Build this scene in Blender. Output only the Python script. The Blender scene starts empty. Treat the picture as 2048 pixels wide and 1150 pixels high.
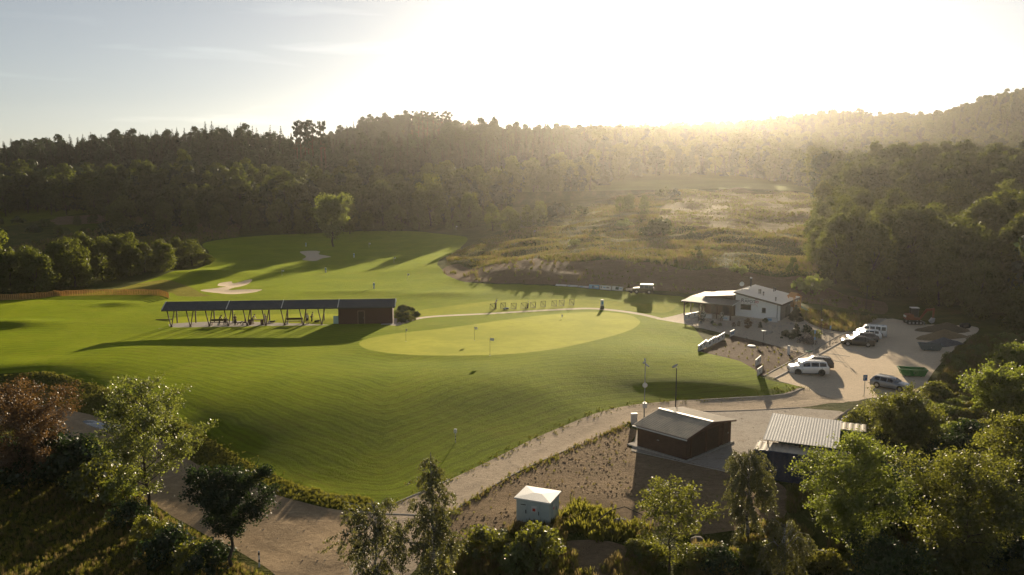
import bpy, bmesh, math, random
import numpy as np
from mathutils import Vector, Matrix, Euler
from mathutils.geometry import delaunay_2d_cdt
random.seed(7); RNG = np.random.default_rng(7)
S = bpy.context.scene; COL = S.collection
R = math.radians
# ------------------------------------------------------------------ camera
CAM_H, PITCH, FPX = 25.0, R(7.72), 1593.0
cam_d = bpy.data.cameras.new('camera'); cam = bpy.data.objects.new('camera', cam_d); COL.objects.link(cam)
cam.location = (0, 0, CAM_H); cam.rotation_euler = (R(90) - PITCH, 0, 0)
cam_d.sensor_width = 36; cam_d.lens = 36 * FPX / 2048; cam_d.clip_start = 0.5; cam_d.clip_end = 12000
S.camera = cam
# ------------------------------------------------------------------ sky, sun, exposure
SUN_AZ, SUN_EL = R(11.0), R(10.1)           # azimuth to the right of +Y
w = bpy.data.worlds.new('World'); S.world = w; w.use_nodes = True
nt = w.node_tree; nt.nodes.clear()
wo = nt.nodes.new('ShaderNodeOutputWorld'); bg = nt.nodes.new('ShaderNodeBackground')
sky = nt.nodes.new('ShaderNodeTexSky'); sky.sky_type = 'NISHITA'; sky.sun_disc = False
sky.sun_elevation = SUN_EL; sky.sun_rotation = SUN_AZ
sky.altitude = 1200; sky.air_density = 0.9; sky.dust_density = 1.4; sky.ozone_density = 1.5
bg.inputs['Strength'].default_value = 0.05
# thin cirrus: white streaks from stretched noise on the view direction
tc = nt.nodes.new('ShaderNodeTexCoord')
mp = nt.nodes.new('ShaderNodeMapping'); mp.inputs['Scale'].default_value = (2.2, 2.2, 22.0); mp.inputs['Rotation'].default_value = (0, R(-9), 0)
mp.inputs['Location'].default_value = (0.55, 0.0, 0.3)
nz = nt.nodes.new('ShaderNodeTexNoise'); nz.inputs['Scale'].default_value = 1.6; nz.inputs['Detail'].default_value = 7; nz.inputs['Distortion'].default_value = 0.5
rp = nt.nodes.new('ShaderNodeValToRGB'); rp.color_ramp.elements[0].position = 0.56; rp.color_ramp.elements[1].position = 0.80
rp.color_ramp.elements[1].color = (0.5, 0.5, 0.5, 1)
mx = nt.nodes.new('ShaderNodeMix'); mx.data_type = 'RGBA'; mx.blend_type = 'MIX'
mul = nt.nodes.new('ShaderNodeMix'); mul.data_type = 'RGBA'; mul.blend_type = 'MULTIPLY'; mul.inputs['Factor'].default_value = 1.0
L = nt.links.new
L(tc.outputs['Generated'], mp.inputs['Vector']); L(mp.outputs[0], nz.inputs['Vector']); L(nz.outputs['Fac'], rp.inputs['Fac'])
L(sky.outputs[0], mul.inputs[6]); mul.inputs[7].default_value = (1.75, 1.6, 1.45, 1)
L(rp.outputs[0], mx.inputs['Factor']); L(sky.outputs[0], mx.inputs[6]); L(mul.outputs[2], mx.inputs[7])
hs = nt.nodes.new('ShaderNodeHueSaturation'); hs.inputs['Saturation'].default_value = 0.5   # a thin high veil greys the blue
wm = nt.nodes.new('ShaderNodeMix'); wm.data_type = 'RGBA'; wm.blend_type = 'MULTIPLY'; wm.inputs['Factor'].default_value = 1.0; wm.inputs[7].default_value = (1.01, 1.0, 0.98, 1)
L(mx.outputs[2], hs.inputs['Color']); L(hs.outputs[0], wm.inputs[6]); L(wm.outputs[2], bg.inputs['Color']); L(bg.outputs[0], wo.inputs['Surface'])
SUN_DIR = Vector((math.sin(SUN_AZ) * math.cos(SUN_EL), math.cos(SUN_AZ) * math.cos(SUN_EL), math.sin(SUN_EL)))
sun_d = bpy.data.lights.new('sun', 'SUN'); sun_d.energy = 5.0; sun_d.angle = R(0.55); sun_d.color = (1.0, 0.82, 0.58)
sun = bpy.data.objects.new('sun', sun_d); COL.objects.link(sun)
sun.rotation_euler = (-SUN_DIR).to_track_quat('-Z', 'Y').to_euler(); sun.location = SUN_DIR * 300
vs = S.view_settings; vs.view_transform = 'Standard'; vs.look = 'None'; vs.gamma = 1; vs.use_curve_mapping = False
vs.exposure = 0.95
cy = S.cycles
cy.use_denoising = True; cy.denoiser = 'OPENIMAGEDENOISE'; cy.use_adaptive_sampling = True; cy.adaptive_threshold = 0.015
cy.max_bounces = 6; cy.diffuse_bounces = 3; cy.glossy_bounces = 2; cy.transmission_bounces = 4; cy.transparent_max_bounces = 6
cy.volume_bounces = 1; cy.caustics_reflective = False; cy.caustics_refractive = False; cy.sample_clamp_indirect = 6
HAZE_DENSITY, HAZE_G = 0.000072, 0.78

# ------------------------------------------------------------------ helpers
def ray(px, py):
    dx, dy = (px - 1024) / FPX, (575 - py) / FPX
    return Vector((dx, math.cos(PITCH) + dy * math.sin(PITCH), -math.sin(PITCH) + dy * math.cos(PITCH)))
def at_z(px, py, z):
    r = ray(px, py); t = (z - CAM_H) / r.z
    return Vector((r.x * t, r.y * t, z))
def at_y(px, py, y):
    r = ray(px, py); t = y / r.y
    return Vector((r.x * t, y, CAM_H + r.z * t))
def tag(o, label=None, cat=None, group=None, kind=None):
    if label: o['label'] = label
    if cat: o['category'] = cat
    if group: o['group'] = group
    if kind: o['kind'] = kind
    return o
def empty(name, loc, rz=0, label=None, cat=None, group=None):
    o = bpy.data.objects.new(name, None); COL.objects.link(o); o.location = loc; o.rotation_euler = (0, 0, rz)
    o.empty_display_size = 0.3
    return tag(o, label, cat, group)
def link_mesh(name, me, mat=None, parent=None, loc=None):
    o = bpy.data.objects.new(name, me); COL.objects.link(o)
    if mat is not None and not me.materials:
        for m in (mat if isinstance(mat, (list, tuple)) else [mat]): me.materials.append(m)
    if parent is not None: o.parent = parent
    if loc is not None: o.location = loc
    return o
def copy_tree(o, parent=None):
    c = o.copy(); COL.objects.link(c)
    if parent is not None: c.parent = parent
    for ch in list(o.children): copy_tree(ch, c)
    return c
def np_mesh(name, V, F, smooth=False):
    """V (n,3) array, F (m,k) array of equal-sided faces"""
    V = np.asarray(V, np.float32); F = np.asarray(F, np.int32)
    me = bpy.data.meshes.new(name); m, k = F.shape
    me.vertices.add(len(V)); me.vertices.foreach_set('co', V.ravel())
    me.loops.add(m * k); me.loops.foreach_set('vertex_index', F.ravel())
    me.polygons.add(m); me.polygons.foreach_set('loop_start', np.arange(m, dtype=np.int32) * k)
    try: me.polygons.foreach_set('loop_total', np.full(m, k, np.int32))
    except Exception: pass
    if smooth: me.polygons.foreach_set('use_smooth', np.ones(m, bool))
    me.update(calc_edges=True); me.validate()
    return me
class MB:
    """collects boxes, bars, tubes, lathes and prisms and links them as ONE mesh object"""
    def __init__(s): s.v = []; s.f = []; s.mi = []; s.cur = 0
    def add(s, vs, fs):
        b = len(s.v); s.v += [tuple(v) for v in vs]; s.f += [[i + b for i in f] for f in fs]; s.mi += [s.cur] * len(fs); return s
    def box(s, c, d, rz=0, M=None):
        x, y, z = d[0] / 2, d[1] / 2, d[2] / 2
        vs = [Vector((sx * x, sy * y, sz * z)) for sz in (-1, 1) for sx, sy in ((-1, -1), (1, -1), (1, 1), (-1, 1))]
        if rz: vs = [Matrix.Rotation(rz, 3, 'Z') @ v for v in vs]
        vs = [v + Vector(c) for v in vs]
        if M is not None: vs = [M @ v for v in vs]
        return s.add(vs, [(3, 2, 1, 0), (4, 5, 6, 7), (0, 1, 5, 4), (1, 2, 6, 5), (2, 3, 7, 6), (3, 0, 4, 7)])
    def bar(s, a, b, w=0.1, h=None, up=(0, 0, 1)):
        a, b = Vector(a), Vector(b); h = h or w; d = (b - a).normalized(); u = Vector(up)
        if abs(d.dot(u)) > 0.98: u = Vector((0, 1, 0))
        r = d.cross(u).normalized(); u = r.cross(d)
        q = [(-1, -1), (1, -1), (1, 1), (-1, 1)]
        vs = [p + r * (i * w / 2) + u * (j * h / 2) for p in (a, b) for i, j in q]
        return s.add(vs, [(3, 2, 1, 0), (4, 5, 6, 7), (0, 1, 5, 4), (1, 2, 6, 5), (2, 3, 7, 6), (3, 0, 4, 7)])
    def tube(s, pts, rad, n=8, cap=True):
        pts = [Vector(p) for p in pts]; rad = rad if isinstance(rad, (list, tuple)) else [rad] * len(pts); vs = []; fs = []
        for i, p in enumerate(pts):
            d = (pts[min(i + 1, len(pts) - 1)] - pts[max(i - 1, 0)]).normalized()
            u = Vector((0, 0, 1)) if abs(d.z) < 0.9 else Vector((0, 1, 0)); r = d.cross(u).normalized(); u = r.cross(d)
            vs += [p + (r * math.cos(2 * math.pi * k / n) + u * math.sin(2 * math.pi * k / n)) * rad[i] for k in range(n)]
        for i in range(len(pts) - 1):
            for k in range(n):
                a, b = i * n + k, i * n + (k + 1) % n; fs.append((a, b, b + n, a + n))
        if cap: fs += [tuple(range(n - 1, -1, -1)), tuple(range((len(pts) - 1) * n, len(pts) * n))]
        return s.add(vs, fs)
    def lathe(s, prof, c=(0, 0, 0), n=16, M=None):
        vs = []; fs = []
        for r, z in prof:
            for k in range(n):
                v = Vector((r * math.cos(2 * math.pi * k / n), r * math.sin(2 * math.pi * k / n), z))
                v = (M @ v if M is not None else v) + Vector(c); vs.append(v)
        for i in range(len(prof) - 1):
            for k in range(n):
                a, b = i * n + k, i * n + (k + 1) % n; fs.append((a, b, b + n, a + n))
        fs += [tuple(range(n - 1, -1, -1)), tuple(range((len(prof) - 1) * n, len(prof) * n))]
        return s.add(vs, fs)
    def prism(s, poly, lo, hi, axis='Z', M=None):
        """extrude a 2D polygon; axis Z: (x,y)->z ; Y: (x,z)->y ; X: (y,z)->x"""
        n = len(poly)
        def mk(p, t): return Vector((p[0], p[1], t)) if axis == 'Z' else Vector((p[0], t, p[1])) if axis == 'Y' else Vector((t, p[0], p[1]))
        vs = [mk(p, lo) for p in poly] + [mk(p, hi) for p in poly]
        if M is not None: vs = [M @ v for v in vs]
        fs = [tuple(range(n - 1, -1, -1)), tuple(range(n, 2 * n))] + [(i, (i + 1) % n, (i + 1) % n + n, i + n) for i in range(n)]
        return s.add(vs, fs)
    def ico(s, c, r, sub=1, squash=(1, 1, 1), jit=0, seed=0):
        bm = bmesh.new(); bmesh.ops.create_icosphere(bm, subdivisions=sub, radius=1); rr = random.Random(seed)
        vs = []
        for v in bm.verts:
            k = 1 + rr.uniform(-jit, jit); vs.append(Vector((v.co.x * squash[0], v.co.y * squash[1], v.co.z * squash[2])) * r * k + Vector(c))
        fs = [[v.index for v in f.verts] for f in bm.faces]; bm.free()
        return s.add(vs, fs)
    def build(s, name, mat, parent=None, smooth=False, loc=None, bevel=0, auto=None):
        me = bpy.data.meshes.new(name); me.from_pydata(s.v, [], s.f)
        bm = bmesh.new(); bm.from_mesh(me); bmesh.ops.recalc_face_normals(bm, faces=bm.faces)
        for f, m in zip(bm.faces, s.mi): f.material_index = m
        if bevel:
            bmesh.ops.bevel(bm, geom=[e for e in bm.edges if len(e.link_faces) == 2 and e.calc_face_angle(0) > 0.6], offset=bevel, segments=1, affect='EDGES', clamp_overlap=True)
        bm.to_mesh(me); bm.free()
        if smooth:
            me.polygons.foreach_set('use_smooth', np.ones(len(me.polygons), bool))
            if auto:
                try: me.set_sharp_from_angle(angle=R(auto))
                except Exception: pass
        return link_mesh(name, me, mat, parent, loc)

# ------------------------------------------------------------------ materials (procedural)
class N:
    """tiny node-graph builder"""
    def __init__(s, name):
        s.m = bpy.data.materials.new(name); s.m.use_nodes = True; s.t = s.m.node_tree; s.t.nodes.clear()
        s.out = s.t.nodes.new('ShaderNodeOutputMaterial'); s._pos = None
    def n(s, kind, **kw):
        nd = s.t.nodes.new(kind)
        for k, v in kw.items():
            if k in nd.inputs: s.set(nd.inputs[k], v)
            else: setattr(nd, k, v)
        return nd
    def set(s, inp, v):
        if isinstance(v, bpy.types.NodeSocket): s.t.links.new(v, inp)
        else:
            if isinstance(v, (tuple, list)) and len(v) == 3 and inp.type == 'RGBA': v = (*v, 1)
            inp.default_value = v
    def pos(s, scale=(1, 1, 1), obj=False):
        if obj: src = s.n('ShaderNodeTexCoord').outputs['Object']
        else: src = s.n('ShaderNodeNewGeometry').outputs['Position']
        return s.n('ShaderNodeMapping', Vector=src, Scale=scale).outputs[0]
    def noise(s, scale, detail=4, stretch=(1, 1, 1), obj=False, dist=0.0, rough=0.55):
        return s.n('ShaderNodeTexNoise', Vector=s.pos(stretch, obj), Scale=scale, Detail=detail, Distortion=dist, Roughness=rough).outputs['Fac']
    def ramp(s, fac, a, b, lo=(0, 0, 0), hi=(1, 1, 1)):
        r = s.n('ShaderNodeValToRGB', Fac=fac); e = r.color_ramp.elements
        e[0].position, e[1].position = a, b; e[0].color = (*lo, 1); e[1].color = (*hi, 1)
        return r.outputs[0]
    def mix(s, fac, a, b, blend='MIX'):
        m = s.n('ShaderNodeMix', data_type='RGBA', blend_type=blend)
        s.set(m.inputs[0], fac); s.set(m.inputs[6], a); s.set(m.inputs[7], b); return m.outputs[2]
    def math(s, op, a, b=0.0):
        m = s.n('ShaderNodeMath', operation=op); s.set(m.inputs[0], a); s.set(m.inputs[1], b); return m.outputs[0]
    def attr(s, name): return s.n('ShaderNodeAttribute', attribute_name=name)
    def bump(s, h, strength=0.5, dist=0.1, normal=None):
        b = s.n('ShaderNodeBump', Height=h, Strength=strength, Distance=dist)
        if normal is not None: s.set(b.inputs['Normal'], normal)
        return b.outputs[0]
    def bsdf(s, color, rough=0.8, normal=None, metal=0.0, spec=0.3, **kw):
        b = s.n('ShaderNodeBsdfPrincipled'); s.set(b.inputs['Base Color'], color); s.set(b.inputs['Roughness'], rough); s.set(b.inputs['Metallic'], metal)
        s.set(b.inputs['Specular IOR Level'], spec)
        if normal is not None: s.set(b.inputs['Normal'], normal)
        for k, v in kw.items(): s.set(b.inputs[k.replace('_', ' ')], v)
        return b.outputs[0]
    def blades(s, up=0.35, flat=(1, 1, 0.3), vec=None):
        """random normals of upright blades or loose grains, finer than a pixel"""
        geo = s.n('ShaderNodeNewGeometry')
        v = s.n('ShaderNodeVectorMath', operation='SCALE'); s.set(v.inputs[0], geo.outputs['Position']); v.inputs['Scale'].default_value = 37.0
        wn = s.n('ShaderNodeTexWhiteNoise', noise_dimensions='3D', Vector=v.outputs[0])
        a = s.n('ShaderNodeVectorMath', operation='MULTIPLY_ADD'); s.set(a.inputs[0], wn.outputs['Color']); a.inputs[1].default_value = tuple(2 * q for q in flat); a.inputs[2].default_value = tuple(-q for q in flat)
        b = s.n('ShaderNodeVectorMath', operation='SCALE'); s.set(b.inputs[0], geo.outputs['Normal'] if vec is None else vec); b.inputs['Scale'].default_value = up
        c = s.n('ShaderNodeVectorMath', operation='ADD'); s.set(c.inputs[0], a.outputs[0]); s.set(c.inputs[1], b.outputs[0])
        d = s.n('ShaderNodeVectorMath', operation='NORMALIZE'); s.set(d.inputs[0], c.outputs[0]); return d.outputs[0]
    def mixsh(s, f, a, b):
        m = s.n('ShaderNodeMixShader'); s.set(m.inputs[0], f); s.set(m.inputs[1], a); s.set(m.inputs[2], b); return m.outputs[0]
    def done(s, shader): s.t.links.new(shader, s.out.inputs['Surface']); return s.m
def plain(name, col, rough=0.6, metal=0.0, var=0.12, scale=6.0, spec=0.4, bump=0.0, grime=0.0, **kw):
    g = N(name); n1 = g.noise(scale, 4, obj=True)
    c = g.mix(g.ramp(n1, 0.3, 0.7), tuple(x * (1 - var) for x in col), tuple(min(1, x * (1 + var)) for x in col))
    if grime: c = g.mix(g.ramp(g.noise(scale * 0.5, 6, obj=True, rough=0.7), 0.5, 0.75, (0, 0, 0), (grime,) * 3), c, (0.12, 0.10, 0.075))
    r = g.math('ADD', g.math('MULTIPLY', n1, 0.15), rough - 0.07)
    nm = g.bump(g.noise(scale * 8, 3, obj=True), bump, 0.02) if bump else None
    return g.done(g.bsdf(c, r, nm, metal, spec, **kw))
# ------------------------------------------------------------------ terrain heights
CTRL_Z = [  # (pixel x, pixel y, height): where the ground seen at that pixel stands
 (1620,760,0),(1700,720,0),(1800,680,0),(1880,660,.1),(1750,790,0),(1850,770,.2),(1450,812,0),(1300,820,0),(1150,870,0),(1000,930,0),(850,1000,-.1),(760,1035,-.3),
 (1450,930,0),(1550,900,0),(1280,910,0),(1370,935,0),(1180,980,0),(1078,1055,-.1),(1300,1050,-.2),(1100,1140,-1),(1350,1140,-1),(1700,1100,-.7),(1700,1000,0),(2040,1100,-1),(2040,900,0),(1900,850,.2),(1980,760,.6),(2040,680,1.5),
 (620,1110,-.45),(500,1010,-.55),(400,950,-.65),(280,890,-.8),(180,845,-.9),(60,810,-1.0),(0,795,-1.0),(100,1100,-2),(250,1000,-1.6),(400,1140,-1.6),(40,950,-1.8),(700,1140,-.4),
 (110,748,.9),(250,790,.9),(330,830,.7),(420,880,.5),(560,955,.1),(680,988,-.2),(40,725,.9),
 (200,735,1.25),(320,725,1.4),(450,700,1.2),(450,745,1.8),(600,690,1.35),(600,754,2.7),(720,748,2.95),(900,754,2.95),(1100,762,2.6),(1150,790,.85),(1250,733,1.95),(1400,722,1.9),(1320,762,1.25),(1420,758,1.2),(1500,745,1.35),(1570,768,.6),(1605,776,.05),
 (500,830,1.4),(450,780,1.8),(620,900,.7),(700,930,.35),(700,850,1.5),(800,960,.05),(950,890,.35),(1100,835,.5),(1200,800,.6),(1290,785,.55),(1400,784,.4),(1500,784,.2),
 (740,690,1.8),(1000,690,2.05),(1250,640,1.4),(1000,640,1.6),(850,720,2.5),(1100,720,2.5),(1300,700,2.2),
 (340,658,1.2),(560,654,1.2),(790,648,1.2),(900,630,1.2),(1200,618,1.0),(1330,637,.8),(1060,612,1.2),(220,690,1.15),(60,680,1.3),
 (1400,645,.6),(1520,650,.6),(1600,640,.6),(1550,685,.4),(1480,700,.8),(1640,665,.4),(1700,645,.4),(1420,695,1.0),
 (500,610,1.5),(700,590,1.5),(900,585,1.9),(1283,587,2.3),(1100,576,2.1),(160,605,1.6),(20,620,1.5),(100,650,1.2),(460,580,1.9),(300,560,1.6),(100,575,1.2),
 (1000,566,2.3),(1000,533,5.0),(1250,568,2.6),(1250,530,5.6),(1450,572,2.6),(1450,537,5.6),(905,548,2.4),(935,520,4.2),(1560,575,2.6),
 (1200,500,7),(1400,482,8.5),(1550,505,7),(1050,500,5.8),(960,500,4.2),(1640,620,1.5),(1760,620,1.2),(1900,625,1.0),
 (600,545,2.0),(800,530,2.2),(850,500,2.8),(620,512,2.5),(670,500,3),(640,470,4),(800,470,4.5),(450,500,2.6),(430,540,2.2),(950,480,5.2),
]
CTRL_Y = [  # (pixel x, pixel y, distance Y): ground of the far slopes
 (1400,450,212),(1330,430,235),(1550,440,235),(1500,400,300),(1350,385,320),(1300,358,415),(1450,362,400),(1600,372,345),(1640,430,240),
 (300,452,272),(100,432,295),(500,455,268),(0,435,300),(1000,440,275),(1150,410,300),(1200,372,388),(870,430,317),(960,405,351),(1010,398,364),(1090,392,366),(1150,386,368),(790,440,300),
]
CTRL_W = [  # world points
 (-340,330,15),(-240,335,16),(-150,340,18),(-60,350,15),(-60,400,26),(0,400,20),(60,420,25),(0,440,33),(-420,390,15),(-300,390,15),(-200,390,16),(-100,395,18),(-420,450,30),(-337,450,32),(-271,450,37),(-199,450,45),(-126,450,34),(-80,450,32),(-30,500,50),(20,500,50),
 (67,520,48),(121,600,52),(-208,760,60),(-260,760,45),(-160,760,80),(-120,760,86),(-60,760,72),(0,800,62),(220,800,68),(280,806,70),(359,850,82),(445,900,94),(514,850,79),(484,720,88),(536,720,102),(620,720,112),(400,640,46),(400,720,56),(430,740,58),(-200,560,40),(-126,560,33),(-60,570,40),(-250,600,34),(-160,660,48),(-100,660,52),(-215,690,42),
 (115,156,2),(150,160,3),(190,150,3),(115,205,8),(150,210,11),(200,200,12),(250,210,16),(130,265,16),(180,265,20),(250,275,22),(150,330,17),(220,330,16),(320,400,20),(300,340,18),(420,420,26),(400,500,34),(270,500,27),(180,450,25),
 (-160,150,1.2),(-250,200,3),(-300,260,8),(-400,300,14),(-180,80,-.5),(-250,60,-1),(150,90,1.5),(220,100,3),(300,150,9),
 (-600,0,-2),(0,-80,-3),(600,0,4),(0,20,-1.6),(-60,20,-2),(60,20,-1.6),(900,600,90),(1300,800,110),(1300,300,60),(-900,500,30),(-900,900,40),(-500,900,40),(-900,100,4),
 (0,1500,70),(700,1500,100),(-700,1500,50),(1300,1500,110),
]
YS = 1.167
_pts = [at_z(*c) for c in CTRL_Z] + [at_y(a, b, c * YS) for a, b, c in CTRL_Y] + [Vector((a, b * YS if b > 0 else b, c)) for a, b, c in CTRL_W]
_P = np.array([(p.x, p.y) for p in _pts]); _Z = np.array([p.z for p in _pts])
def _phi(a, b): return np.sqrt(((a[:, None, :] - b[None, :, :]) ** 2).sum(-1) + 4.0)
_n = len(_P); _A = np.zeros((_n + 3, _n + 3)); _A[:_n, :_n] = _phi(_P, _P) - np.eye(_n) * 1.5
_A[:_n, _n] = _A[_n, :_n] = 1; _A[:_n, _n + 1:] = _P; _A[_n + 1:, :_n] = _P.T
_W = np.linalg.solve(_A, np.concatenate([_Z, np.zeros(3)]))
def rbf(X, Y):
    Q = np.stack([np.ravel(X), np.ravel(Y)], 1); out = np.empty(len(Q))
    for i in range(0, len(Q), 20000):
        q = Q[i:i + 20000]; out[i:i + 20000] = _phi(q, _P) @ _W[:_n] + _W[_n] + q @ _W[_n + 1:]
    return out.reshape(np.shape(X))
def blur(a, s):
    k = np.exp(-0.5 * (np.arange(-3 * int(math.ceil(s)), 3 * int(math.ceil(s)) + 1) / s) ** 2); k /= k.sum(); r = len(k) // 2
    for ax in (0, 1):
        p = np.pad(a, [(r, r) if i == ax else (0, 0) for i in (0, 1)], mode='edge')
        a = sum(kk * np.take(p, range(i, i + a.shape[ax]), axis=ax) for i, kk in enumerate(k))
    return a
def smooth_noise(shape, s, seed):
    a = blur(np.random.default_rng(seed).normal(size=shape), s); return a / a.std()
NX0, NX1, NY0, NY1 = -170, 190, 8, 390          # near grid, 1 m
gx, gy = np.meshgrid(np.arange(NX0, NX1 + 1.0), np.arange(NY0, NY1 + 1.0))
NEAR = blur(rbf(gx, gy), 1.6)
FX0, FX1, FY0, FY1, FS = -1150, 1350, -100, 1290, 10.0
fx, fy = np.meshgrid(np.arange(FX0, FX1 + 1, FS), np.arange(FY0, FY1 + 1, FS))
FAR = rbf(fx, fy) + smooth_noise(fx.shape, 5, 3) * np.clip((fy - 410) / 230, 0, 1) * 3.0
def height(x, y):
    if NX0 <= x <= NX1 and NY0 <= y <= NY1: g, u, v = NEAR, x - NX0, y - NY0
    else: g, u, v = FAR, (x - FX0) / FS, (y - FY0) / FS
    i = min(max(int(u), 0), g.shape[1] - 2); j = min(max(int(v), 0), g.shape[0] - 2); a, b = u - i, v - j
    return float((g[j, i] * (1 - a) + g[j, i + 1] * a) * (1 - b) + (g[j + 1, i] * (1 - a) + g[j + 1, i + 1] * a) * b)
def height_np(x, y):
    x, y = np.asarray(x, float), np.asarray(y, float)
    def bil(g, u, v):
        i = np.clip(u.astype(int), 0, g.shape[1] - 2); j = np.clip(v.astype(int), 0, g.shape[0] - 2); a, b = u - i, v - j
        return (g[j, i] * (1 - a) + g[j, i + 1] * a) * (1 - b) + (g[j + 1, i] * (1 - a) + g[j + 1, i + 1] * a) * b
    near = (x >= NX0) & (x <= NX1) & (y >= NY0) & (y <= NY1)
    return np.where(near, bil(NEAR, np.clip(x - NX0, 0, NX1 - NX0), np.clip(y - NY0, 0, NY1 - NY0)), bil(FAR, (x - FX0) / FS, (y - FY0) / FS))
def ground(x, y): return Vector((x, y, height(x, y)))
def hit(px, py):
    """where the line of sight through a pixel meets the ground"""
    r = ray(px, py); t0, t = 15.0, 15.0
    while t < 1600:
        if CAM_H + r.z * t < height(r.x * t, r.y * t): break
        t0 = t; t *= 1.015
    for _ in range(18):
        m = (t0 + t) / 2
        if CAM_H + r.z * m < height(r.x * m, r.y * m): t = m
        else: t0 = m
    return Vector((r.x * t, r.y * t, height(r.x * t, r.y * t)))
def spline(pts, closed=True, step=1.0):
    """Catmull-Rom through 2D points, resampled"""
    P = [np.array(p[:2], float) for p in pts]; n = len(P); out = []
    for i in range(n if closed else n - 1):
        p0 = P[(i - 1) % n] if closed or i > 0 else P[i]; p1 = P[i]; p2 = P[(i + 1) % n]; p3 = P[(i + 2) % n] if closed or i + 2 < n else P[i + 1]
        k = max(1, int(np.linalg.norm(p2 - p1) / step))
        for j in range(k):
            t = j / k; out.append(0.5 * (2 * p1 + (p2 - p0) * t + (2 * p0 - 5 * p1 + 4 * p2 - p3) * t * t + (3 * p1 - p0 - 3 * p2 + p3) * t ** 3))
    if not closed: out.append(P[-1])
    return np.array(out)
def straight(pts, step=1.2, closed=True):
    P = [np.array(p[:2], float) for p in pts]; out = []; n = len(P)
    for i in range(n if closed else n - 1):
        a, b = P[i], P[(i + 1) % n]; k = max(1, int(np.linalg.norm(b - a) / step)); out += [a + (b - a) * j / k for j in range(k)]
    if not closed: out.append(P[-1])
    return np.array(out)
def inside(poly, X, Y):
    X, Y = np.asarray(X, float), np.asarray(Y, float); r = np.zeros(X.shape, bool); n = len(poly)
    for i in range(n):
        x1, y1 = poly[i]; x2, y2 = poly[(i + 1) % n]
        c = ((y1 > Y) != (y2 > Y)); d = (y2 - y1) if y2 != y1 else 1e-9
        r ^= c & (X < (x2 - x1) * (Y - y1) / d + x1)
    return r
def dist_poly(poly, X, Y, closed=True):
    X, Y = np.asarray(X, float), np.asarray(Y, float); d = np.full(X.shape, 1e9); n = len(poly)
    for i in range(n if closed else n - 1):
        a = poly[i]; b = poly[(i + 1) % n]; ab = b - a; l = (ab ** 2).sum() + 1e-9
        t = np.clip(((X - a[0]) * ab[0] + (Y - a[1]) * ab[1]) / l, 0, 1)
        d = np.minimum(d, np.hypot(X - a[0] - t * ab[0], Y - a[1] - t * ab[1]))
    return d
def px_poly(pts, sm=True, step=1.0): 
    w_ = [hit(*p) for p in pts]; return spline(w_, True, step) if sm else straight(w_, step)
# outlines, as seen in the photograph, laid down on the ground
PX = dict(
 putting_green=[(718,686),(745,675),(800,666),(900,655),(1000,641),(1100,629),(1180,624),(1250,628),(1279,641),(1268,656),(1220,673),(1150,690),(1080,702),(1000,709),(900,711),(800,708),(738,699)],
 sand_bunker=[(401,581),(432,576),(452,572),(436,571),(440,565),(462,562),(468,565),(500,558),(503,561),(488,570),(468,575),(458,579),(490,578),(524,579),(505,585),(470,588),(440,586)],
 far_bunker=[(600,504),(625,502),(640,504),(638,509),(662,513),(645,516),(630,521),(605,519),(612,513)],
 tee_lawn=[(815,637),(835,622),(900,612),(1000,601),(1120,598),(1200,601),(1290,607),(1350,610),(1330,625),(1260,621),(1190,616),(1080,619),(960,626),(880,630)],
 hitting_tee=[(358,650),(345,640),(370,633),(500,630),(670,628),(672,645),(600,648)],
 far_dirt_bank=[(105,436),(200,428),(310,424),(400,426),(470,432),(475,458),(400,464),(300,466),(200,462),(120,452)],
 brown_patch=[(205,585),(260,570),(330,560),(370,570),(400,585),(420,592),(360,592),(338,585),(280,583)],
 path_strip=None,
 dirt_bank=[(886,538),(915,527),(960,533),(1060,520),(1150,527),(1230,522),(1270,524),(1350,533),(1420,541),(1500,545),(1560,556),(1620,562),(1700,590),(1770,600),(1760,622),(1650,612),(1600,604),(1560,592),(1480,590),(1390,590),(1310,583),(1270,580),(1150,573),(1060,568),(980,566),(920,560),(886,550)],
)
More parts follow.
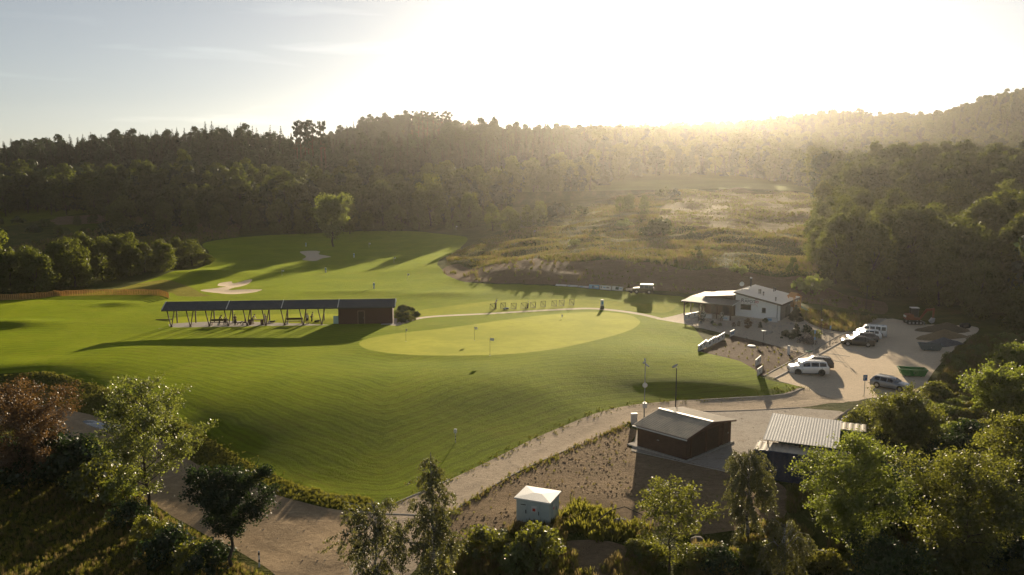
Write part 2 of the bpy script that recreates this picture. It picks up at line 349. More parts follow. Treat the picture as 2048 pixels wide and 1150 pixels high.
PX.update(
 lawn=[(-200,755),(-200,604),(0,602),(200,583),(300,560),(360,545),(412,530),(418,505),(425,482),(640,466),(800,462),(900,470),(935,480),(880,520),(884,540),(925,562),(1060,571),(1160,577),(1310,588),(1385,600),(1370,640),(1385,652),(1412,690),(1398,702),(1480,722),(1508,738),(1522,755),(1560,768),(1607,776),
       (1560,790),(1450,797),(1330,803),(1230,816),(1100,863),(1000,911),(900,959),(800,1003),(757,1026),(735,992),(680,990),(600,968),(520,936),(420,876),(330,820),(250,785),(110,748),(0,752)],
 gravel_road=[(1606,776),(1560,790),(1450,797),(1330,803),(1230,816),(1100,863),(1000,911),(900,959),(800,1003),(757,1026),(735,1050),(700,1150),(820,1150),(860,1060),(905,1024),(930,1006),(1040,942),(1150,893),(1240,852),(1300,838),(1380,824),(1480,822),(1600,815),(1660,806),(1700,802),(1660,770)],
 car_park=[(1548,756),(1600,728),(1660,696),(1720,664),(1770,638),(1800,640),(1840,648),(1900,650),(1955,655),(1945,672),(1905,702),(1870,740),(1842,778),(1800,792),(1740,796),(1700,803),(1640,790),(1606,777)],
 dirt_road=[(-200,800),(-100,795),(0,797),(100,811),(200,836),(280,860),(340,888),(400,930),(480,962),(560,992),(640,1015),(720,1024),(757,1022),(790,1040),(800,1080),(760,1150),(700,1200),(600,1190),(515,1126),(430,1078),(330,1022),(240,957),(180,910),(80,870),(0,850),(-200,840)],
 gravel_yard=[(1300,838),(1380,824),(1480,822),(1600,816),(1680,822),(1760,850),(1760,900),(1600,960),(1505,952),(1372,924),(1262,900),(1275,860)],
 brown_soil=[(1240,852),(1276,860),(1262,900),(1372,924),(1505,952),(1570,975),(1560,1040),(1420,1068),(1250,1058),(1130,1040),(1040,1050),(960,1075),(880,1080),(905,1024),(930,1006),(1040,942),(1150,893)],
 trodden_soil=[(1108,1090),(1180,1082),(1260,1098),(1290,1160),(1150,1175),(1100,1130)],
 gravel_garden=[(1372,646),(1420,634),(1480,630),(1560,632),(1604,636),(1640,655),(1696,662),(1700,668),(1612,712),(1530,686),(1466,671),(1392,654)],
 mulch_bed=[(1396,702),(1420,690),(1466,671),(1530,686),(1612,708),(1536,751),(1522,754),(1508,738),(1480,722)],
 plant_bed=[(1600,622),(1660,627),(1730,634),(1752,638),(1698,664),(1640,655),(1604,637),(1592,628)],
 terrace=[(1312,638),(1372,625),(1420,622),(1470,626),(1480,634),(1420,637),(1372,648)],
 sidewalk=[(1528,752),(1560,735),(1612,708),(1660,682),(1700,662),(1752,636),(1772,637),(1720,664),(1660,696),(1600,728),(1549,757)],
 hay_field=[(1335,445),(1318,428),(1330,410),(1380,392),(1450,382),(1530,385),(1600,388),(1625,410),(1615,440),(1560,462),(1480,466),(1400,460)],
 bank=[(-200,760),(0,756),(110,748),(250,785),(330,820),(420,876),(520,936),(600,968),(680,990),(735,992),(757,1024),(720,1024),(640,1015),(560,992),(480,962),(400,930),(340,888),(280,860),(200,836),(100,811),(0,797),(-200,800)],
)
STRAIGHT = {'sidewalk', 'mulch_bed', 'gravel_yard', 'terrace'}
path_line = spline([hit(*p) for p in [(788,651),(830,638),(880,632),(980,627),(1100,620),(1180,617),(1240,622),(1290,630),(1330,639),(1375,640)]], False, 1.0)
def offset_strip(line, wd):
    d = np.gradient(line, axis=0); n = np.stack([-d[:, 1], d[:, 0]], 1) / (np.hypot(d[:, 0], d[:, 1])[:, None] + 1e-9)
    return np.concatenate([line + n * wd, (line - n * wd)[::-1]])
POLY = {k: px_poly(v, k not in STRAIGHT, 1.0 if k not in ('sand_bunker', 'far_bunker') else 0.6) for k, v in PX.items() if v}
POLY['path'] = offset_strip(path_line, 0.75)
# relief carved into the height field: bunkers, mounds, rough meadow, mower-smooth undulation
def sm(t): t = np.clip(t, 0, 1); return t * t * (3 - 2 * t)
for k, dep in (('sand_bunker', 0.5), ('far_bunker', 0.25)):
    ins = inside(POLY[k], gx, gy); dd = dist_poly(POLY[k], gx, gy)
    NEAR += np.where(ins, -dep * sm(dd / 1.2), 0.22 * np.exp(-(dd / 1.5) ** 2))
_lawn = inside(POLY['lawn'], gx, gy); _ld = dist_poly(POLY['lawn'], gx, gy)
_calm = np.zeros_like(NEAR)
for k in ('putting_green', 'gravel_road', 'car_park', 'gravel_yard', 'path', 'gravel_garden', 'sidewalk', 'mulch_bed', 'terrace', 'tee_lawn', 'hitting_tee', 'plant_bed'):
    ins = inside(POLY[k], gx, gy); dd = dist_poly(POLY[k], gx, gy); _calm = np.maximum(_calm, np.where(ins, 1.0, 1 - sm(dd / 3.0)))
NEAR = np.where(_lawn & (_calm < .5), NEAR * .25 + blur(NEAR, 3.2) * .75, NEAR)
NEAR += smooth_noise(NEAR.shape, 7, 11) * 0.10 * (1 - _calm) * _lawn
NEAR += smooth_noise(NEAR.shape, 3.5, 12) * 0.022 * (1 - _calm) * _lawn
_rough = (~_lawn) * (1 - _calm) * (gy > 138)
NEAR += (smooth_noise(NEAR.shape, 3.0, 13) * 0.28 + smooth_noise(NEAR.shape, 8, 14) * 0.35) * sm(_ld / 6) * _rough
NEAR += smooth_noise(NEAR.shape, 1.2, 15) * 0.07 * ((~_lawn) * (1 - _calm))
# grassy terraces across the slope behind the dirt bank
_ter = np.exp(-((gx - 45) / 45) ** 2) * (gy > 198) * (gy < 272) * (~_lawn)
NEAR += blur(np.sin(gy * 0.55 + smooth_noise(NEAR.shape, 9, 16) * 1.6) * 0.42 * _ter, 1.2)
# loose mounds with their own place on the course
for (px, py, rx, ry, h) in [(235,609,4.0,2.2,.55),(20,650,7,3,.9),(880,588,8,3,.35),(700,584,10,2.5,.3),(660,640,9,3,.3),(560,500,7,4,.5),(730,520,9,4,.4),(400,548,14,5,.9),(1450,770,10,3.0,.35),(60,735,9,4,.5),(230,700,8,4,.35)]:
    c = hit(px, py); NEAR += h * np.exp(-((gx - c.x) / rx) ** 2 - ((gy - c.y) / ry) ** 2)
# ------------------------------------------------------------------ ground sheets: one triangulation cut along every outline
ORDER = ['sand_bunker', 'far_bunker', 'putting_green', 'path', 'sidewalk', 'terrace', 'car_park', 'gravel_road', 'gravel_yard', 'mulch_bed', 'plant_bed', 'gravel_garden', 'hitting_tee', 'brown_patch', 'tee_lawn', 'dirt_road', 'bank', 'lawn', 'dirt_bank', 'far_dirt_bank', 'trodden_soil', 'brown_soil', 'hay_field']
_fine = [(x, y) for y in np.arange(14, 172, 1.2) for x in np.arange(-125, 130, 1.2)]
_mid = [(x, y) for y in np.arange(172, NY1 - 10, 2.2) for x in np.arange(NX0 + 10, NX1 - 10, 2.2)] + [(x, y) for y in np.arange(14, 172, 2.4) for x in list(np.arange(NX0 + 10, -126, 2.4)) + list(np.arange(131, NX1 - 10, 2.4))]
_occ = set(); _ev = []; _ee = []
for k in ORDER:
    p = POLY[k]; b = len(_ev); m = len(p); _ev += [tuple(q) for q in p]; _ee += [(b + i, b + (i + 1) % m) for i in range(m)]
    for q in p:
        for di in (-1, 0, 1):
            for dj in (-1, 0, 1): _occ.add((int(math.floor(q[0] / .5)) + di, int(math.floor(q[1] / .5)) + dj))
_gp = [(x + random.uniform(-.15, .15), y + random.uniform(-.15, .15)) for x, y in _fine + _mid if (int(math.floor(x / .5)), int(math.floor(y / .5))) not in _occ]
_res = delaunay_2d_cdt([Vector(p) for p in _ev + _gp], _ee, [], 0, 1e-4, False)
CV = np.array([tuple(v) for v in _res[0]]); CF = np.array([f for f in _res[2] if len(f) == 3])
_cen = CV[CF].mean(1)
_reg = np.full(len(CF), -1)
for i in range(len(ORDER) - 1, -1, -1):
    p = POLY[ORDER[i]]; lo, hi = p.min(0), p.max(0)
    c = np.nonzero((_cen[:, 0] >= lo[0]) & (_cen[:, 0] <= hi[0]) & (_cen[:, 1] >= lo[1]) & (_cen[:, 1] <= hi[1]))[0]
    _reg[c[inside(p, _cen[c, 0], _cen[c, 1])]] = i
CZ = height_np(CV[:, 0], CV[:, 1])
def region_mesh(name, faces):
    used, inv = np.unique(faces.ravel(), return_inverse=True)
    V = np.column_stack([CV[used], CZ[used]]); F = inv.reshape(-1, 3)
    a, b, c = V[F[:, 0]], V[F[:, 1]], V[F[:, 2]]
    flip = np.cross(b - a, c - a)[:, 2] < 0; F[flip] = F[flip][:, ::-1]
    return np_mesh(name, V, F, True)

def grass_mat(name, a, b, c, scale=0.35, bumpk=0.6, mow=False, dry=None, fine=9.0, blade=0.42, shc=(.42, .52, .0)):
    g = N(name)
    big = g.noise(scale * 0.35, 4, rough=0.6); mid = g.noise(scale * 2.2, 5, rough=0.65); fin = g.noise(fine, 3, (1, 1, 1), rough=0.7)
    col = g.mix(g.ramp(big, 0.40, 0.60), tuple(x * .9 for x in a), tuple(x * 1.08 for x in b)); col = g.mix(g.ramp(mid, 0.42, 0.72, (0, 0, 0), (.75,) * 3), col, c)
    if dry: col = g.mix(g.ramp(g.noise(scale * 0.6, 6, rough=0.7), 0.52, 0.72, (0, 0, 0), (.8,) * 3), col, dry)
    col = g.mix(g.ramp(fin, 0.3, 0.75, (.0,) * 3, (.5,) * 3), col, tuple(x * 0.45 for x in a))
    h = g.math('ADD', g.math('MULTIPLY', fin, 0.6), g.math('MULTIPLY', mid, 0.8))
    if mow:
        m = g.attr('mow').outputs['Fac']
        wob = g.math('ADD', m, g.math('MULTIPLY', g.noise(0.12, 3), 3.0))
        st = g.math('SINE', g.math('MULTIPLY', wob, 3.6)); st2 = g.math('SINE', g.math('MULTIPLY', wob, 9.1))
        amt = g.math('ADD', g.math('MULTIPLY', st, 0.5), g.math('MULTIPLY', st2, 0.5))
        k = g.ramp(g.math('ADD', g.math('MULTIPLY', amt, 0.5), 0.5), 0.1, 0.9)
        col = g.mix(g.math('MULTIPLY', g.math('MULTIPLY', k, g.ramp(g.noise(0.16, 4), .3, .7, (.35,) * 3)), 0.85), col, tuple(x * 1.55 for x in a)); h = g.math('ADD', h, g.math('MULTIPLY', amt, 0.06))
    nm = g.bump(h, bumpk, 0.22)
    return g.done(g.bsdf(col, 0.9, nm, 0, 0.02, Sheen_Weight=blade, Sheen_Roughness=0.45, Sheen_Tint=g.mix(0.4, g.mix(1.0, col, (4.4, 4.7, .6), 'MULTIPLY'), shc)))
def earth_mat(name, a, b, speck=None, scale=0.8, bumpk=0.7, tracks=None, green=None, dist=0.12, stones=0.0):
    g = N(name)
    n1 = g.noise(scale * 0.3, 5, rough=0.65); n2 = g.noise(scale * 3, 6, rough=0.7); n3 = g.noise(scale * 22, 3, rough=0.7)
    col = g.mix(g.ramp(n1, 0.3, 0.7), a, b); col = g.mix(g.ramp(n2, 0.35, 0.75, (0, 0, 0), (.7,) * 3), col, tuple(x * 0.5 for x in a))
    if speck:
        v = g.n('ShaderNodeTexVoronoi', Vector=g.pos(), Scale=scale * 9).outputs['Distance']
        col = g.mix(g.ramp(v, 0.1, 0.35, (.8,) * 3, (0,) * 3), col, speck)
    sk = 1.0 if speck is None else 0.5
    if True:
        st_ = g.noise(scale * 1.1, 7, (1, 2.6, 1), rough=0.75, dist=0.6); col = g.mix(g.ramp(st_, 0.40, 0.62, (.65 * sk,) * 3, (0, 0, 0)), col, tuple(x * 0.42 for x in a)); col = g.mix(g.ramp(st_, 0.58, 0.75, (0, 0, 0), (.5 * sk,) * 3), col, tuple(min(1, x * 1.35) for x in b))
    h = g.math('ADD', n2, g.math('MULTIPLY', n3, 0.5))
    if tracks is not None:   # wheel ruts running along the road
        m = g.attr('mow').outputs['Fac']
        t = g.math('SINE', g.math('MULTIPLY', g.math('ADD', m, g.math('MULTIPLY', g.noise(0.25, 3), 1.2)), tracks))
        k = g.math('MULTIPLY', g.ramp(g.math('ADD', g.math('MULTIPLY', t, 0.5), 0.5), 0.35, 0.9), g.ramp(n1, 0.25, 0.6))
        col = g.mix(g.math('MULTIPLY', k, 0.6), col, tuple(x * 0.5 for x in a)); h = g.math('SUBTRACT', h, g.math('MULTIPLY', k, 0.5))
    if green: col = g.mix(g.ramp(g.noise(scale * 0.7, 6, rough=0.75), 0.52, 0.68, (0, 0, 0), (.85,) * 3), col, green)
    col = g.mix(g.ramp(n3, 0.35, 0.7, (0, 0, 0), (.45,) * 3), col, tuple(min(1, x * 1.45) for x in b))
    return g.done(g.bsdf(col, 0.92, g.bump(h, bumpk, dist), 0, 0.03, Sheen_Weight=0.36, Sheen_Roughness=0.5, Sheen_Tint=g.mix(1.0, col, (1.9, 1.8, 1.6), 'MULTIPLY')))
G1, G2, G3 = (.085, .108, .008), (.118, .128, .012), (.060, .080, .008)
MAT = {}
MAT['lawn'] = grass_mat('lawn_grass', G1, G2, G3, mow=True, dry=(.135, .120, .022))
MAT['tee_lawn'] = grass_mat('tee_grass', (.15, .155, .022), (.17, .165, .028), (.11, .12, .02), bumpk=0.35)
MAT['hitting_tee'] = grass_mat('hitting_tee_grass', (.15, .16, .020), (.17, .17, .024), (.13, .14, .02), bumpk=0.3)
MAT['putting_green'] = grass_mat('putting_green_grass', (.185, .180, .050), (.215, .20, .060), (.15, .15, .04), bumpk=0.25, fine=16)
MAT['bank'] = grass_mat('bank_grass', (.055, .07, .014), (.08, .08, .02), (.10, .085, .03), scale=0.8, bumpk=1.0, dry=(.12, .09, .04), fine=5, blade=0.25, shc=(.36, .36, .04))
MAT['rough'] = grass_mat('rough_ground', a=(.055, .07, .015), b=(.085, .09, .022), c=(.045, .05, .014), blade=0.08, shc=(.30, .30, .03), scale=0.5, bumpk=1.0, dry=(.13, .10, .045), fine=4)
MAT['brown_patch'] = grass_mat('worn_turf', (.12, .09, .045), (.14, .105, .055), (.08, .075, .02), scale=0.8, bumpk=0.6, dry=(.17, .13, .08))
MAT['hay_field'] = grass_mat('mown_hay_stubble', (.14, .10, .045), (.17, .125, .06), (.09, .08, .028), scale=0.5, bumpk=0.8, dry=(.22, .16, .09), blade=0.10, shc=(.36, .27, .10))
MAT['sand_bunker'] = MAT['far_bunker'] = earth_mat('bunker_sand', (.50, .42, .33), (.56, .48, .38), scale=1.5, bumpk=0.3)
MAT['path'] = earth_mat('pale_concrete_path', (.48, .43, .37), (.55, .49, .42), scale=1.2, bumpk=0.15)
MAT['terrace'] = earth_mat('pale_terrace_paving', (.50, .45, .39), (.56, .50, .43), scale=1.2, bumpk=0.15)
MAT['gravel_road'] = earth_mat('compacted_gravel', (.44, .36, .27), (.52, .43, .33), scale=1.2, bumpk=0.45, tracks=2.4)
MAT['car_park'] = earth_mat('car_park_gravel', (.54, .45, .34), (.62, .52, .40), (.66, .59, .49), scale=1.3, bumpk=0.5)
MAT['gravel_yard'] = earth_mat('pale_yard_gravel', (.34, .30, .26), (.44, .40, .35), (.55, .52, .47), scale=1.6, bumpk=0.5, green=(.16, .13, .09))
MAT['dirt_road'] = earth_mat('dirt_road_soil', (.36, .265, .165), (.46, .35, .23), scale=1.0, bumpk=0.7, tracks=3.2)
MAT['brown_soil'] = earth_mat('bare_brown_soil', (.24, .17, .105), (.35, .26, .165), scale=0.9, bumpk=1.0, green=(.09, .075, .03), dist=0.2)
MAT['dirt_bank'] = earth_mat('raw_dirt_slope', (.13, .09, .055), (.18, .125, .08), scale=0.7, bumpk=1.0, green=(.06, .065, .018), dist=0.25)
MAT['far_dirt_bank'] = MAT['dirt_bank']
MAT['trodden_soil'] = MAT['brown_soil']
MAT['gravel_garden'] = earth_mat('garden_gravel', (.36, .31, .25), (.44, .38, .31), (.55, .50, .43), scale=2.2, bumpk=0.6)
MAT['mulch_bed'] = earth_mat('bark_mulch', (.075, .05, .034), (.12, .085, .06), (.20, .15, .11), scale=2.4, bumpk=1.0)
MAT['plant_bed'] = earth_mat('weedy_mulch', (.10, .07, .045), (.15, .11, .07), scale=1.6, bumpk=1.0, green=(.08, .085, .02))
MAT['sidewalk'] = earth_mat('concrete_paving', (.33, .28, .22), (.38, .33, .27), scale=2.0, bumpk=0.2)
MAT['forest_floor'] = grass_mat('forest_floor', (.035, .04, .012), (.05, .05, .016), (.03, .03, .012), scale=0.1, bumpk=0.8, fine=1.0)
LBL = dict(sand_bunker='sand_bunker', far_bunker='sand_bunker', far_dirt_bank='dirt_bank', trodden_soil='brown_soil')
road_mid = spline([hit(*p) for p in [(760,1085),(840,1030),(960,970),(1100,898),(1230,838),(1330,818),(1480,810),(1620,796)]], False, 2)
dirt_mid = spline([hit(*p) for p in [(-200,820),(0,824),(120,840),(250,890),(400,985),(520,1050),(660,1110)]], False, 2)
lawn_low = spline([hit(*p) for p in [(-200,765),(110,755),(250,792),(420,885),(600,975),(735,1005),(800,1003),(900,959),(1000,911),(1100,863),(1230,816),(1330,803),(1450,797),(1607,776)]], False, 2)
lawn_up = spline([hit(*p) for p in [(200,745),(450,740),(720,715),(1000,735),(1200,715),(1400,720),(1607,776)]], False, 2)
for i, k in list(enumerate(ORDER)) + [(-1, 'rough')]:
    fs = CF[_reg == i]
    if not len(fs): continue
    me = region_mesh(LBL.get(k, k), fs); me.materials.append(MAT[k])
    if k in ('lawn', 'gravel_road', 'dirt_road'):
        co = np.empty(len(me.vertices) * 3, np.float32); me.vertices.foreach_get('co', co); co = co.reshape(-1, 3)
        if k == 'lawn':   # the mower follows the lower edge, then the rim of the green
            d1 = dist_poly(lawn_low, co[:, 0], co[:, 1], False); d2 = dist_poly(lawn_up, co[:, 0], co[:, 1], False)
            mow = d1 * 1.05 + d2 * 0.10 + co[:, 1] * 0.22
        else: mow = dist_poly(road_mid if k == 'gravel_road' else dirt_mid, co[:, 0], co[:, 1], False)
        at = me.attributes.new('mow', 'FLOAT', 'POINT'); at.data.foreach_set('value', mow.astype(np.float32))
    tag(link_mesh({'rough': 'rough_ground'}.get(k, LBL.get(k, k)), me), kind='structure')
# hills: the coarse far ground; it dips under the near sheets
hx, hy = fx.ravel(), fy.ravel(); hz = FAR.ravel().copy()
_in = (hx > NX0 + 14) & (hx < NX1 - 14) & (hy > 18) & (hy < NY1 - 14); hz[_in] -= 6.0
nx_ = fx.shape[1]; ii = np.arange(fx.shape[0] - 1)[:, None] * nx_ + np.arange(nx_ - 1)[None, :]
HF = np.stack([ii, ii + 1, ii + nx_ + 1, ii + nx_], -1).reshape(-1, 4)
tag(link_mesh('hills', np_mesh('hills', np.column_stack([hx, hy, hz]), HF, True), MAT['forest_floor']), kind='structure')
# ------------------------------------------------------------------ foliage
def leaf_mat(name, a, b, trans, k=0.45, gloss=0.06, hue=0.0):
    g = N(name); rnd = g.n('ShaderNodeNewGeometry').outputs['Random Per Island']; ob = g.n('ShaderNodeObjectInfo').outputs['Random']
    c = g.mix(rnd, a, b); c = g.mix(g.ramp(ob, 0.0, 0.55), g.mix(1.0, c, (.55, .62, .7), 'MULTIPLY'), c); c = g.mix(g.ramp(ob, 0.6, 1.0), c, g.mix(1.0, c, (1.45, 1.2, .8), 'MULTIPLY'))
    if hue: c = g.mix(g.ramp(rnd, 0.86, 0.95, (0, 0, 0), (hue,) * 3), c, (.22, .12, .03))
    d = g.n('ShaderNodeBsdfDiffuse', Color=c).outputs[0]
    t = g.n('ShaderNodeBsdfTranslucent', Color=g.mix(rnd, trans, tuple(x * 1.35 for x in trans))).outputs[0]
    m = g.n('ShaderNodeMixShader'); g.set(m.inputs[0], k); g.set(m.inputs[1], d); g.set(m.inputs[2], t)
    gl = g.n('ShaderNodeBsdfGlossy', Color=(1, 1, 1, 1), Roughness=0.45).outputs[0]
    m2 = g.n('ShaderNodeMixShader'); g.set(m2.inputs[0], gloss); g.set(m2.inputs[1], m.outputs[0]); g.set(m2.inputs[2], gl)
    return g.done(m2.outputs[0])
def bark_mat(name, a, b, scale=3.0, white=False):
    g = N(name); n1 = g.noise(scale, 5, (1, 1, 0.25) if not white else (0.5, 0.5, 2.5), obj=True, rough=0.7)
    return g.done(g.bsdf(g.mix(g.ramp(n1, 0.40, 0.62), a, b), 0.9, g.bump(n1, 0.7, 0.04), 0, 0.15))
M_BARK = bark_mat('grey_brown_bark', (.05, .04, .03), (.10, .085, .065))
M_BIRCH = bark_mat('birch_bark', (.06, .055, .05), (.55, .52, .47), 4.0, True)
M_PINE = bark_mat('pine_bark', (.07, .04, .025), (.14, .08, .05))
M_LEAF = leaf_mat('broad_leaves', (.031, .052, .012), (.055, .075, .016), (.118, .142, .018), 0.42, 0.02)
M_LEAF_NEAR = leaf_mat('fresh_leaves', (.056, .072, .012), (.094, .10, .017), (.215, .225, .022), 0.48, 0.05)
M_LEAF_WOOD = leaf_mat('wood_edge_leaves', (.042, .062, .011), (.073, .089, .015), (.165, .187, .02), 0.45, 0.02)
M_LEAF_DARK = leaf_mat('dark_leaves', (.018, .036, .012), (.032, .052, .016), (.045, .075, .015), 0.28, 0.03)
M_LEAF_BRIGHT = leaf_mat('bright_leaves', (.064, .090, .014), (.098, .12, .020), (.24, .28, .030), 0.50, 0.05)
M_LEAF_POPLAR = leaf_mat('poplar_leaves', (.065, .085, .018), (.12, .13, .035), (.24, .27, .035), 0.45, 0.07)
M_LEAF_COPPER = leaf_mat('copper_leaves', (.075, .045, .02), (.12, .07, .035), (.20, .11, .03), 0.36, 0.05)
M_LEAF_BIRCH = leaf_mat('birch_leaves', (.060, .068, .016), (.105, .105, .030), (.17, .17, .03), 0.42, 0.08)
M_NEEDLE = leaf_mat('conifer_needles', (.016, .028, .013), (.030, .042, .018), (.035, .05, .012), 0.22, 0.03)
M_WEED = leaf_mat('weed_leaves', (.055, .068, .014), (.11, .10, .025), (.24, .23, .03), 0.5, 0.03)
M_DRY = leaf_mat('dry_stems', (.11, .09, .035), (.19, .15, .07), (.25, .19, .07), 0.5, 0.02)

def unit(v): return v / (np.linalg.norm(v, axis=1, keepdims=True) + 1e-9)
def quads(P, Nrm, size, rng, aspect=1.45, diamond=False, axis=None):
    """leaf quads at P facing Nrm"""
    n = len(P); Nrm = unit(Nrm)
    a = rng.normal(size=(n, 3)) if axis is None else axis + rng.normal(size=(n, 3)) * 0.25
    u = unit(a - (a * Nrm).sum(1, keepdims=True) * Nrm); v = np.cross(Nrm, u)
    s = np.asarray(size).reshape(-1, 1) * rng.uniform(.65, 1.25, (n, 1)); su = u * s * 0.5 * aspect; sv = v * s * 0.5
    bend = Nrm * s * 0.18
    if diamond: V = np.stack([P - su, P - sv * 1.0 + bend, P + su, P + sv * 1.0 + bend], 1)
    else:
        j = lambda: rng.uniform(.6, 1.15, (n, 1))
        V = np.stack([P - su * j() - sv * j(), P + su * j() - sv * j() + bend, P + su * j() + sv * j(), P - su * j() + sv * j() - bend], 1)
    return V.reshape(-1, 3), np.arange(4 * n).reshape(n, 4)
def merge(parts):
    Vs, Fs, Ms, b = [], [], [], 0
    for V, F, m in parts: Vs.append(V); Fs.append(F + b); Ms.append(np.full(len(F), m)); b += len(V)
    return np.concatenate(Vs), np.concatenate(Fs), np.concatenate(Ms)
def tube_q(pts, rad, n=5):
    pts = np.asarray(pts, float); m = len(pts); V = []
    for i in range(m):
        d = pts[min(i + 1, m - 1)] - pts[max(i - 1, 0)]; d = d / (np.linalg.norm(d) + 1e-9)
        u = np.array([0, 0, 1.0]) if abs(d[2]) < .9 else np.array([0, 1.0, 0]); r = np.cross(d, u); r /= np.linalg.norm(r); u = np.cross(r, d)
        a = np.arange(n) * 2 * math.pi / n; V.append(pts[i] + rad[i] * (np.cos(a)[:, None] * r + np.sin(a)[:, None] * u))
    F = [(i * n + k, i * n + (k + 1) % n, (i + 1) * n + (k + 1) % n, (i + 1) * n + k) for i in range(m - 1) for k in range(n)]
    return np.concatenate(V), np.array(F)
def mesh_mats(name, V, F, M, mats, smooth=False):
    me = np_mesh(name, V, F, smooth)
    for m in mats: me.materials.append(m)
    me.polygons.foreach_set('material_index', M.astype(np.int32)); me.update(); return me
def clump_crown(rng, H, Rc, base, K, per, leaf, lumpy=0.30, top=0.5, flat=0.0):
    """lumpy crown: K rounded clumps of leaves spread through the crown's volume"""
    t = rng.uniform(0, 1, K) ** 0.85; z = base * H + (1 - base) * H * t
    prof = np.sqrt(np.clip(1 - ((t - (1 - top)) / np.where(t > 1 - top, top, 1 - top + .12)) ** 2, 0.02, 1))
    ang = rng.uniform(0, 2 * math.pi, K) + np.arange(K) * 2.4; rr = Rc * prof * rng.uniform(.35, 1.0, K) ** .6
    C = np.stack([rr * np.cos(ang), rr * np.sin(ang), z - Rc * .18], 1)
    rc = Rc * rng.uniform(.22, .22 + lumpy, K)
    n = K * per; ci = np.repeat(np.arange(K), per)
    d = unit(rng.normal(size=(n, 3)) + np.array([0, 0, .35])); d[:, 2] *= (1 - flat)
    P = C[ci] + d * rc[ci][:, None] * rng.uniform(.6, 1.08, (n, 1))
    return quads(P, d + rng.normal(size=(n, 3)) * .32, np.full(n, leaf), rng)
def trunk_parts(rng, H, r, base, limbs=4, spread=.3):
    pts = [(0, 0, -.6)] + [(rng.normal() * .012 * H * i, rng.normal() * .012 * H * i, H * .82 * i / 4) for i in range(1, 5)]
    out = [tube_q(pts, [r * 1.15, r * .85, r * .62, r * .4, r * .12])]
    for _ in range(limbs):
        h = H * rng.uniform(max(base, .22), .6); a = rng.uniform(0, 6.28); l = H * spread * rng.uniform(.6, 1)
        out.append(tube_q([(0, 0, h), (math.cos(a) * l * .5, math.sin(a) * l * .5, h + l * .45), (math.cos(a) * l, math.sin(a) * l, h + l * .7)], [r * .4, r * .25, r * .07], 4))
    return out
def broad_proto(seed, H=17, Rc=4.4, base=.18, K=30, per=58, leaf=.62, lumpy=.30, top=.5, mats=None, r=.26):
    rng = np.random.default_rng(seed)
    V, F = clump_crown(rng, H, Rc, base, K, per, leaf, lumpy, top)
    parts = [(V, F, 1)] + [(v, f, 0) for v, f in trunk_parts(rng, H, r, base)]
    return mesh_mats('broadleaf_tree', *merge(parts), mats or [M_BARK, M_LEAF])
def spruce_proto(seed, H=22, Rb=3.2, mats=None, ragged=.25, base=.06):
    rng = np.random.default_rng(seed); P, Nn, A, Sz = [], [], [], []
    nw = 22
    for i in range(nw):
        t = base + (1 - base) * i / nw; R_ = Rb * (1 - t) ** .85 * rng.uniform(1 - ragged, 1 + ragged * .6) + .15; nb = max(4, int(9 * (1 - t)) + 2)
        for k in range(nb):
            a = 2 * math.pi * (k + rng.uniform(-.4, .4)) / nb + i * 1.3; rad = R_ * rng.uniform(.7, 1.1)
            for q in (.35, .75):
                P.append((math.cos(a) * rad * q, math.sin(a) * rad * q, H * t - rad * q * .38 + rng.normal() * .1)); Nn.append((math.cos(a) * .45, math.sin(a) * .45, .9)); A.append((math.cos(a), math.sin(a), -.4)); Sz.append(.55 * rad + .25)
    V, F = quads(np.array(P), np.array(Nn) + rng.normal(size=(len(P), 3)) * .25, np.array(Sz), rng, 1.25, axis=np.array(A) * 3)
    v, f = tube_q([(0, 0, -.6), (0, 0, H * .5), (0, 0, H * .98)], [.26, .16, .03])
    return mesh_mats('spruce_tree', *merge([(V, F, 1), (v, f, 0)]), mats or [M_PINE, M_NEEDLE])
def pine_proto(seed, H=20):
    rng = np.random.default_rng(seed); K = 18
    z = H * rng.uniform(.55, 1, K); a = rng.uniform(0, 6.28, K); rr = rng.uniform(.3, 3.2, K) * np.clip(1.25 - (z / H - .55), .5, 1.2)
    C = np.stack([rr * np.cos(a), rr * np.sin(a), z], 1); ci = np.repeat(np.arange(K), 30); n = len(ci)
    d = unit(rng.normal(size=(n, 3)) * np.array([1, 1, .5])); P = C[ci] + d * rng.uniform(.4, 1.3, (n, 1)) * np.array([1, 1, .55])
    V, F = quads(P, d + rng.normal(size=(n, 3)) * .4, np.full(n, .5), rng)
    parts = [(V, F, 1), (*tube_q([(0, 0, -.6), (.1, 0, H * .5), (0, .1, H * .97)], [.46, .36, .12]), 0)]
    for i in range(K): parts.append((*tube_q([(0, 0, z[i] - .8), tuple(C[i])], [.16, .06], 4), 0))
    return mesh_mats('pine_tree', *merge(parts), [M_PINE, M_NEEDLE])
def shrub_proto(seed, mats, Rc=1.6, H=2.6, K=16, per=36, leaf=.30):
    rng = np.random.default_rng(seed)
    V, F = clump_crown(rng, H, Rc, .08, K, per, leaf, .30, .62)
    parts = [(V, F, 1)] + [(*tube_q([(0, 0, -.3), (math.cos(a) * Rc * .2, math.sin(a) * Rc * .2, H * .4), (math.cos(a) * Rc * .5, math.sin(a) * Rc * .5, H * .7)], [.05, .035, .01], 4), 0) for a in rng.uniform(0, 6.28, 4)]
    return mesh_mats('shrub', *merge(parts), mats)

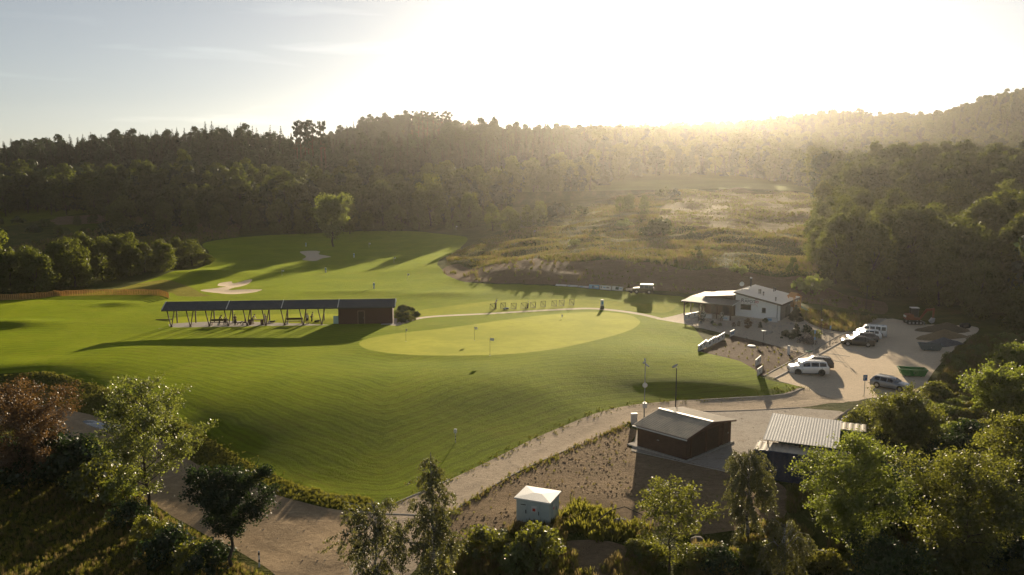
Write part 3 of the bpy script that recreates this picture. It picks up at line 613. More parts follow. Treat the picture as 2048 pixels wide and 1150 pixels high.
FB = [broad_proto(i, *a) for i, a in enumerate([(17, 4.4), (19, 4.0, .22), (15, 4.8, .12), (18, 5.0, .2), (16, 3.6, .15), (20, 4.6, .25)])]
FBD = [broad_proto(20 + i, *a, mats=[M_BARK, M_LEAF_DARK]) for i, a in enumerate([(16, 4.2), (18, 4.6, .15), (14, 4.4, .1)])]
FBN = [broad_proto(40 + i, H, Rc, b, K=64, per=105, leaf=.36, lumpy=.26, top=tp, mats=[M_BARK, M_LEAF_WOOD]) for i, (H, Rc, b, tp) in enumerate([(16, 4.8, .08, .5), (18, 4.4, .1, .55), (14, 5.0, .05, .5), (17, 4.0, .06, .62)])]
FS_ = [spruce_proto(60 + i, H, Rb) for i, (H, Rb) in enumerate([(19, 3.7), (17, 3.2), (21, 4.0)])]
FP = [pine_proto(70 + i, H) for i, H in enumerate((20, 22, 18))]
SHB = [shrub_proto(80 + i, [M_BARK, m], Rc, H) for i, (Rc, H, m) in enumerate([(1.6, 2.6, M_LEAF), (2.1, 2.6, M_LEAF_DARK), (1.4, 3.4, M_LEAF), (1.8, 2.2, M_LEAF_BRIGHT)])]

# ------------------------------------------------------------------ where the woods stand
edge = [at_y(-160,432,362)[:2]] + [hit(*p)[:2] for p in [(-40,432),(100,430),(300,450),(420,458),(560,463),(700,462),(790,453),(870,447),(960,434),(1010,421),(1090,403),(1150,393),(1195,377),(1240,362),(1310,352),(1400,351),(1480,355),(1580,366),(1640,398),(1652,430),(1640,462),(1622,500),(1622,540),(1650,578),(1710,598),(1800,613),(1900,624),(1970,642),(2060,664),(2200,690)]]
WOOD = np.array([tuple(e) for e in edge] + [(420, 105), (1200, 350), (1200, 1260), (-1100, 1260), (-1100, 560)])
def in_view(x, y, z, m=0.06):
    c, s = math.cos(PITCH), math.sin(PITCH); dz = z - CAM_H; f = y * c - dz * s
    return f > 5 and abs(x / f) < 0.643 + m
def place_tree(me, p, sc, label, cat, group, name=None, sz=None):
    o = bpy.data.objects.new(name or me.name.split('.')[0], me); COL.objects.link(o); o.location = p
    o.rotation_euler = (random.uniform(-.04, .04), random.uniform(-.04, .04), random.uniform(0, 6.28)); o.scale = (sc * random.uniform(.9, 1.15), sc * random.uniform(.9, 1.15), sz or sc * random.uniform(.9, 1.12))
    return tag(o, label, cat, group)
cand = []
def scatter(x0, x1, y0, y1, s, jit=.42):
    for j, y in enumerate(np.arange(y0, y1, s * .87)):
        for x in np.arange(x0, x1, s):
            cand.append((x + (s / 2 if j % 2 else 0) + random.uniform(-jit, jit) * s, y + random.uniform(-jit, jit) * s))
scatter(-420, 520, 125, 515, 7.6); scatter(-900, 1000, 515, 1170, 9.0)
cx = np.array(cand); ok = inside(WOOD, cx[:, 0], cx[:, 1]); cz = height_np(cx[:, 0], cx[:, 1])
cf = cx[:, 1] * math.cos(PITCH) - (cz - CAM_H) * math.sin(PITCH)
ok &= (cf > 5) & (np.abs(cx[:, 0] / cf) < 0.80)
cx, cz = cx[ok], cz[ok]; dist = np.hypot(cx[:, 0], cx[:, 1])
spn = np.array([0.5 + 0.5 * math.sin(x * .021 + 1.3) * math.cos(y * .0146) for x, y in cx])
ridge = (cx[:, 1] > 450) & (cx[:, 0] < 60); prob = np.where(ridge, .75, np.where(cx[:, 1] > 515, .40, 0.0)) * (0.5 + spn)
gap = (cx[:, 0] < 0) & (cx[:, 1] > 400) & (cx[:, 1] < 455)
spruce = np.random.default_rng(5).uniform(size=len(cx)) < prob
seen = np.abs(cx[:, 0]) < (cx[:, 1] * math.cos(PITCH) - (cz - CAM_H) * math.sin(PITCH)) * .655
first = [i for i in np.argsort(dist) if seen[i]]; bi = [i for i in first if not spruce[i] and not gap[i]][:285]; si = [i for i in first if spruce[i] and not gap[i]][:150]
single = set(bi) | set(si)
def pix(p):
    f = p[1] * math.cos(PITCH) - (p[2] - CAM_H) * math.sin(PITCH); return 1024 + FPX * p[0] / f, 575 - FPX * (p[1] * math.sin(PITCH) + (p[2] - CAM_H) * math.cos(PITCH)) / f
for i in bi:
    x, y = cx[i]; near = dist[i] < 275 and x > 60; e = dist_poly(WOOD, np.array([x]), np.array([y]))[0]
    sc = random.uniform(.66, 1.12) * (0.72 + 0.28 * min(1, e / 14)); u, v = pix((x, y, cz[i] + 14))
    if near:
        row = 'in the front row' if e < 9 else 'in the second row' if e < 18 else 'in the middle' if v > 400 else 'near the top'
        col_ = 'above the clubhouse' if u < 1700 else 'above the car park' if u < 1860 else 'above the right scrub' if u < 2048 else 'at the right border'
        me, lb, gr = random.choice(FBN), f'leafy tree {row} of the right wood, {col_}', f'right wood, {row}, {col_}'
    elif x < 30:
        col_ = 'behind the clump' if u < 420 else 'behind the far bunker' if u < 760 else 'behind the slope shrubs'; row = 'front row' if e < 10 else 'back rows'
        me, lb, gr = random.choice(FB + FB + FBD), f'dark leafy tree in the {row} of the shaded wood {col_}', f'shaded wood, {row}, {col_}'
    else:
        col_ = 'left of the hay field' if u < 1330 else 'right above the hay field' if u < 1650 else 'behind the right hand wood'; row = 'front row' if e < 10 else 'back rows'
        me, lb, gr = random.choice(FB), f'hazy leafy tree in the {row} of the sunlit wood {col_}', f'hazy wood, {row}, {col_}'
    place_tree(me, (x, y, cz[i] - .2), sc, lb, 'tree', gr, 'broadleaf_tree')
for i in si:
    x, y = cx[i]; u, v = pix((x, y, cz[i] + 16)); col_ = 'at its left end' if u < 250 else 'below its crest' if u < 520 else 'at its right end' if u < 800 else 'on the hazy middle ridge' if u < 1250 else 'on the hazy ridge under the sun'
    place_tree(random.choice(FS_), (x, y, cz[i] - .2), random.uniform(.6, .95), f'dark spruce among the trees of the far wooded ridge, {col_}', 'tree', f'spruces of the far ridge, {col_}', 'spruce_tree')
# clusters that stand out against the sky
def sky_tree(px, ytop, dist_y, me, label, group, cat='tree', name=None):
    dist_y *= YS; p = at_y(px, ytop, dist_y); g0 = height(p.x, dist_y); h = max(4.0, p.z - g0)
    zs = [v.co.z for v in me.vertices]; s = h / max(zs)
    o = place_tree(me, (p.x, dist_y, g0 - .3), s, label, cat, group, name); o.scale = (min(s, 1.0), min(s, 1.0), s); return o
for px, yt in [(592,240),(600,238),(607,241),(616,240),(625,238),(640,240),(650,239)]: sky_tree(px, yt, 420, random.choice(FP), 'tall bare stemmed pine of the small skyline cluster on the dark ridge', 'pines of the skyline cluster on the dark ridge', name='pine_tree')
for px, yt in [(824,219),(836,231),(847,219),(853,221),(866,222),(875,221),(883,223),(893,219),(899,221)]: sky_tree(px, yt, 600, random.choice(FP), 'tall pine of the cluster standing right of the rounded hilltop', 'pines right of the rounded hilltop', name='pine_tree')
for px, yt in [(1679,218),(1686,216),(1694,217),(1702,216),(1711,218),(1720,219)]: sky_tree(px, yt, 830, random.choice(FP + FS_), 'tall hazy conifer of the clump on the distant ridge', 'conifers of the clump on the distant ridge', name='pine_tree')
for px, yt in [(484,243),(505,250),(537,248),(559,250),(410,241),(422,240),(452,248),(300,262),(343,256),(215,272)]: sky_tree(px, yt, 450, random.choice(FS_), 'pointed spruce showing above the dark ridge against the pale sky', 'spruces showing above the dark ridge', name='spruce_tree')
for px, yt, lb in [(988,228,'lone rounded tree sticking up from the hazy middle ridge'), (2035,178,'large dark tree crowning the high hazy ridge')]: sky_tree(px, yt, 520 if px < 1500 else 640, FBD[0], lb, None, name='broadleaf_tree')
for px, yt in [(1848,236),(1856,236),(1884,228),(1893,230),(1920,212)]: sky_tree(px, yt, 760, random.choice(FS_ + FP), 'small lone conifer in the saddle of the distant right ridge', 'lone conifers in the saddle of the distant ridge', name='pine_tree')

# the far woods read as one mass: one object, trees instanced on points
def gn_scatter(name, pts, scl, protos, kind='stuff', seed=0, tilt=.06):
    me = bpy.data.meshes.new(name); me.from_pydata([tuple(p) for p in pts], [], [])
    a = me.attributes.new('siz', 'FLOAT', 'POINT'); a.data.foreach_set('value', np.asarray(scl, np.float32))
    o = link_mesh(name, me); tag(o, kind=kind)
    t = bpy.data.node_groups.new(name, 'GeometryNodeTree'); t.interface.new_socket('Geometry', in_out='INPUT', socket_type='NodeSocketGeometry'); t.interface.new_socket('Geometry', in_out='OUTPUT', socket_type='NodeSocketGeometry')
    gi, go = t.nodes.new('NodeGroupInput'), t.nodes.new('NodeGroupOutput'); jn = t.nodes.new('GeometryNodeJoinGeometry')
    for pr in protos:
        oi = t.nodes.new('GeometryNodeObjectInfo'); oi.inputs['Object'].default_value = pr; oi.inputs['As Instance'].default_value = True; t.links.new(oi.outputs['Geometry'], jn.inputs[0])
    ip = t.nodes.new('GeometryNodeInstanceOnPoints'); ip.inputs['Pick Instance'].default_value = True
    ri = t.nodes.new('FunctionNodeRandomValue'); ri.data_type = 'INT'; ri.inputs[4].default_value = 0; ri.inputs[5].default_value = len(protos) - 1; ri.inputs['Seed'].default_value = seed
    rr = t.nodes.new('FunctionNodeRandomValue'); rr.data_type = 'FLOAT_VECTOR'; rr.inputs[0].default_value = (-tilt, -tilt, 0); rr.inputs[1].default_value = (tilt, tilt, 6.283); rr.inputs['Seed'].default_value = seed + 1
    na = t.nodes.new('GeometryNodeInputNamedAttribute'); na.data_type = 'FLOAT'; na.inputs['Name'].default_value = 'siz'
    t.links.new(gi.outputs[0], ip.inputs['Points']); t.links.new(jn.outputs[0], ip.inputs['Instance']); t.links.new(ri.outputs[2], ip.inputs['Instance Index'])
    t.links.new(rr.outputs[0], ip.inputs['Rotation']); t.links.new(na.outputs['Attribute'], ip.inputs['Scale']); t.links.new(ip.outputs[0], go.inputs[0])
    md = o.modifiers.new('scatter', 'NODES'); md.node_group = t; return o
def proto_obj(me):      # unlinked object that only lends its mesh to a scatter
    return bpy.data.objects.new('scatter_source', me)
rest = [i for i in range(len(cx)) if i not in single and not gap[i]]
rb = [i for i in rest if not spruce[i] and not ridge[i]]; rk_ = [i for i in rest if not spruce[i] and ridge[i]]; rs = [i for i in rest if spruce[i]]
rg = np.random.default_rng(9)
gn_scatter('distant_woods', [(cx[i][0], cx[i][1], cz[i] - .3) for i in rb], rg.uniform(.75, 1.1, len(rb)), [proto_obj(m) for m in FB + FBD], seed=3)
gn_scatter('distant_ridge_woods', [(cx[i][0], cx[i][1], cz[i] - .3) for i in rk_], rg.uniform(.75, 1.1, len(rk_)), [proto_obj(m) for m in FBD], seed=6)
gn_scatter('distant_conifer_woods', [(cx[i][0], cx[i][1], cz[i] - .3) for i in rs], rg.uniform(.65, 1.0, len(rs)), [proto_obj(m) for m in FS_], seed=4)
# ------------------------------------------------------------------ shared object materials
P_WHITE = plain('white_render', (.82, .82, .80), .8, var=.04, scale=2, bump=.15, grime=.05)
P_WPLAST = plain('white_plastic', (.62, .62, .60), .6, var=.05)
P_DWOOD = plain('dark_brown_wood', (.060, .036, .024), .75, var=.3, scale=9, bump=.4, spec=.2)
P_RBWOOD = plain('red_brown_boards', (.085, .042, .030), .75, var=.22, scale=7, bump=.35, spec=.2)
P_BROWN = plain('brown_stained_wood', (.105, .055, .036), .7, var=.25, scale=7, bump=.3, spec=.2)
P_LWOOD = plain('fresh_orange_timber', (.50, .27, .09), .7, var=.2, scale=8)
P_METAL = plain('pale_roof_sheet', (.70, .67, .62), .6, .0, var=.06, scale=2)
P_PORCH = plain('porch_roof_sheet', (.23, .20, .17), .7, .0, var=.1, scale=2, spec=.15)
P_ZINC = plain('galvanised_sheet', (.33, .335, .34), .75, .0, var=.08, scale=2.5)
P_STEEL = plain('grey_steel', (.35, .35, .35), .45, .6, var=.1)
P_DARK = plain('dark_grey_metal', (.045, .045, .048), .5, .3, var=.15)
P_BLACK = plain('black_rubber', (.018, .018, .018), .8, var=.2)
P_GLASS = plain('dark_window_glass', (.02, .024, .028), .12, var=.05, spec=.6)
P_SLATE = None
P_GREY = plain('grey_panel', (.17, .165, .16), .7, var=.1)
P_CONC = plain('pale_concrete', (.46, .42, .37), .9, var=.15, scale=3, bump=.4, spec=.1)
P_BLUE = plain('sign_blue', (.03, .13, .32), .4)
P_LBLUE = plain('light_blue_print', (.16, .33, .50), .5)
P_GREEN = plain('bright_green_paint', (.03, .19, .04), .5, var=.2, grime=.4)
P_TEAL = plain('pale_teal_panel', (.42, .56, .52), .6)
P_RED = plain('red_print', (.45, .03, .02), .5)
P_ORANGE = plain('orange_machine_paint', (.17, .036, .008), .6, var=.15, grime=.35)
P_STONE = plain('pale_garden_stone', (.38, .34, .29), .9, var=.25, scale=4, bump=.6, spec=.1)
P_DSTONE = plain('grey_field_stone', (.15, .135, .12), .9, var=.3, scale=4, bump=.6, spec=.1)
P_NAVY = plain('navy_container_paint', (.030, .045, .085), .5, var=.15, grime=.25)
P_TGREEN = plain('dark_green_container_paint', (.020, .060, .045), .5, var=.15, grime=.25)
P_KIOSK = plain('pale_grey_green_render', (.44, .50, .48), .85, var=.06, scale=5, bump=.3)
def roof_tile_mat():
    g = N('dark_slate_roof'); p = g.n('ShaderNodeTexCoord').outputs['Object']
    br = g.n('ShaderNodeTexBrick', Vector=g.n('ShaderNodeMapping', Vector=p, Scale=(1, 1, 1)).outputs[0], Scale=1.0)
    br.inputs['Brick Width'].default_value = .42; br.inputs['Row Height'].default_value = .34; br.inputs['Mortar Size'].default_value = .035; br.inputs['Mortar Smooth'].default_value = .4
    for k, c in (('Color1', (.060, .066, .075, 1)), ('Color2', (.085, .092, .10, 1)), ('Mortar', (.028, .03, .034, 1))): br.inputs[k].default_value = c
    c = g.mix(g.ramp(g.noise(1.5, 4, obj=True), .35, .7, (0, 0, 0), (.4,) * 3), br.outputs[0], (.11, .115, .115))
    return g.done(g.bsdf(c, .62, g.bump(br.outputs['Fac'], -.8, .05), 0, .35))
P_SLATE = roof_tile_mat()
def frame(o_, u, up=None):      # rotation about z so that local x runs along u
    return math.atan2(u[1], u[0])

# ------------------------------------------------------------------ driving range shelter
fa, fb = hit(343, 654), hit(643.5, 649); du = (fb - fa); du.z = 0; sp = du.length / 8; rz = frame(0, du)
SH = empty('driving_range_shelter', (fa.x, fa.y, fa.z - .06), rz, 'long open shelter of dark V shaped posts ending in a closed brown wooden room', 'shelter')
x0 = -0.42 * sp; joints = [x0, 2.95 * sp, 5.87 * sp, 8.9 * sp, 12.02 * sp]; ZF, ZR, YF, YR = 2.95, 3.0, -.55, 4.05
YM, ZM = 1.75, 3.90
def roof_z(y): return ZF + (ZM - ZF) * (y - YF) / (YM - YF) if y < YM else ZM + (ZR - ZM) * (y - YM) / (YR - YM)
MB().box(((joints[0] + joints[4]) / 2 - .1, 1.75, -.12), (joints[4] - joints[0] + .6, 6.0, .36)).build('floor_slab', P_CONC, SH)
for i in range(4):
    a, b = joints[i] + (.10 if i else 0), joints[i + 1]
    m = MB()
    for (y0, z0), (y1, z1) in (((YF, ZF), (YM, ZM)), ((YR, ZR), (YM, ZM))):
        m.add([(a, y0, z0), (b, y0, z0), (b, y1, z1), (a, y1, z1), (a, y0, z0 - .10), (b, y0, z0 - .10), (b, y1, z1 - .10), (a, y1, z1 - .10)], [(0, 1, 2, 3), (7, 6, 5, 4), (0, 4, 5, 1), (1, 5, 6, 2), (2, 6, 7, 3), (3, 7, 4, 0)])
    m.bar((a, YM, ZM + .02), (b, YM, ZM + .02), .22, .06)
    m.build('roof_panel', P_SLATE, SH)
for i, x in enumerate(joints):
    xv = x + .05; m = MB(); m.bar((xv, YF - .03, ZF + .03), (xv, YM, ZM + .05), .12, .12); m.bar((xv, YM, ZM + .05), (xv, YR + .02, ZR + .03), .12, .12); m.build('verge_trim', P_WPLAST, SH)
MB().bar((joints[0], YF - .05, ZF - .14), (joints[4], YF - .05, ZF - .14), .10, .12).build('gutter', P_DARK, SH)
MB().bar((x0 + .2, 0, ZF - .14), (8.9 * sp, 0, ZF - .14), .16, .20).build('front_beam', P_DWOOD, SH)
MB().bar((x0 + .2, 3.0, roof_z(3) - .2), (8.9 * sp, 3.0, roof_z(3) - .2), .16, .20).build('rear_beam', P_DWOOD, SH)
for k in range(9):
    x = k * sp
    m = MB(); m.bar((x - .03, 0, .1), (x - .55, 0, ZF - .24), .14); m.bar((x + .03, 0.0, .1), (x + .55, 0, ZF - .24), .14); m.box((x, 0, .10), (.34, .26, .16))
    m.build('v_post', P_DWOOD, SH)
    m = MB(); m.box((x, 3.0, 1.72), (.17, .17, 3.1)); m.build('rear_post', P_DWOOD, SH)
    m = MB(); m.bar((x, .05, ZF - .2), (x, 2.92, roof_z(3) - .28), .10, .16); m.build('rafter', P_DWOOD, SH)
# closed room: board walls with every board standing proud
hx0, hx1, hy0, hy1 = 8.92 * sp, 11.88 * sp, -.12, 3.9
wl = MB().prism([(hx0, hy0), (hx1, hy0), (hx1, hy1), (hx0, hy1)], .06, 2.86, 'Z').build('room_wall', P_RBWOOD, SH)
MB().prism([(hy0 + .02, 2.86), (hy1 - .02, 2.86), (hy1 - .02, roof_z(hy1) - .13), (YM, ZM - .13), (hy0 + .02, roof_z(hy0) - .13)], hx0 + .01, hx1 - .01, 'X').build('gable_infill', P_RBWOOD, SH)
nb = 16
for k in range(nb):
    z = .10 + (k + .5) * 2.74 / nb
    MB().box(((hx0 + hx1) / 2, hy0 - .015, z), (hx1 - hx0 + .02, .03, 2.74 / nb - .02)).build('wall_board', P_RBWOOD, SH)
dx = hx0 + (hx1 - hx0) * .42
dr = MB().box((dx, hy0 - .05, 1.12), (.92, .05, 2.06)).build('door', P_DWOOD, SH); MB().box((dx + .36, hy0 - .09, 1.08), (.05, .05, .16)).build('handle', P_STEEL, dr)
m = MB(); [m.box((dx + s * .54, hy0 - .05, 1.14), (.09, .07, 2.12)) for s in (-1, 1)]; m.box((dx, hy0 - .05, 2.24), (1.17, .07, .09)); m.build('door_frame', plain('light_door_frame', (.24, .15, .09), .7), SH)
MB().box((hx1 - .06, hy0 - .05, 1.45), (.10, .10, 2.8)).build('downpipe', P_DARK, SH)
def shelter_pt(x, y, z=.06): return SH.matrix_basis @ Vector((x, y, z))
def at_px(px, yl):   # local point in the shelter seen at that pixel column
    best = min(np.arange(-1, 45, .05), key=lambda x: abs(1024 + FPX * (lambda p: p.x / (p.y * math.cos(PITCH) - (p.z - CAM_H) * math.sin(PITCH)))(shelter_pt(x, yl)) - px)); return shelter_pt(best, yl)
def counter(pa, pb, y, label, kind):
    a, b = at_px(pa, y), at_px(pb, y); c = (a + b) / 2; l = (b - a).length
    o = empty('bench_table' if kind != 'bench' else 'bench', c, rz, label, 'table' if kind != 'bench' else 'bench')
    if kind == 'bench':
        MB().box((0, 0, .46), (l, .42, .07)).build('seat', P_DWOOD, o)
        MB().box((0, .22, .80), (l, .06, .34)).build('backrest', P_DWOOD, o)
        for s in (-1, 1): MB().box((s * l * .42, .05, .23), (.08, .45, .46)).build('leg', P_BROWN, o)
    else:
        MB().box((0, 0, .80), (l, .62, .08)).build('table_top', P_DWOOD, o)
        for s in (-1, 1): MB().box((s * (l * .5 - .3), 0, .38), (.42, .5, .76)).build('leg', P_BROWN, o)
    return o
counter(422, 457, 1.1, 'dark wooden bench with a backrest under the left bays of the shelter', 'bench')
counter(497, 528, 1.0, 'dark wooden table on two block legs in the middle bay of the shelter', 'table')
counter(573, 606, 1.1, 'dark wooden bench with a backrest under the right hand bays of the shelter', 'bench')
p = at_px(673, .4); o = empty('notice_board', p, rz, 'pale teal board standing against the left end of the shelter room', 'board')
MB().box((0, 0, .68), (.95, .07, 1.3)).build('panel', P_TEAL, o); [MB().box((s * .4, .08, .65), (.07, .06, 1.3)).build('post', P_WPLAST, o) for s in (-1, 1)]
for px, lb in [(437, 'small pale ball basket under the left bench of the shelter'), (456, 'pale ball basket beside the left V post of the shelter'), (466, 'white ball basket on the slab behind the woman in black'), (538, 'white ball basket beside the standing player in the shelter'), (575, 'small pale ball basket under the right hand bench')]:
    p = at_px(px, .9 if px != 466 and px != 538 else 2.6); o = tag(MB().lathe([(.10, 0), (.15, .02), (.19, .30), (.17, .30), (.14, .06)], n=12).build('ball_basket', P_WPLAST, loc=p), lb, 'basket')
for px, yl, lb in [(545, 2.6, 'low dark golf bag lying on the slab in the middle of the shelter'), (634, 2.4, 'dark golf bag lying near the last V post of the shelter')]:
    p = at_px(px, yl); o = empty('golf_bag', p, rz + .4, lb, 'golf bag'); MB().tube([(-.4, 0, .16), (.0, 0, .17), (.42, 0, .2)], [.12, .15, .13], 10).build('bag', P_BLACK, o); MB().tube([(.40, 0, .2), (.72, .04, .26)], [.03, .05], 6).build('club', P_STEEL, o)

# ------------------------------------------------------------------ clubhouse
W2 = hit(1558, 642); W2.z = .42; th = R(-35)
CH = empty('clubhouse', W2, math.pi + th, 'white clubhouse with a pale single pitch roof and a dark timber porch', 'clubhouse')
# local: x runs left along the front wall, -y goes back
def proj(v): 
    f = v.y * math.cos(PITCH) - (v.z - CAM_H) * math.sin(PITCH); return 1024 + FPX * v.x / f, 575 - FPX * (v.y * math.sin(PITCH) + (v.z - CAM_H) * math.cos(PITCH)) / f
def ch(x, y, z=0): return Matrix.Translation(W2) @ Matrix.Rotation(math.pi + th, 4, 'Z') @ Vector((x, y, z))
def solve(fn, target, lo, hi):
    for _ in range(40):
        m = (lo + hi) / 2
        if fn(m) > target: lo = m
        else: hi = m
    return (lo + hi) / 2
CL = solve(lambda x: proj(ch(x, 0))[0], 1470, 1, 16)             # front wall length
CD = solve(lambda y: -proj(ch(0, -y))[0], -1593, 2, 20)           # side wall length
HL, HH = 3.1, 4.55
def cz(x): return HL + (HH - HL) * x / CL
MB().prism([(0, 0), (CL, 0), (CL, HH), (0, HL)], -CD, 0, 'Y').build('wall', P_WHITE, CH)
MB().prism([(-.04, -CD - .04), (CL + .04, -CD - .04), (CL + .04, .04), (-.04, .04)], -.5, .22, 'Z').build('plinth', P_GREY, CH)
ov = .5; m = MB()
def rz_(x): return cz(x) + .06
m.add([(-ov, ov, rz_(-ov)), (CL + ov * .5, ov, rz_(CL + ov * .5)), (CL + ov * .5, -CD - ov, rz_(CL + ov * .5)), (-ov, -CD - ov, rz_(-ov))] + [(-ov, ov, rz_(-ov) + .12), (CL + ov * .5, ov, rz_(CL + ov * .5) + .12), (CL + ov * .5, -CD - ov, rz_(CL + ov * .5) + .12), (-ov, -CD - ov, rz_(-ov) + .12)], [(0, 1, 2, 3), (4, 5, 6, 7), (0, 1, 5, 4), (1, 2, 6, 5), (2, 3, 7, 6), (3, 0, 4, 7)])
rf = m.build('roof', P_METAL, CH)
for k in range(19):      # standing seams
    y = ov - .1 - k * (CD + 2 * ov - .2) / 18
    MB().bar((-ov, y, rz_(-ov) + .14), (CL + ov * .5, y, rz_(CL + ov * .5) + .14), .05, .05).build('roof_seam', P_METAL, rf)
P_FASCIA = plain('brown_fascia', (.055, .035, .028), .6)
for a, b in [((-ov - .03, ov + .03), (CL + ov * .5 + .03, ov + .03)), ((-ov - .03, ov + .03), (-ov - .03, -CD - ov - .03)), ((CL + ov * .5 + .03, ov + .03), (CL + ov * .5 + .03, -CD - ov - .03)), ((-ov, -CD - ov - .03), (CL + ov * .5, -CD - ov - .03))]:
    MB().bar((a[0], a[1], rz_(a[0]) + .0), (b[0], b[1], rz_(b[0]) + .0), .05, .28).build('fascia', P_FASCIA, CH)
def front_x(px): return solve(lambda x: proj(ch(x, 0, 1.5))[0], px, -1, 16)
def side_y(px): return -solve(lambda y: -proj(ch(0, -y, 1.5))[0], -px, -1, 20)
def window(cx_, cz0, cz1, wd, face='front', name='window'):
    c = (cz0 + cz1) / 2; h = cz1 - cz0
    if face == 'front': bxs = lambda d, t, a, b, oz=0, ox=0: ((cx_ + ox, d, c + oz), (a, t, b))
    else: bxs = lambda d, t, a, b, oz=0, ox=0: ((-d, cx_ + ox, c + oz), (t, a, b))
    f = MB(); 
    for s in (-1, 1): f.box(*bxs(.03, .10, .08, h + .08, 0, s * wd / 2)); f.box(*bxs(.03, .10, wd, .08, s * h / 2, 0))
    w_ = f.build(name, P_DARK, CH); MB().box(*bxs(.02, .06, wd - .06, h - .06)).build('pane', P_GLASS, w_)
    MB().box(*bxs(.08, .16, wd + .16, .04, -h / 2 - .06)).build('sill', P_DARK, w_); return w_
xa, xb = front_x(1501.5), front_x(1482); window((xa + xb) / 2, 1.75, 2.55, abs(xb - xa))
xa, xb = front_x(1531), front_x(1524.3); window((xa + xb) / 2, 1.45, 2.25, abs(xb - xa))
ya, yb = side_y(1560.5), side_y(1580)
MB().box((-.02, (ya + yb) / 2, 1.6), (.07, abs(yb - ya), 2.75)).build('grey_cladding', P_GREY, CH)
for k in range(5): MB().box((-.065, ya + (yb - ya) * (k + .5) / 5, 1.6), (.03, abs(yb - ya) / 5 - .05, 2.72)).build('cladding_panel', P_GREY, CH)
ym = side_y(1565); window(ym, 1.6, 2.5, .8, 'side'); CHD = MB().box((-.12, side_y(1571.5), 1.2), (.06, .95, 2.15)).build('door', P_DARK, CH); MB().box((-.17, side_y(1571.5) + .34, 1.15), (.05, .06, .2)).build('handle', P_STEEL, CHD)
window(side_y(1571.5) - .9, .4, 2.4, .45, 'side')
MB().box((-.17, side_y(1576.5), 2.3), (.18, .22, .22)).build('wall_lamp', P_WPLAST, CH)
MB().tube([(.35, .12, .1), (.35, .12, HL - .15), (-.3, .45, HL - .1)], .055, 8).build('downpipe', P_DARK, CH)
MB().tube([(-.12, -CD + .15, .1), (-.12, -CD + .15, HL - .1)], .055, 8).build('downpipe', P_DARK, CH)
def on_roof(px, py):   # local x, y of the roof point seen at a pixel
    r = ray(px, py); M = (Matrix.Translation(W2) @ Matrix.Rotation(math.pi + th, 4, 'Z')).inverted(); o_ = M @ Vector((0, 0, CAM_H)); d = M.to_3x3() @ r
    k = (HH - HL) / CL; t = (HL + .2 + k * o_.x - o_.z) / (d.z - k * d.x); q = o_ + d * t; return q
for px, py, h in [(1518, 587, .75), (1521, 587, .75), (1527, 591, .65), (1547.5, 583, .8), (1550.5, 582, .55), (1551.5, 602, .65)]:
    q = on_roof(px, py); MB().lathe([(.10, 0), (.09, h * .7), (.15, h * .72), (.15, h), (.05, h + .08)], (q.x, q.y, q.z), 10).build('roof_vent', P_DARK, CH)
q = on_roof(1501.5, 573); fl = MB().tube([q - Vector((0, 0, .2)), q + Vector((0, 0, 1.5))], .13, 10).build('flue', P_DARK, CH); MB().lathe([(.10, 1.5), (.24, 1.55), (.22, 1.72), (.05, 1.76)], q, 10).build('flue_cap', P_STEEL, fl)
q = on_roof(1484, 581); ms = MB().tube([q, q + Vector((0, 0, 1.2))], .04, 8).build('aerial_mast', P_DARK, CH)
MB().lathe([(.05, 0), (.30, .06), (.42, .16), (.40, .17), (.05, .05)], q + Vector((0, .05, 1.15)), 16, Matrix.Rotation(R(-70), 3, 'X')).build('satellite_dish', P_WPLAST, ms)
q = on_roof(1493.5, 579.5); sk = MB().box((q.x, q.y, q.z + .08), (.75, 1.0, .16)).build('roof_hatch', P_WPLAST, CH); MB().box((q.x, q.y, q.z + .17), (.6, .85, .03)).build('pane', P_ZINC, sk)
# name on the wall
def text_mesh(txt, size, mat, parent, M, name, shear=0, ext=.012):
    cu = bpy.data.curves.new(name, 'FONT'); cu.body = txt; cu.size = size; cu.extrude = ext; cu.align_x = 'LEFT'; cu.shear = shear; cu.resolution_u = 3
    tmp = bpy.data.objects.new(name, cu); COL.objects.link(tmp); bpy.context.view_layer.update()
    me = bpy.data.meshes.new_from_object(tmp.evaluated_get(bpy.context.evaluated_depsgraph_get())); bpy.data.objects.remove(tmp)
    me.transform(M); me.name = name; return link_mesh(name, me, mat, parent)
P_INK = plain('dark_sign_ink', (.035, .03, .05), .5); P_RINK = plain('red_sign_ink', (.42, .05, .03), .5)
xs, xe = front_x(1481.5), front_x(1516); wsign = abs(xs - xe); U = wsign / 3.3
sg = empty('wall_sign', (0, 0, 0)); sg.parent = CH
def sign_at(x, z): return Matrix.Translation((xs - x * U, .035, z)) @ Matrix.Rotation(math.pi, 4, 'Z') @ Matrix.Rotation(R(90), 4, 'X')
text_mesh('R', 1.05 * U, P_INK, sg, sign_at(.0, 2.95), 'letter_r'); text_mesh('APOT', .80 * U, P_INK, sg, sign_at(.68, 2.95), 'letters_apot'); text_mesh('in', 1.05 * U, P_RINK, sg, sign_at(2.55, 2.95), 'letters_in', .25)
text_mesh('GOLF CLUB', .28 * U, P_INK, sg, sign_at(.45, 2.62), 'letters_golf_club')
pr = [(xs - a * U, .05, b) for a, b in [(.75, 3.62), (1.2, 3.72), (1.55, 3.86), (1.85, 3.80), (2.2, 3.88), (2.7, 3.72), (3.2, 3.5)]]
MB().tube(pr, .025, 5).build('hill_line', P_INK, sg); MB().tube([(xs - a * U, .05, b) for a, b in [(1.9, 2.72), (2.4, 2.64), (2.9, 2.72), (3.1, 2.55), (3.12, 2.3)]], .022, 5).build('red_swash', P_RINK, sg)
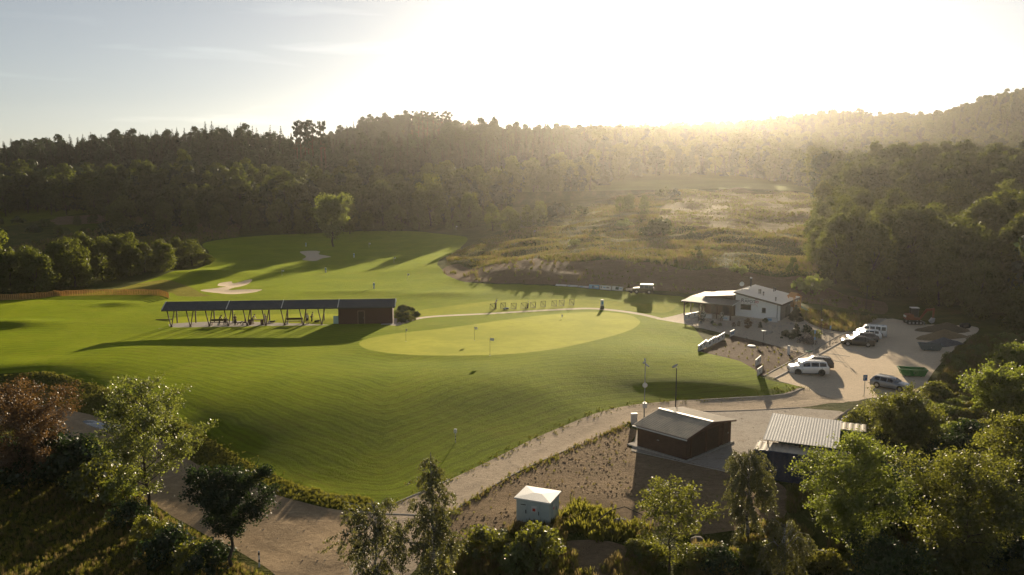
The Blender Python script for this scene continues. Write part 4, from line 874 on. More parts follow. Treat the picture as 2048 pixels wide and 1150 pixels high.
# timber annex and porch on the left
AX0, AX1, AY0, AY1 = CL + .02, CL + 5.4, -6.2, .9
MB().prism([(AX0, 0.1), (AX1, 0.1), (AX1, 3.55), (AX0, 4.15)], AY0, AY1, 'Y').build('annex_wall', P_DWOOD, CH)
for k in range(26):
    x = AX0 + (k + .5) * (AX1 - AX0) / 26; h = 4.12 - .6 * (x - AX0) / (AX1 - AX0); MB().box((x, AY1 + .015, h / 2 + .1), ((AX1 - AX0) / 26 - .03, .03, h - .15)).build('wall_board', P_DWOOD, CH)
def slab(a, b, c, d, t=.1, name='porch_roof', mat=None):
    vs = [Vector(v) for v in (a, b, c, d)]; return MB().add(vs + [v + Vector((0, 0, t)) for v in vs], [(0, 1, 2, 3), (4, 5, 6, 7), (0, 1, 5, 4), (1, 2, 6, 5), (2, 3, 7, 6), (3, 0, 4, 7)]).build(name, mat or P_METAL, CH)
slab((AX0, AY1 + .35, 4.17), (AX1 + .45, AY1 + .35, 3.52), (AX1 + .45, AY0 - .3, 3.52), (AX0, AY0 - .3, 4.17), name='annex_roof', mat=P_PORCH)
PX0, PX1, PY = CL - 1.2, CL + 8.1, 5.0
slab((PX0, PY, 2.92), (PX1, PY, 2.92), (PX1, AY1 + .02, 3.30), (PX0, AY1 + .02, 3.30), name='porch_roof', mat=P_PORCH)
slab((AX1 + .02, AY1, 3.30), (PX1, AY1, 3.30), (PX1, AY0, 3.30), (AX1 + .02, AY0, 3.42), name='porch_roof', mat=P_PORCH)
MB().bar((PX0, PY + .06, 2.90), (PX1, PY + .06, 2.90), .12, .14).build('gutter', P_DARK, CH)
MB().bar((PX1 + .06, PY, 2.95), (PX1 + .06, AY0, 3.30), .08, .18).build('fascia', P_WPLAST, CH)
MB().bar((PX0 - .05, PY, 2.97), (PX0 - .05, AY1, 3.35), .07, .14).build('fascia', P_WPLAST, CH)
for x in (PX0 + .4, PX0 + 2.9, PX0 + 5.6, PX1 - .35):
    MB().box((x, PY - .35, 1.3), (.18, .18, 3.1)).build('porch_post', P_DWOOD, CH)
    m = MB(); m.bar((x, PY - .35, 2.1), (x + (.7 if x < PX1 - 1 else -.7), PY - .35, 2.82), .10); m.build('brace', P_DWOOD, CH)
for y in (1.6, -2.4, AY0 + .2): MB().box((PX1 - .35, y, 1.5), (.18, .18, 3.2)).build('porch_post', P_DWOOD, CH)
MB().bar((PX0 + .3, PY - .35, 2.80), (PX1 - .2, PY - .35, 2.80), .14, .18).build('porch_beam', P_DWOOD, CH)
MB().prism([(PX0 + .2, AY1 + .05), (PX1 + .2, AY1 + .05), (PX1 + .2, PY + .1), (PX0 + .2, PY + .1)], -.55, .06, 'Z').build('porch_floor', P_CONC, CH)
for k in range(2):
    w_ = MB().box((AX0 + 1.4 + k * 2.1, AY1 + .05, 1.5), (1.3, .06, 1.9)).build('window', P_DARK, CH); MB().box((AX0 + 1.4 + k * 2.1, AY1 + .09, 1.5), (1.15, .03, 1.75)).build('pane', P_GLASS, w_)

# banner boards: white boards with blue and dark print
def banner(loc, rz_, wd, h, label, group=None, marks=((-.35, .18, .5, 'P_LBLUE'), (.1, .5, .22, 'P_GREY')), tilt=0.0, blue=False, cat='banner'):
    o = empty('banner_board', loc, rz_, label, cat, group)
    T = Matrix.Rotation(tilt, 4, 'X')
    MB().box((0, 0, h / 2), (wd, .05, h), M=T).build('board', P_LBLUE if blue else P_WPLAST, o)
    m = MB(); [m.box((0, -.0, z), (wd, .07, .05), M=T) for z in (.02, h - .02)]; [m.box((s * (wd / 2 - .02), 0, h / 2), (.05, .07, h), M=T) for s in (-1, 1)]; m.build('frame', P_STEEL, o)
    for cx_, w_, hh, mt in marks: MB().box((cx_ * wd, -.032, h * .52), (w_ * wd, .012, hh * h), M=T).build('print', globals()[mt], o)
    return o
def along(pa, pb): a, b = hit(*pa), hit(*pb); return (a + b) / 2, math.atan2(b.y - a.y, b.x - a.x), (b - a).length
c, r_, l = along((1110, 572), (1134, 573.5)); L0 = [(1110,572,1133,573.2),(1133.5,573.3,1155,574.5),(1155.5,574.5,1177,577),(1177,577,1198.5,578.5),(1199.5,578.5,1222,580.5),(1223,580.5,1245.5,582)]
for i, (a, b, c_, d) in enumerate(L0):
    p, r_, l = along((a, b), (c_, d)); 
    banner(p, r_, l * .97, .9 if i > 2 else .62, ['white banner board leaning flat, first from the left end of the row', 'white banner board leaning back, second from the left of the row', 'white banner board leaning back, just left of the blue one', 'blue tinted banner board with a dark round logo, tallest of the row', 'white banner board with small grey print, right of the blue one', 'white banner board with a teal block, nearest the off road car'][i],
      'sponsor banners below the dirt slope', marks=[(), ((-.3, .2, .3, 'P_LBLUE'),), ((-.2, .3, .3, 'P_LBLUE'),), ((-.1, .12, .5, 'P_NAVY'), (.25, .3, .3, 'P_WPLAST')), ((-.38, .1, .45, 'P_GREY'), (-.1, .25, .2, 'P_LBLUE'), (.2, .25, .25, 'P_GREY')), ((-.02, .3, .6, 'P_TGREEN'), (.3, .2, .2, 'P_LBLUE'))][i], tilt=-1.0 if i < 3 else -.25, blue=(i == 3))
for a, b, h, lb, mk in [((1368.5,640.5),(1398,633),.95,'long white banner board along the left end of the porch',((-.2,.06,.4,'P_NAVY'),(.2,.05,.4,'P_NAVY'))),((1408,636.5),(1424,637),.75,'light blue banner board under the porch roof',((.1,.3,.3,'P_WPLAST'),)),((1439,640),(1458.5,642),.85,'white banner board with a navy emblem beside the right porch post',((-.28,.16,.5,'P_NAVY'),(.1,.4,.15,'P_LBLUE'))),((1532,643),(1555,645.5),.8,'white banner board with a blue stripe at the corner of the white house',((-.2,.4,.5,'P_LBLUE'),)),((1459.5,674),(1469,670),.9,'small white board with blue print at the corner of the mulch bed',((-.1,.3,.4,'P_BLUE'),(.25,.2,.5,'P_BLUE'))),((1510.5,733),(1521,726),.95,'small white board tilted at the lower left of the mulch bed',((0,.3,.2,'P_GREY'),)),((1514,752),(1524,746),.9,'small white board nearest the lawn tip by the pavement',((0,.25,.2,'P_GREY'),))]:
    p, r_, l = along(a, b); banner(p, r_, max(l, 1.0), h, lb, marks=mk)
# long white board wall at the lawn edge: three boards in a row
for i, (a, b) in enumerate([((1396, 703), (1413, 695.5)), ((1413.5, 695.3), (1431, 687)), ((1431.5, 686.8), (1449, 678))]):
    p, r_, l = along(a, b); banner(p, r_, l, 1.0, ['long white board beside the mulch bed, lowest and leftmost of three', 'long white board beside the mulch bed, middle one of three', 'long white board beside the mulch bed, uppermost of three'][i], 'white boards between lawn and mulch bed', marks=((-.2, .2, .3, 'P_GREY'), (.25, .15, .3, 'P_GREY')))

# flower pots and shrubs in white bloom at the porch
def pot(px, py, s, lb):
    p = hit(px, py); o = empty('potted_plant', (p.x, p.y, p.z + .0), 0, lb, 'potted plant')
    MB().lathe([(.18, 0), (.26, .02), (.32, .45), (.28, .45), (.25, .3)], n=12).build('pot', P_DSTONE, o)
    rng = np.random.default_rng(int(px)); n = 240; d = unit(rng.normal(size=(n, 3))); V, F = quads(np.array([0, 0, .5 + .75 * s]) + d * np.array([.55, .55, .8]) * s * rng.uniform(.4, 1, (n, 1)), d, np.full(n, .17), rng)
    link_mesh('flowers', mesh_mats('flowers', V, F, (rng.uniform(size=n) < .45).astype(int), [M_LEAF_DARK, M_WHITEB]), None, o)
M_WHITEB = leaf_mat('white_blossom', (.62, .58, .52), (.72, .68, .62), (.5, .45, .38), .3)
for a in [(1399, 640, .8, 'potted plant in white bloom at the left of the porch front'), (1406, 643, .9, 'taller potted plant in white bloom beside the porch brace'), (1443, 641, .7, 'white flowering pot at the foot of the right porch post')]: pot(*a)
# timber play tower with slide behind the house
p = hit(1602, 640); PT = empty('play_tower', (p.x + .3, p.y + 4.5, height(p.x, p.y + 4.5)), R(20), 'orange timber play tower with a slide behind the white clubhouse', 'play tower')
for sx in (-.75, .75):
    for sy in (-.75, .75): MB().box((sx, sy, 1.6), (.12, .12, 3.3)).build('post', P_LWOOD, PT)
MB().box((0, 0, 1.35), (1.7, 1.7, .10)).build('platform', P_LWOOD, PT)
for k in range(5): MB().box((-.82, 0, 1.5 + k * .18), (.04, 1.7, .14)).build('plank', P_LWOOD, PT); MB().box((0, -.82, 1.5 + k * .18), (1.5, .04, .14)).build('plank', P_LWOOD, PT)
for s in (-1, 1): MB().add([(s * .95, -.95, 3.05), (s * .95, .95, 3.05), (0, .95, 3.75), (0, -.95, 3.75), (s * .95, -.95, 3.10), (s * .95, .95, 3.10), (0, .95, 3.81), (0, -.95, 3.81)], [(0, 1, 2, 3), (4, 5, 6, 7), (0, 1, 5, 4), (1, 2, 6, 5), (2, 3, 7, 6), (3, 0, 4, 7)]).build('roof_board', P_LWOOD, PT)
MB().box((0, -.9, .45), (1.3, .3, .06)).build('seat', P_WPLAST, PT)
m = MB(); m.bar((.8, 0, 1.4), (3.0, -.2, .25), .5, .05); m.bar((.8, -.27, 1.5), (3.0, -.47, .35), .05, .2); m.bar((.8, .27, 1.5), (3.0, .07, .35), .05, .2); m.bar((3.0, -.2, .25), (3.5, -.25, .22), .5, .05); m.build('slide', P_TEAL, PT)

# ------------------------------------------------------------------ brick store with ridged roof
G2 = hit(1372, 922); G2.z = 0; thg = R(44)
GA = empty('store_shed', G2, thg, 'brown brick store shed with a ridged grey roof on the pale gravel yard', 'shed')
M_ = Matrix.Translation(G2) @ Matrix.Rotation(thg, 4, 'Z')
GL = solve(lambda x: -proj(M_ @ Vector((x, 0, 0)))[0], -1461, 2, 16); GW = solve(lambda y: proj(M_ @ Vector((0, y, 0)))[0], 1274.5, 2, 14)
# local: x along the gable end to the right and back, y along the eave to the left
EH, RH = 2.1, 2.72
def brick_mat(name, c1, c2, mo):
    g = N(name); tcd = g.n('ShaderNodeTexCoord').outputs['Object']; s_ = g.n('ShaderNodeSeparateXYZ', Vector=tcd); cb = g.n('ShaderNodeCombineXYZ'); g.set(cb.inputs[0], g.math('ADD', s_.outputs[0], s_.outputs[1])); g.set(cb.inputs[1], s_.outputs[2])
    b = g.n('ShaderNodeTexBrick', Vector=cb.outputs[0], Scale=1.0); b.inputs['Brick Width'].default_value = .30; b.inputs['Row Height'].default_value = .10; b.inputs['Mortar Size'].default_value = .012
    for k, c in (('Color1', c1), ('Color2', c2), ('Mortar', mo)): b.inputs[k].default_value = (*c, 1)
    c = g.mix(g.ramp(g.noise(2, 5, obj=True), .4, .7, (0, 0, 0), (.4,) * 3), b.outputs[0], tuple(x * .5 for x in c1))
    return g.done(g.bsdf(c, .85, g.bump(b.outputs['Fac'], -.6, .02), 0, .15))
P_BRICK = brick_mat('brown_brick', (.095, .055, .036), (.13, .075, .05), (.06, .042, .034))
MB().prism([(0, 0), (GL, 0), (GL, EH), (GL / 2, RH), (0, EH)], 0, GW, 'Y').build('wall', P_BRICK, GA)
MB().prism([(-.25, -.25), (GL + .25, -.25), (GL + .25, GW + 1.0), (-.25, GW + 1.0)], -.3, .07, 'Z').build('floor_slab', P_CONC, GA)
for k in range(21):      # brick courses standing proud on both visible walls
    z = .12 + k * .10
    MB().box((-.008, GW / 2, z), (.016, GW, .085)).build('brick_course', P_BRICK, GA)
def roof_pt(x, y): return Vector((x, y, EH + .08 + (RH - EH) * (1 - abs(x - GL / 2) / (GL / 2))))
P_SHEET = plain('weathered_roof_sheet', (.52, .45, .35), .7, .0, var=.22, scale=1.2, bump=.3, grime=.3, spec=.1)
for side in (0, 1):
    xe_, xr = (-.35, GL / 2) if side == 0 else (GL + .35, GL / 2); a, b, c_, d = roof_pt(xe_, -.3), roof_pt(xe_, GW + .3), roof_pt(xr, GW + .3), roof_pt(xr, -.3)
    up = Vector((0, 0, .06)); rp_ = MB().add([a, b, c_, d, a + up, b + up, c_ + up, d + up], [(0, 1, 2, 3), (4, 5, 6, 7), (0, 1, 5, 4), (1, 2, 6, 5), (2, 3, 7, 6), (3, 0, 4, 7)]).build('roof', P_SHEET, GA)
    nr = 22
    for k in range(nr):
        y = -.3 + (k + .5) * (GW + .6) / nr; e, r2 = roof_pt(xe_, y), roof_pt(xr, y); MB().bar(e + Vector((0, 0, .075)), r2 + Vector((0, 0, .075)), .08, .05).build('roof_ridge', P_SHEET, rp_)
MB().bar(roof_pt(GL / 2, -.34) + Vector((0, 0, .1)), roof_pt(GL / 2, GW + .34) + Vector((0, 0, .1)), .35, .06).build('ridge_cap', P_METAL, GA)
for a, b in [((-.35, -.33), (GL / 2, -.33)), ((GL / 2, -.33), (GL + .35, -.33))]: MB().bar(roof_pt(*a), roof_pt(*b), .05, .16).build('verge_board', P_LWOOD if False else P_BROWN, GA)
MB().bar((-.42, -.3, EH - .06), (-.42, GW + .3, EH - .06), .10, .09).build('gutter', P_WPLAST, GA)
def panel_door(xa, xb, h, n, name, mat):
    d = MB().box(((xa + xb) / 2, -.03, h / 2 + .08), (xb - xa, .06, h)).build(name, mat, GA)
    for k in range(n): MB().box(((xa + xb) / 2, -.07, .08 + (k + .5) * h / n), (xb - xa - .06, .03, h / n - .03)).build('door_slat', mat, d)
    m = MB(); [m.box((x, -.05, h / 2 + .08), (.07, .1, h + .06)) for x in (xa, xb)]; m.box(((xa + xb) / 2, -.05, h + .12), (xb - xa + .1, .1, .07)); m.build('door_frame', P_BROWN, GA); return d
gd = panel_door(GL * .09, GL * .39, 2.1, 9, 'garage_door', P_DWOOD); gd = panel_door(GL * .42, GL * .70, 2.1, 9, 'garage_door', P_DWOOD); d = panel_door(GL * .80, GL * .92, 2.05, 4, 'door', P_DWOOD); MB().box((GL * .905, -.12, 1.1), (.06, .05, .14)).build('handle', P_STEEL, d)
MB().box((-.06, GW * .56, 1.2), (.10, .22, .08)).build('tap', P_STEEL, GA)

# ------------------------------------------------------------------ transformer kiosk
K0 = hit(1098, 1056); thk = R(0); ka, kb = hit(1033, 1040), hit(1125, 1028)
rk = math.atan2(K0.y - ka.y, K0.x - ka.x); kw, kd = (K0 - ka).length, 2.2
KI = empty('transformer_kiosk', K0, rk, 'small pale grey transformer kiosk with a flat white roof beside the brown plot', 'kiosk')
MB().prism([(-kw, 0), (0, 0), (0, kd), (-kw, kd)], -.3, 1.85, 'Z').build('wall', P_KIOSK, KI)
m = MB(); e = .14; m.add([(-kw - e, -e, 1.86), (e, -e, 1.86), (e, kd + e, 1.86), (-kw - e, kd + e, 1.86), (-kw - e, -e, 1.97), (e, -e, 1.97), (e, kd + e, 1.97), (-kw - e, kd + e, 1.97), (-kw * .62, kd / 2, 2.05), (-kw * .38, kd / 2, 2.05)], [(3, 2, 1, 0), (0, 1, 5, 4), (1, 2, 6, 5), (2, 3, 7, 6), (3, 0, 4, 7), (4, 5, 9, 8), (6, 7, 8, 9), (5, 6, 9), (7, 4, 8)]); m.build('roof', P_WPLAST, KI)
for x0_, wd in [(-kw * .78, .55), (-kw * .42, .75)]:
    d = MB().box((x0_, -.03, .95 if wd > .6 else 1.25), (wd, .05, 1.6 if wd > .6 else .85)).build('door', P_KIOSK, KI); MB().box((x0_ + wd * .38, -.07, 1.0), (.05, .04, .28)).build('handle', P_DARK, d)
    if wd > .6:
        MB().box((x0_ - .08, -.06, 1.28), (.40, .015, .46)).build('warning_notice', P_WPLAST, d); MB().box((x0_ - .08, -.072, 1.22), (.22, .012, .22)).build('notice_print', P_RED, d)
    else: MB().box((x0_, -.06, 1.5), (.4, .02, .06)).build('vent_slot', P_DARK, d)
d = MB().box((.03, kd * .45, .95), (.05, .8, 1.6)).build('door', P_KIOSK, KI); MB().box((.065, kd * .38, 1.30), (.015, .34, .44)).build('warning_notice', P_WPLAST, d); MB().box((.077, kd * .38, 1.2), (.012, .2, .18)).build('notice_print', P_RED, d); MB().box((.07, kd * .62, 1.0), (.04, .05, .28)).build('handle', P_DARK, d)

# ------------------------------------------------------------------ shipping containers with a sheet roof between them
def container(name, base, rz_, Lc, Wc, Hc, mat, label):
    o = empty(name, base, rz_, label, 'container')
    def wave(l, n, amp): return [(i * l / n, amp * (1 if (i // 2) % 2 else -1)) for i in range(n + 1)]
    for y, s in ((0, -1), (Wc, 1)):
        m = MB(); w2 = wave(Lc - .2, 56, .018); vs = [(x + .1, y + a - s * .05, z) for x, a in w2 for z in (.12, Hc - .1)]; m.add(vs, [(2 * i, 2 * i + 2, 2 * i + 3, 2 * i + 1) for i in range(len(w2) - 1)]); m.build('side_wall', mat, o)
    m = MB(); vs = []; w2 = wave(Lc, 56, .02); vs = [(x, y, Hc + a) for x, a in w2 for y in (.05, Wc - .05)]; m.add(vs, [(2 * i, 2 * i + 2, 2 * i + 3, 2 * i + 1) for i in range(len(w2) - 1)]); m.build('roof', P_SHEET, o)
    m = MB(); m.box((.06, Wc / 2, Hc / 2), (.06, Wc - .1, Hc - .2)); m.build('end_wall', mat, o); d = MB().box((Lc - .06, Wc / 2, Hc / 2), (.06, Wc - .1, Hc - .2)).build('door', mat, o); [MB().tube([(Lc + .0, Wc * k, .2), (Lc + .0, Wc * k, Hc - .2)], .025, 6).build('lock_rod', P_STEEL, d) for k in (.2, .42, .58, .8)]
    m = MB(); [m.box((x, y, Hc / 2), (.16, .16, Hc)) for x in (.06, Lc - .06) for y in (.06, Wc - .06)]; [m.box((Lc / 2, y, z), (Lc, .12, .16)) for y in (.06, Wc - .06) for z in (.08, Hc - .08)]; m.build('frame', mat, o); return o
C1 = hit(1506, 955); C1.z = 0; rc = R(-24)
container('shipping_container', C1, rc, 7.2, 2.4, 2.5, P_NAVY, 'navy shipping container with a weathered ribbed roof behind the birch')
CM = Matrix.Translation(C1) @ Matrix.Rotation(rc, 4, 'Z')
C2_ = CM @ Vector((1.2, 8.6, 0)); container('shipping_container', C2_, rc, 7.4, 2.4, 2.55, P_TGREEN, 'dark green shipping container beyond the shiny metal roof')
SR = empty('lean_to_roof', C1, rc, 'shiny corrugated metal roof spanning the gap between two containers', 'roof')
m = MB(); nn = 104; vs = []; fs = []; lx = 6.0
for i in range(nn + 1):
    x = .5 + i * lx / nn; a = .008 * math.cos(i * math.pi / 2 * 1.0) if i % 2 == 0 else 0.0
    vs += [(x, 1.6, 2.92 + a), (x, 8.9, 3.25 + a)]
fs = [(2 * i, 2 * i + 2, 2 * i + 3, 2 * i + 1) for i in range(nn)]
b_ = len(vs); vs2 = [(x, y, z - .03) for x, y, z in vs]; m.add(vs + vs2, fs + [(f[3] + b_, f[2] + b_, f[1] + b_, f[0] + b_) for f in fs]); m.build('roof_sheet', P_ZINC, SR)
for x in (.9, 3.5, 6.1): MB().bar((x, 1.7, 2.82), (x, 8.8, 3.13), .08, .14).build('rafter', P_LWOOD, SR); MB().box((x, 1.75, 2.66), (.1, .1, .3)).build('prop', P_BROWN, SR); MB().box((x, 8.75, 2.8), (.1, .1, .55)).build('prop', P_BROWN, SR)
# ------------------------------------------------------------------ kerbs and edgings
def kerb(pts, wd, h, name='kerb', mat=None, lift=0.0):
    P = [hit(*q) for q in pts]; P = [Vector((a[0], a[1], 0)) for a in spline(P, False, 1.2)]
    m = MB()
    for a, b in zip(P[:-1], P[1:]):
        a.z = height(a.x, a.y) + lift; b = Vector((b.x, b.y, height(b.x, b.y) + lift)); m.bar(a + (b - a) * .01, b - (b - a) * .01, wd, h * 2)
    return tag(m.build(name, mat or P_CONC), kind='structure')
kerb([(1549, 757), (1600, 729), (1660, 697), (1720, 665), (1772, 638)], .14, .10)
kerb([(1528, 752), (1560, 734), (1612, 707)], .10, .07); kerb([(1620, 703), (1660, 681), (1700, 661), (1752, 636)], .10, .07)
kerb([(1607, 776), (1590, 783), (1560, 790), (1450, 797), (1400, 800)], .10, .07); kerb([(905, 1024), (930, 1006), (1040, 942), (1150, 893)], .09, .05)
kerb([(720, 1023), (757, 1027), (800, 1028), (840, 1030), (868, 1020)], .08, .03); kerb([(757, 1024), (800, 1002), (850, 981), (900, 958)], .09, .04); kerb([(1262, 902), (1372, 926), (1505, 955)], .10, .06); kerb([(1380, 823), (1480, 821), (1600, 815)], .08, .04)
# ------------------------------------------------------------------ vehicles
def paint(name, col, rough=.28, metal=.25): return plain(name, col, rough, metal, var=.03, scale=1.5, spec=.55, Coat_Weight=.5, Coat_Roughness=.08)
C_WHITE, C_BLACK, C_SILVER, C_OLIVE = paint('white_car_paint', (.74, .74, .73)), paint('black_car_paint', (.012, .012, .013)), paint('silver_blue_car_paint', (.20, .23, .27), .3, .5), paint('dark_olive_paint', (.05, .045, .03), .5)
C_TAIL = plain('tail_lamp_red', (.28, .01, .01), .25); C_LAMP = plain('headlamp_glass', (.6, .62, .65), .12); C_RIM = plain('alloy_rim', (.28, .28, .29), .35, .7)
STY = {  # (x fraction front positive, top height fraction, belt fraction, half width fraction, roof half width fraction)
 'suv': [(-.500, .50, .48, .86, .84), (-.492, .64, .58, .93, .88), (-.465, .70, .62, .96, .86), (-.435, .93, .63, .97, .74), (-.36, .985, .63, 1, .73), (-.1, 1.0, .61, 1, .73), (.07, .985, .60, 1, .72), (.14, .93, .60, 1, .72), (.255, .655, .60, 1, .83), (.36, .63, .585, .99, .84), (.455, .575, .54, .95, .82), (.49, .48, .46, .88, .78), (.5, .36, .34, .82, .76)],
 'wagon': [(-.5, .46, .44, .85, .83), (-.49, .62, .58, .92, .88), (-.47, .68, .62, .95, .86), (-.40, .95, .63, .97, .72), (-.33, .99, .63, 1, .71), (-.1, 1.0, .62, 1, .70), (.03, .985, .61, 1, .70), (.08, .95, .61, 1, .70), (.22, .66, .61, 1, .82), (.36, .62, .58, .99, .84), (.46, .54, .52, .94, .82), (.49, .44, .42, .86, .78), (.5, .32, .30, .80, .76)],
 'sedan': [(-.5, .46, .44, .85, .83), (-.492, .66, .62, .92, .86), (-.47, .72, .66, .94, .82), (-.37, .76, .67, .97, .80), (-.22, .95, .66, 1, .68), (-.12, 1.0, .65, 1, .67), (0, 1.0, .64, 1, .67), (.07, .95, .63, 1, .68), (.22, .68, .63, 1, .82), (.36, .63, .60, .99, .84), (.46, .55, .53, .94, .82), (.49, .44, .42, .86, .78), (.5, .32, .30, .80, .76)],
 'van': [(-.5, .50, .46, .92, .90), (-.497, .70, .52, .95, .90), (-.485, .96, .54, .96, .86), (-.45, .99, .54, .98, .86), (-.1, 1.0, .54, 1, .86), (.12, .99, .54, 1, .85), (.20, .95, .54, 1, .84), (.34, .58, .53, .99, .86), (.44, .50, .47, .95, .84), (.49, .42, .40, .90, .80), (.5, .30, .28, .84, .78)],
 'jeep': [(-.5, .50, .48, .96, .94), (-.497, .60, .56, .98, .94), (-.49, .97, .58, .99, .90), (-.46, 1.0, .58, 1, .90), (0, 1.0, .58, 1, .89), (.09, .99, .58, 1, .88), (.13, .94, .58, 1, .88), (.17, .64, .58, 1, .92), (.36, .61, .57, .98, .90), (.47, .57, .54, .95, .88), (.495, .50, .48, .92, .86), (.5, .34, .32, .90, .84)],
}
CAB = {'suv': (3, 7), 'wagon': (3, 7), 'sedan': (4, 7), 'van': (2, 6), 'jeep': (2, 6)}
def car(style, loc, rz_, Lc, Wc, Hc, mat, label, rim=None, rails=False, roofmat=None, rwin=None):
    o = empty({'van': 'parked_van', 'jeep': 'off_road_car'}.get(style, 'parked_car'), loc, rz_, label, 'van' if style == 'van' else 'car', 'cars in the car park' if style != 'jeep' else None)
    st = STY[style]; cl = .18 * Hc / 1.6 if style != 'jeep' else .30; wh = Wc / 2; V = []; m = MB(); ns = len(st); c0, c1 = CAB[style]
    def sec(s):
        x, zt, zb, wf, wr = s; zt, zb = zt * Hc, min(zb, zt - .015) * Hc; w_ = wh * wf; r_ = wh * wr
        return [(x * Lc, 0, cl), (x * Lc, w_ * .90, cl), (x * Lc, w_ * .985, cl + .22 * (zb - cl)), (x * Lc, w_, cl + .6 * (zb - cl)), (x * Lc, w_ * .985, zb), (x * Lc, r_ + .0, zt - .035 * Hc * (1 if zt > zb + .1 else .3)), (x * Lc, r_ * .82, zt), (x * Lc, 0, zt + .012)]
    secs = [sec(s) for s in st]; k = 8
    for s in secs: V += s + [(a, -b, c) for a, b, c in s]
    F = []
    for i in range(ns - 1):
        for j in range(k - 1):
            a = i * 16 + j; F.append((a, a + 1, a + 17, a + 16)); b = i * 16 + 8 + j; F.append((b + 1, b, b + 16, b + 17))
    F += [(7 - j + 0, 7 - j - 1, 8 + 7 - j - 1, 8 + 7 - j) for j in range(7)]; e = (ns - 1) * 16; F += [(e + j, e + j + 1, e + 8 + j + 1, e + 8 + j) for j in range(7)]
    m.add(V, F); body = m.build('body', mat, o, smooth=True, auto=38)
    # glass: proud of the shell
    def sidepane(xa, xb, s):
        pts = []
        for x in (xa, (xa + xb) / 2, xb):
            i = max(q for q in range(ns) if st[q][0] * Lc <= x + 1e-6); i = min(i, ns - 2); t = (x - st[i][0] * Lc) / ((st[i + 1][0] - st[i][0]) * Lc); L4 = [secs[i][4][q] * (1 - t) + secs[i + 1][4][q] * t for q in range(3)]; L5 = [secs[i][5][q] * (1 - t) + secs[i + 1][5][q] * t for q in range(3)]
            lo = [L4[q] * .90 + L5[q] * .10 for q in range(3)]; hi = [L4[q] * .12 + L5[q] * .88 for q in range(3)]; pts.append((lo, hi))
        vs = [(p[0], s * (p[1] + .012), p[2] + .004) for lo, hi in pts for p in (lo, hi)]
        return MB().add(vs, [(0, 2, 3, 1), (2, 4, 5, 3)]).build('side_window', P_GLASS, o)
    xr, xf = st[c0][0] * Lc, st[c1][0] * Lc + .12 * (1 if style != 'jeep' else .3)
    cuts = [xr + .1 + (xf - xr) * f for f in ((0, .28, .31, .64, .67, .97) if style in ('suv', 'wagon', 'jeep') else (.02, .47, .51, .97) if style == 'sedan' else (.0, .20, .24, .46, .50, .72, .76, .99))]
    for s in (-1, 1):
        for a, b in zip(cuts[::2], cuts[1::2]): sidepane(a, b - .02, s)
    def endpane(i, j, name):
        a4, b4 = secs[i], secs[j]; lo, hi = a4[5], b4[5]; f = .86
        if a4[5][2] > b4[5][2]: lo, hi = hi, lo
        n_ = Vector((hi[2] - lo[2], 0, -(hi[0] - lo[0]))).normalized(); n_ = n_ if (n_.x > 0) == (lo[0] > 0) else -n_
        A = [lo[0] + (hi[0] - lo[0]) * .06, lo[1] * .97, lo[2] + (hi[2] - lo[2]) * .06]; B = [lo[0] + (hi[0] - lo[0]) * .94, hi[1] * .93, lo[2] + (hi[2] - lo[2]) * .94]
        d = n_ * .045; return MB().add([(A[0] + d.x, -A[1], A[2] + d.z), (A[0] + d.x, A[1], A[2] + d.z), (B[0] + d.x, B[1], B[2] + d.z), (B[0] + d.x, -B[1], B[2] + d.z)], [(0, 1, 2, 3)]).build(name, P_GLASS, o)
    endpane(c1, c1 + 1, 'windscreen'); endpane(c0 - 1, c0, 'rear_window')
    rw = {'suv': .37, 'wagon': .32, 'sedan': .34, 'van': .34, 'jeep': .38}[style]
    for sx in (-.30, .295):
        for s in (-1, 1):
            c = Vector((sx * Lc, s * (wh - .10), rw)); RM = Matrix.Rotation(R(90), 3, 'X')
            MB().lathe([(rw + .065, -.125), (rw + .065, .125)], c + Vector((0, s * .0, .03)), 18, RM).build('wheel_arch', P_BLACK, body)
            ty = MB().lathe([(rw * .6, -.13), (rw * .95, -.13), (rw, -.09), (rw, .09), (rw * .95, .135), (rw * .6, .135)], c, 20, RM).build('tyre', P_BLACK, o)
            MB().lathe([(rw * .66, -.142), (rw * .55, -.150), (rw * .15, -.146)], c, 12, RM).build('rim', rim or C_RIM, ty) if s > 0 else MB().lathe([(rw * .66, .142), (rw * .55, .150), (rw * .15, .146)], c, 12, RM).build('rim', rim or C_RIM, ty)
    for s in (-1, 1):
        MB().box((st[-3][0] * Lc + .045, s * wh * .66, .47 * Hc), (.16, .34, .12)).build('headlight', C_LAMP, o)
        MB().box((st[1][0] * Lc + .005, s * wh * .74, .53 * Hc), (.10, .26, .13 if style != 'van' else .3)).build('tail_light', C_TAIL, o)
        MB().box((xf + .08, s * (wh + .07), st[c1 + 1][2] * Hc + .10), (.12, .16, .12)).build('wing_mirror', mat, o)
        MB().box((-.02 * Lc, s * (wh - .005), cl + .03), (.42 * Lc, .04, .08)).build('side_skirt', P_BLACK, o)
        for f in (.22, .60): MB().box((xr + (xf - xr) * f, s * (wh + .004), st[5][2] * Hc - .10), (.16, .03, .03)).build('door_handle', mat, o)
    MB().box((.5 * Lc - .02, 0, .30 * Hc), (.06, Wc * .62, .14)).build('grille', P_BLACK, o); MB().box((-.5 * Lc + .0, 0, .24 * Hc), (.05, Wc * .7, .12)).build('rear_bumper', P_BLACK, o)
    MB().box((-.5 * Lc - .005, 0, .42 * Hc), (.03, .52, .12)).build('number_plate', P_WPLAST, o)
    if rails: [MB().bar((xr + .1, s * wh * .70, Hc * 1.005), (xf - .35, s * wh * .70, Hc * 1.005), .04, .05).build('roof_rail', P_STEEL, o) for s in (-1, 1)]
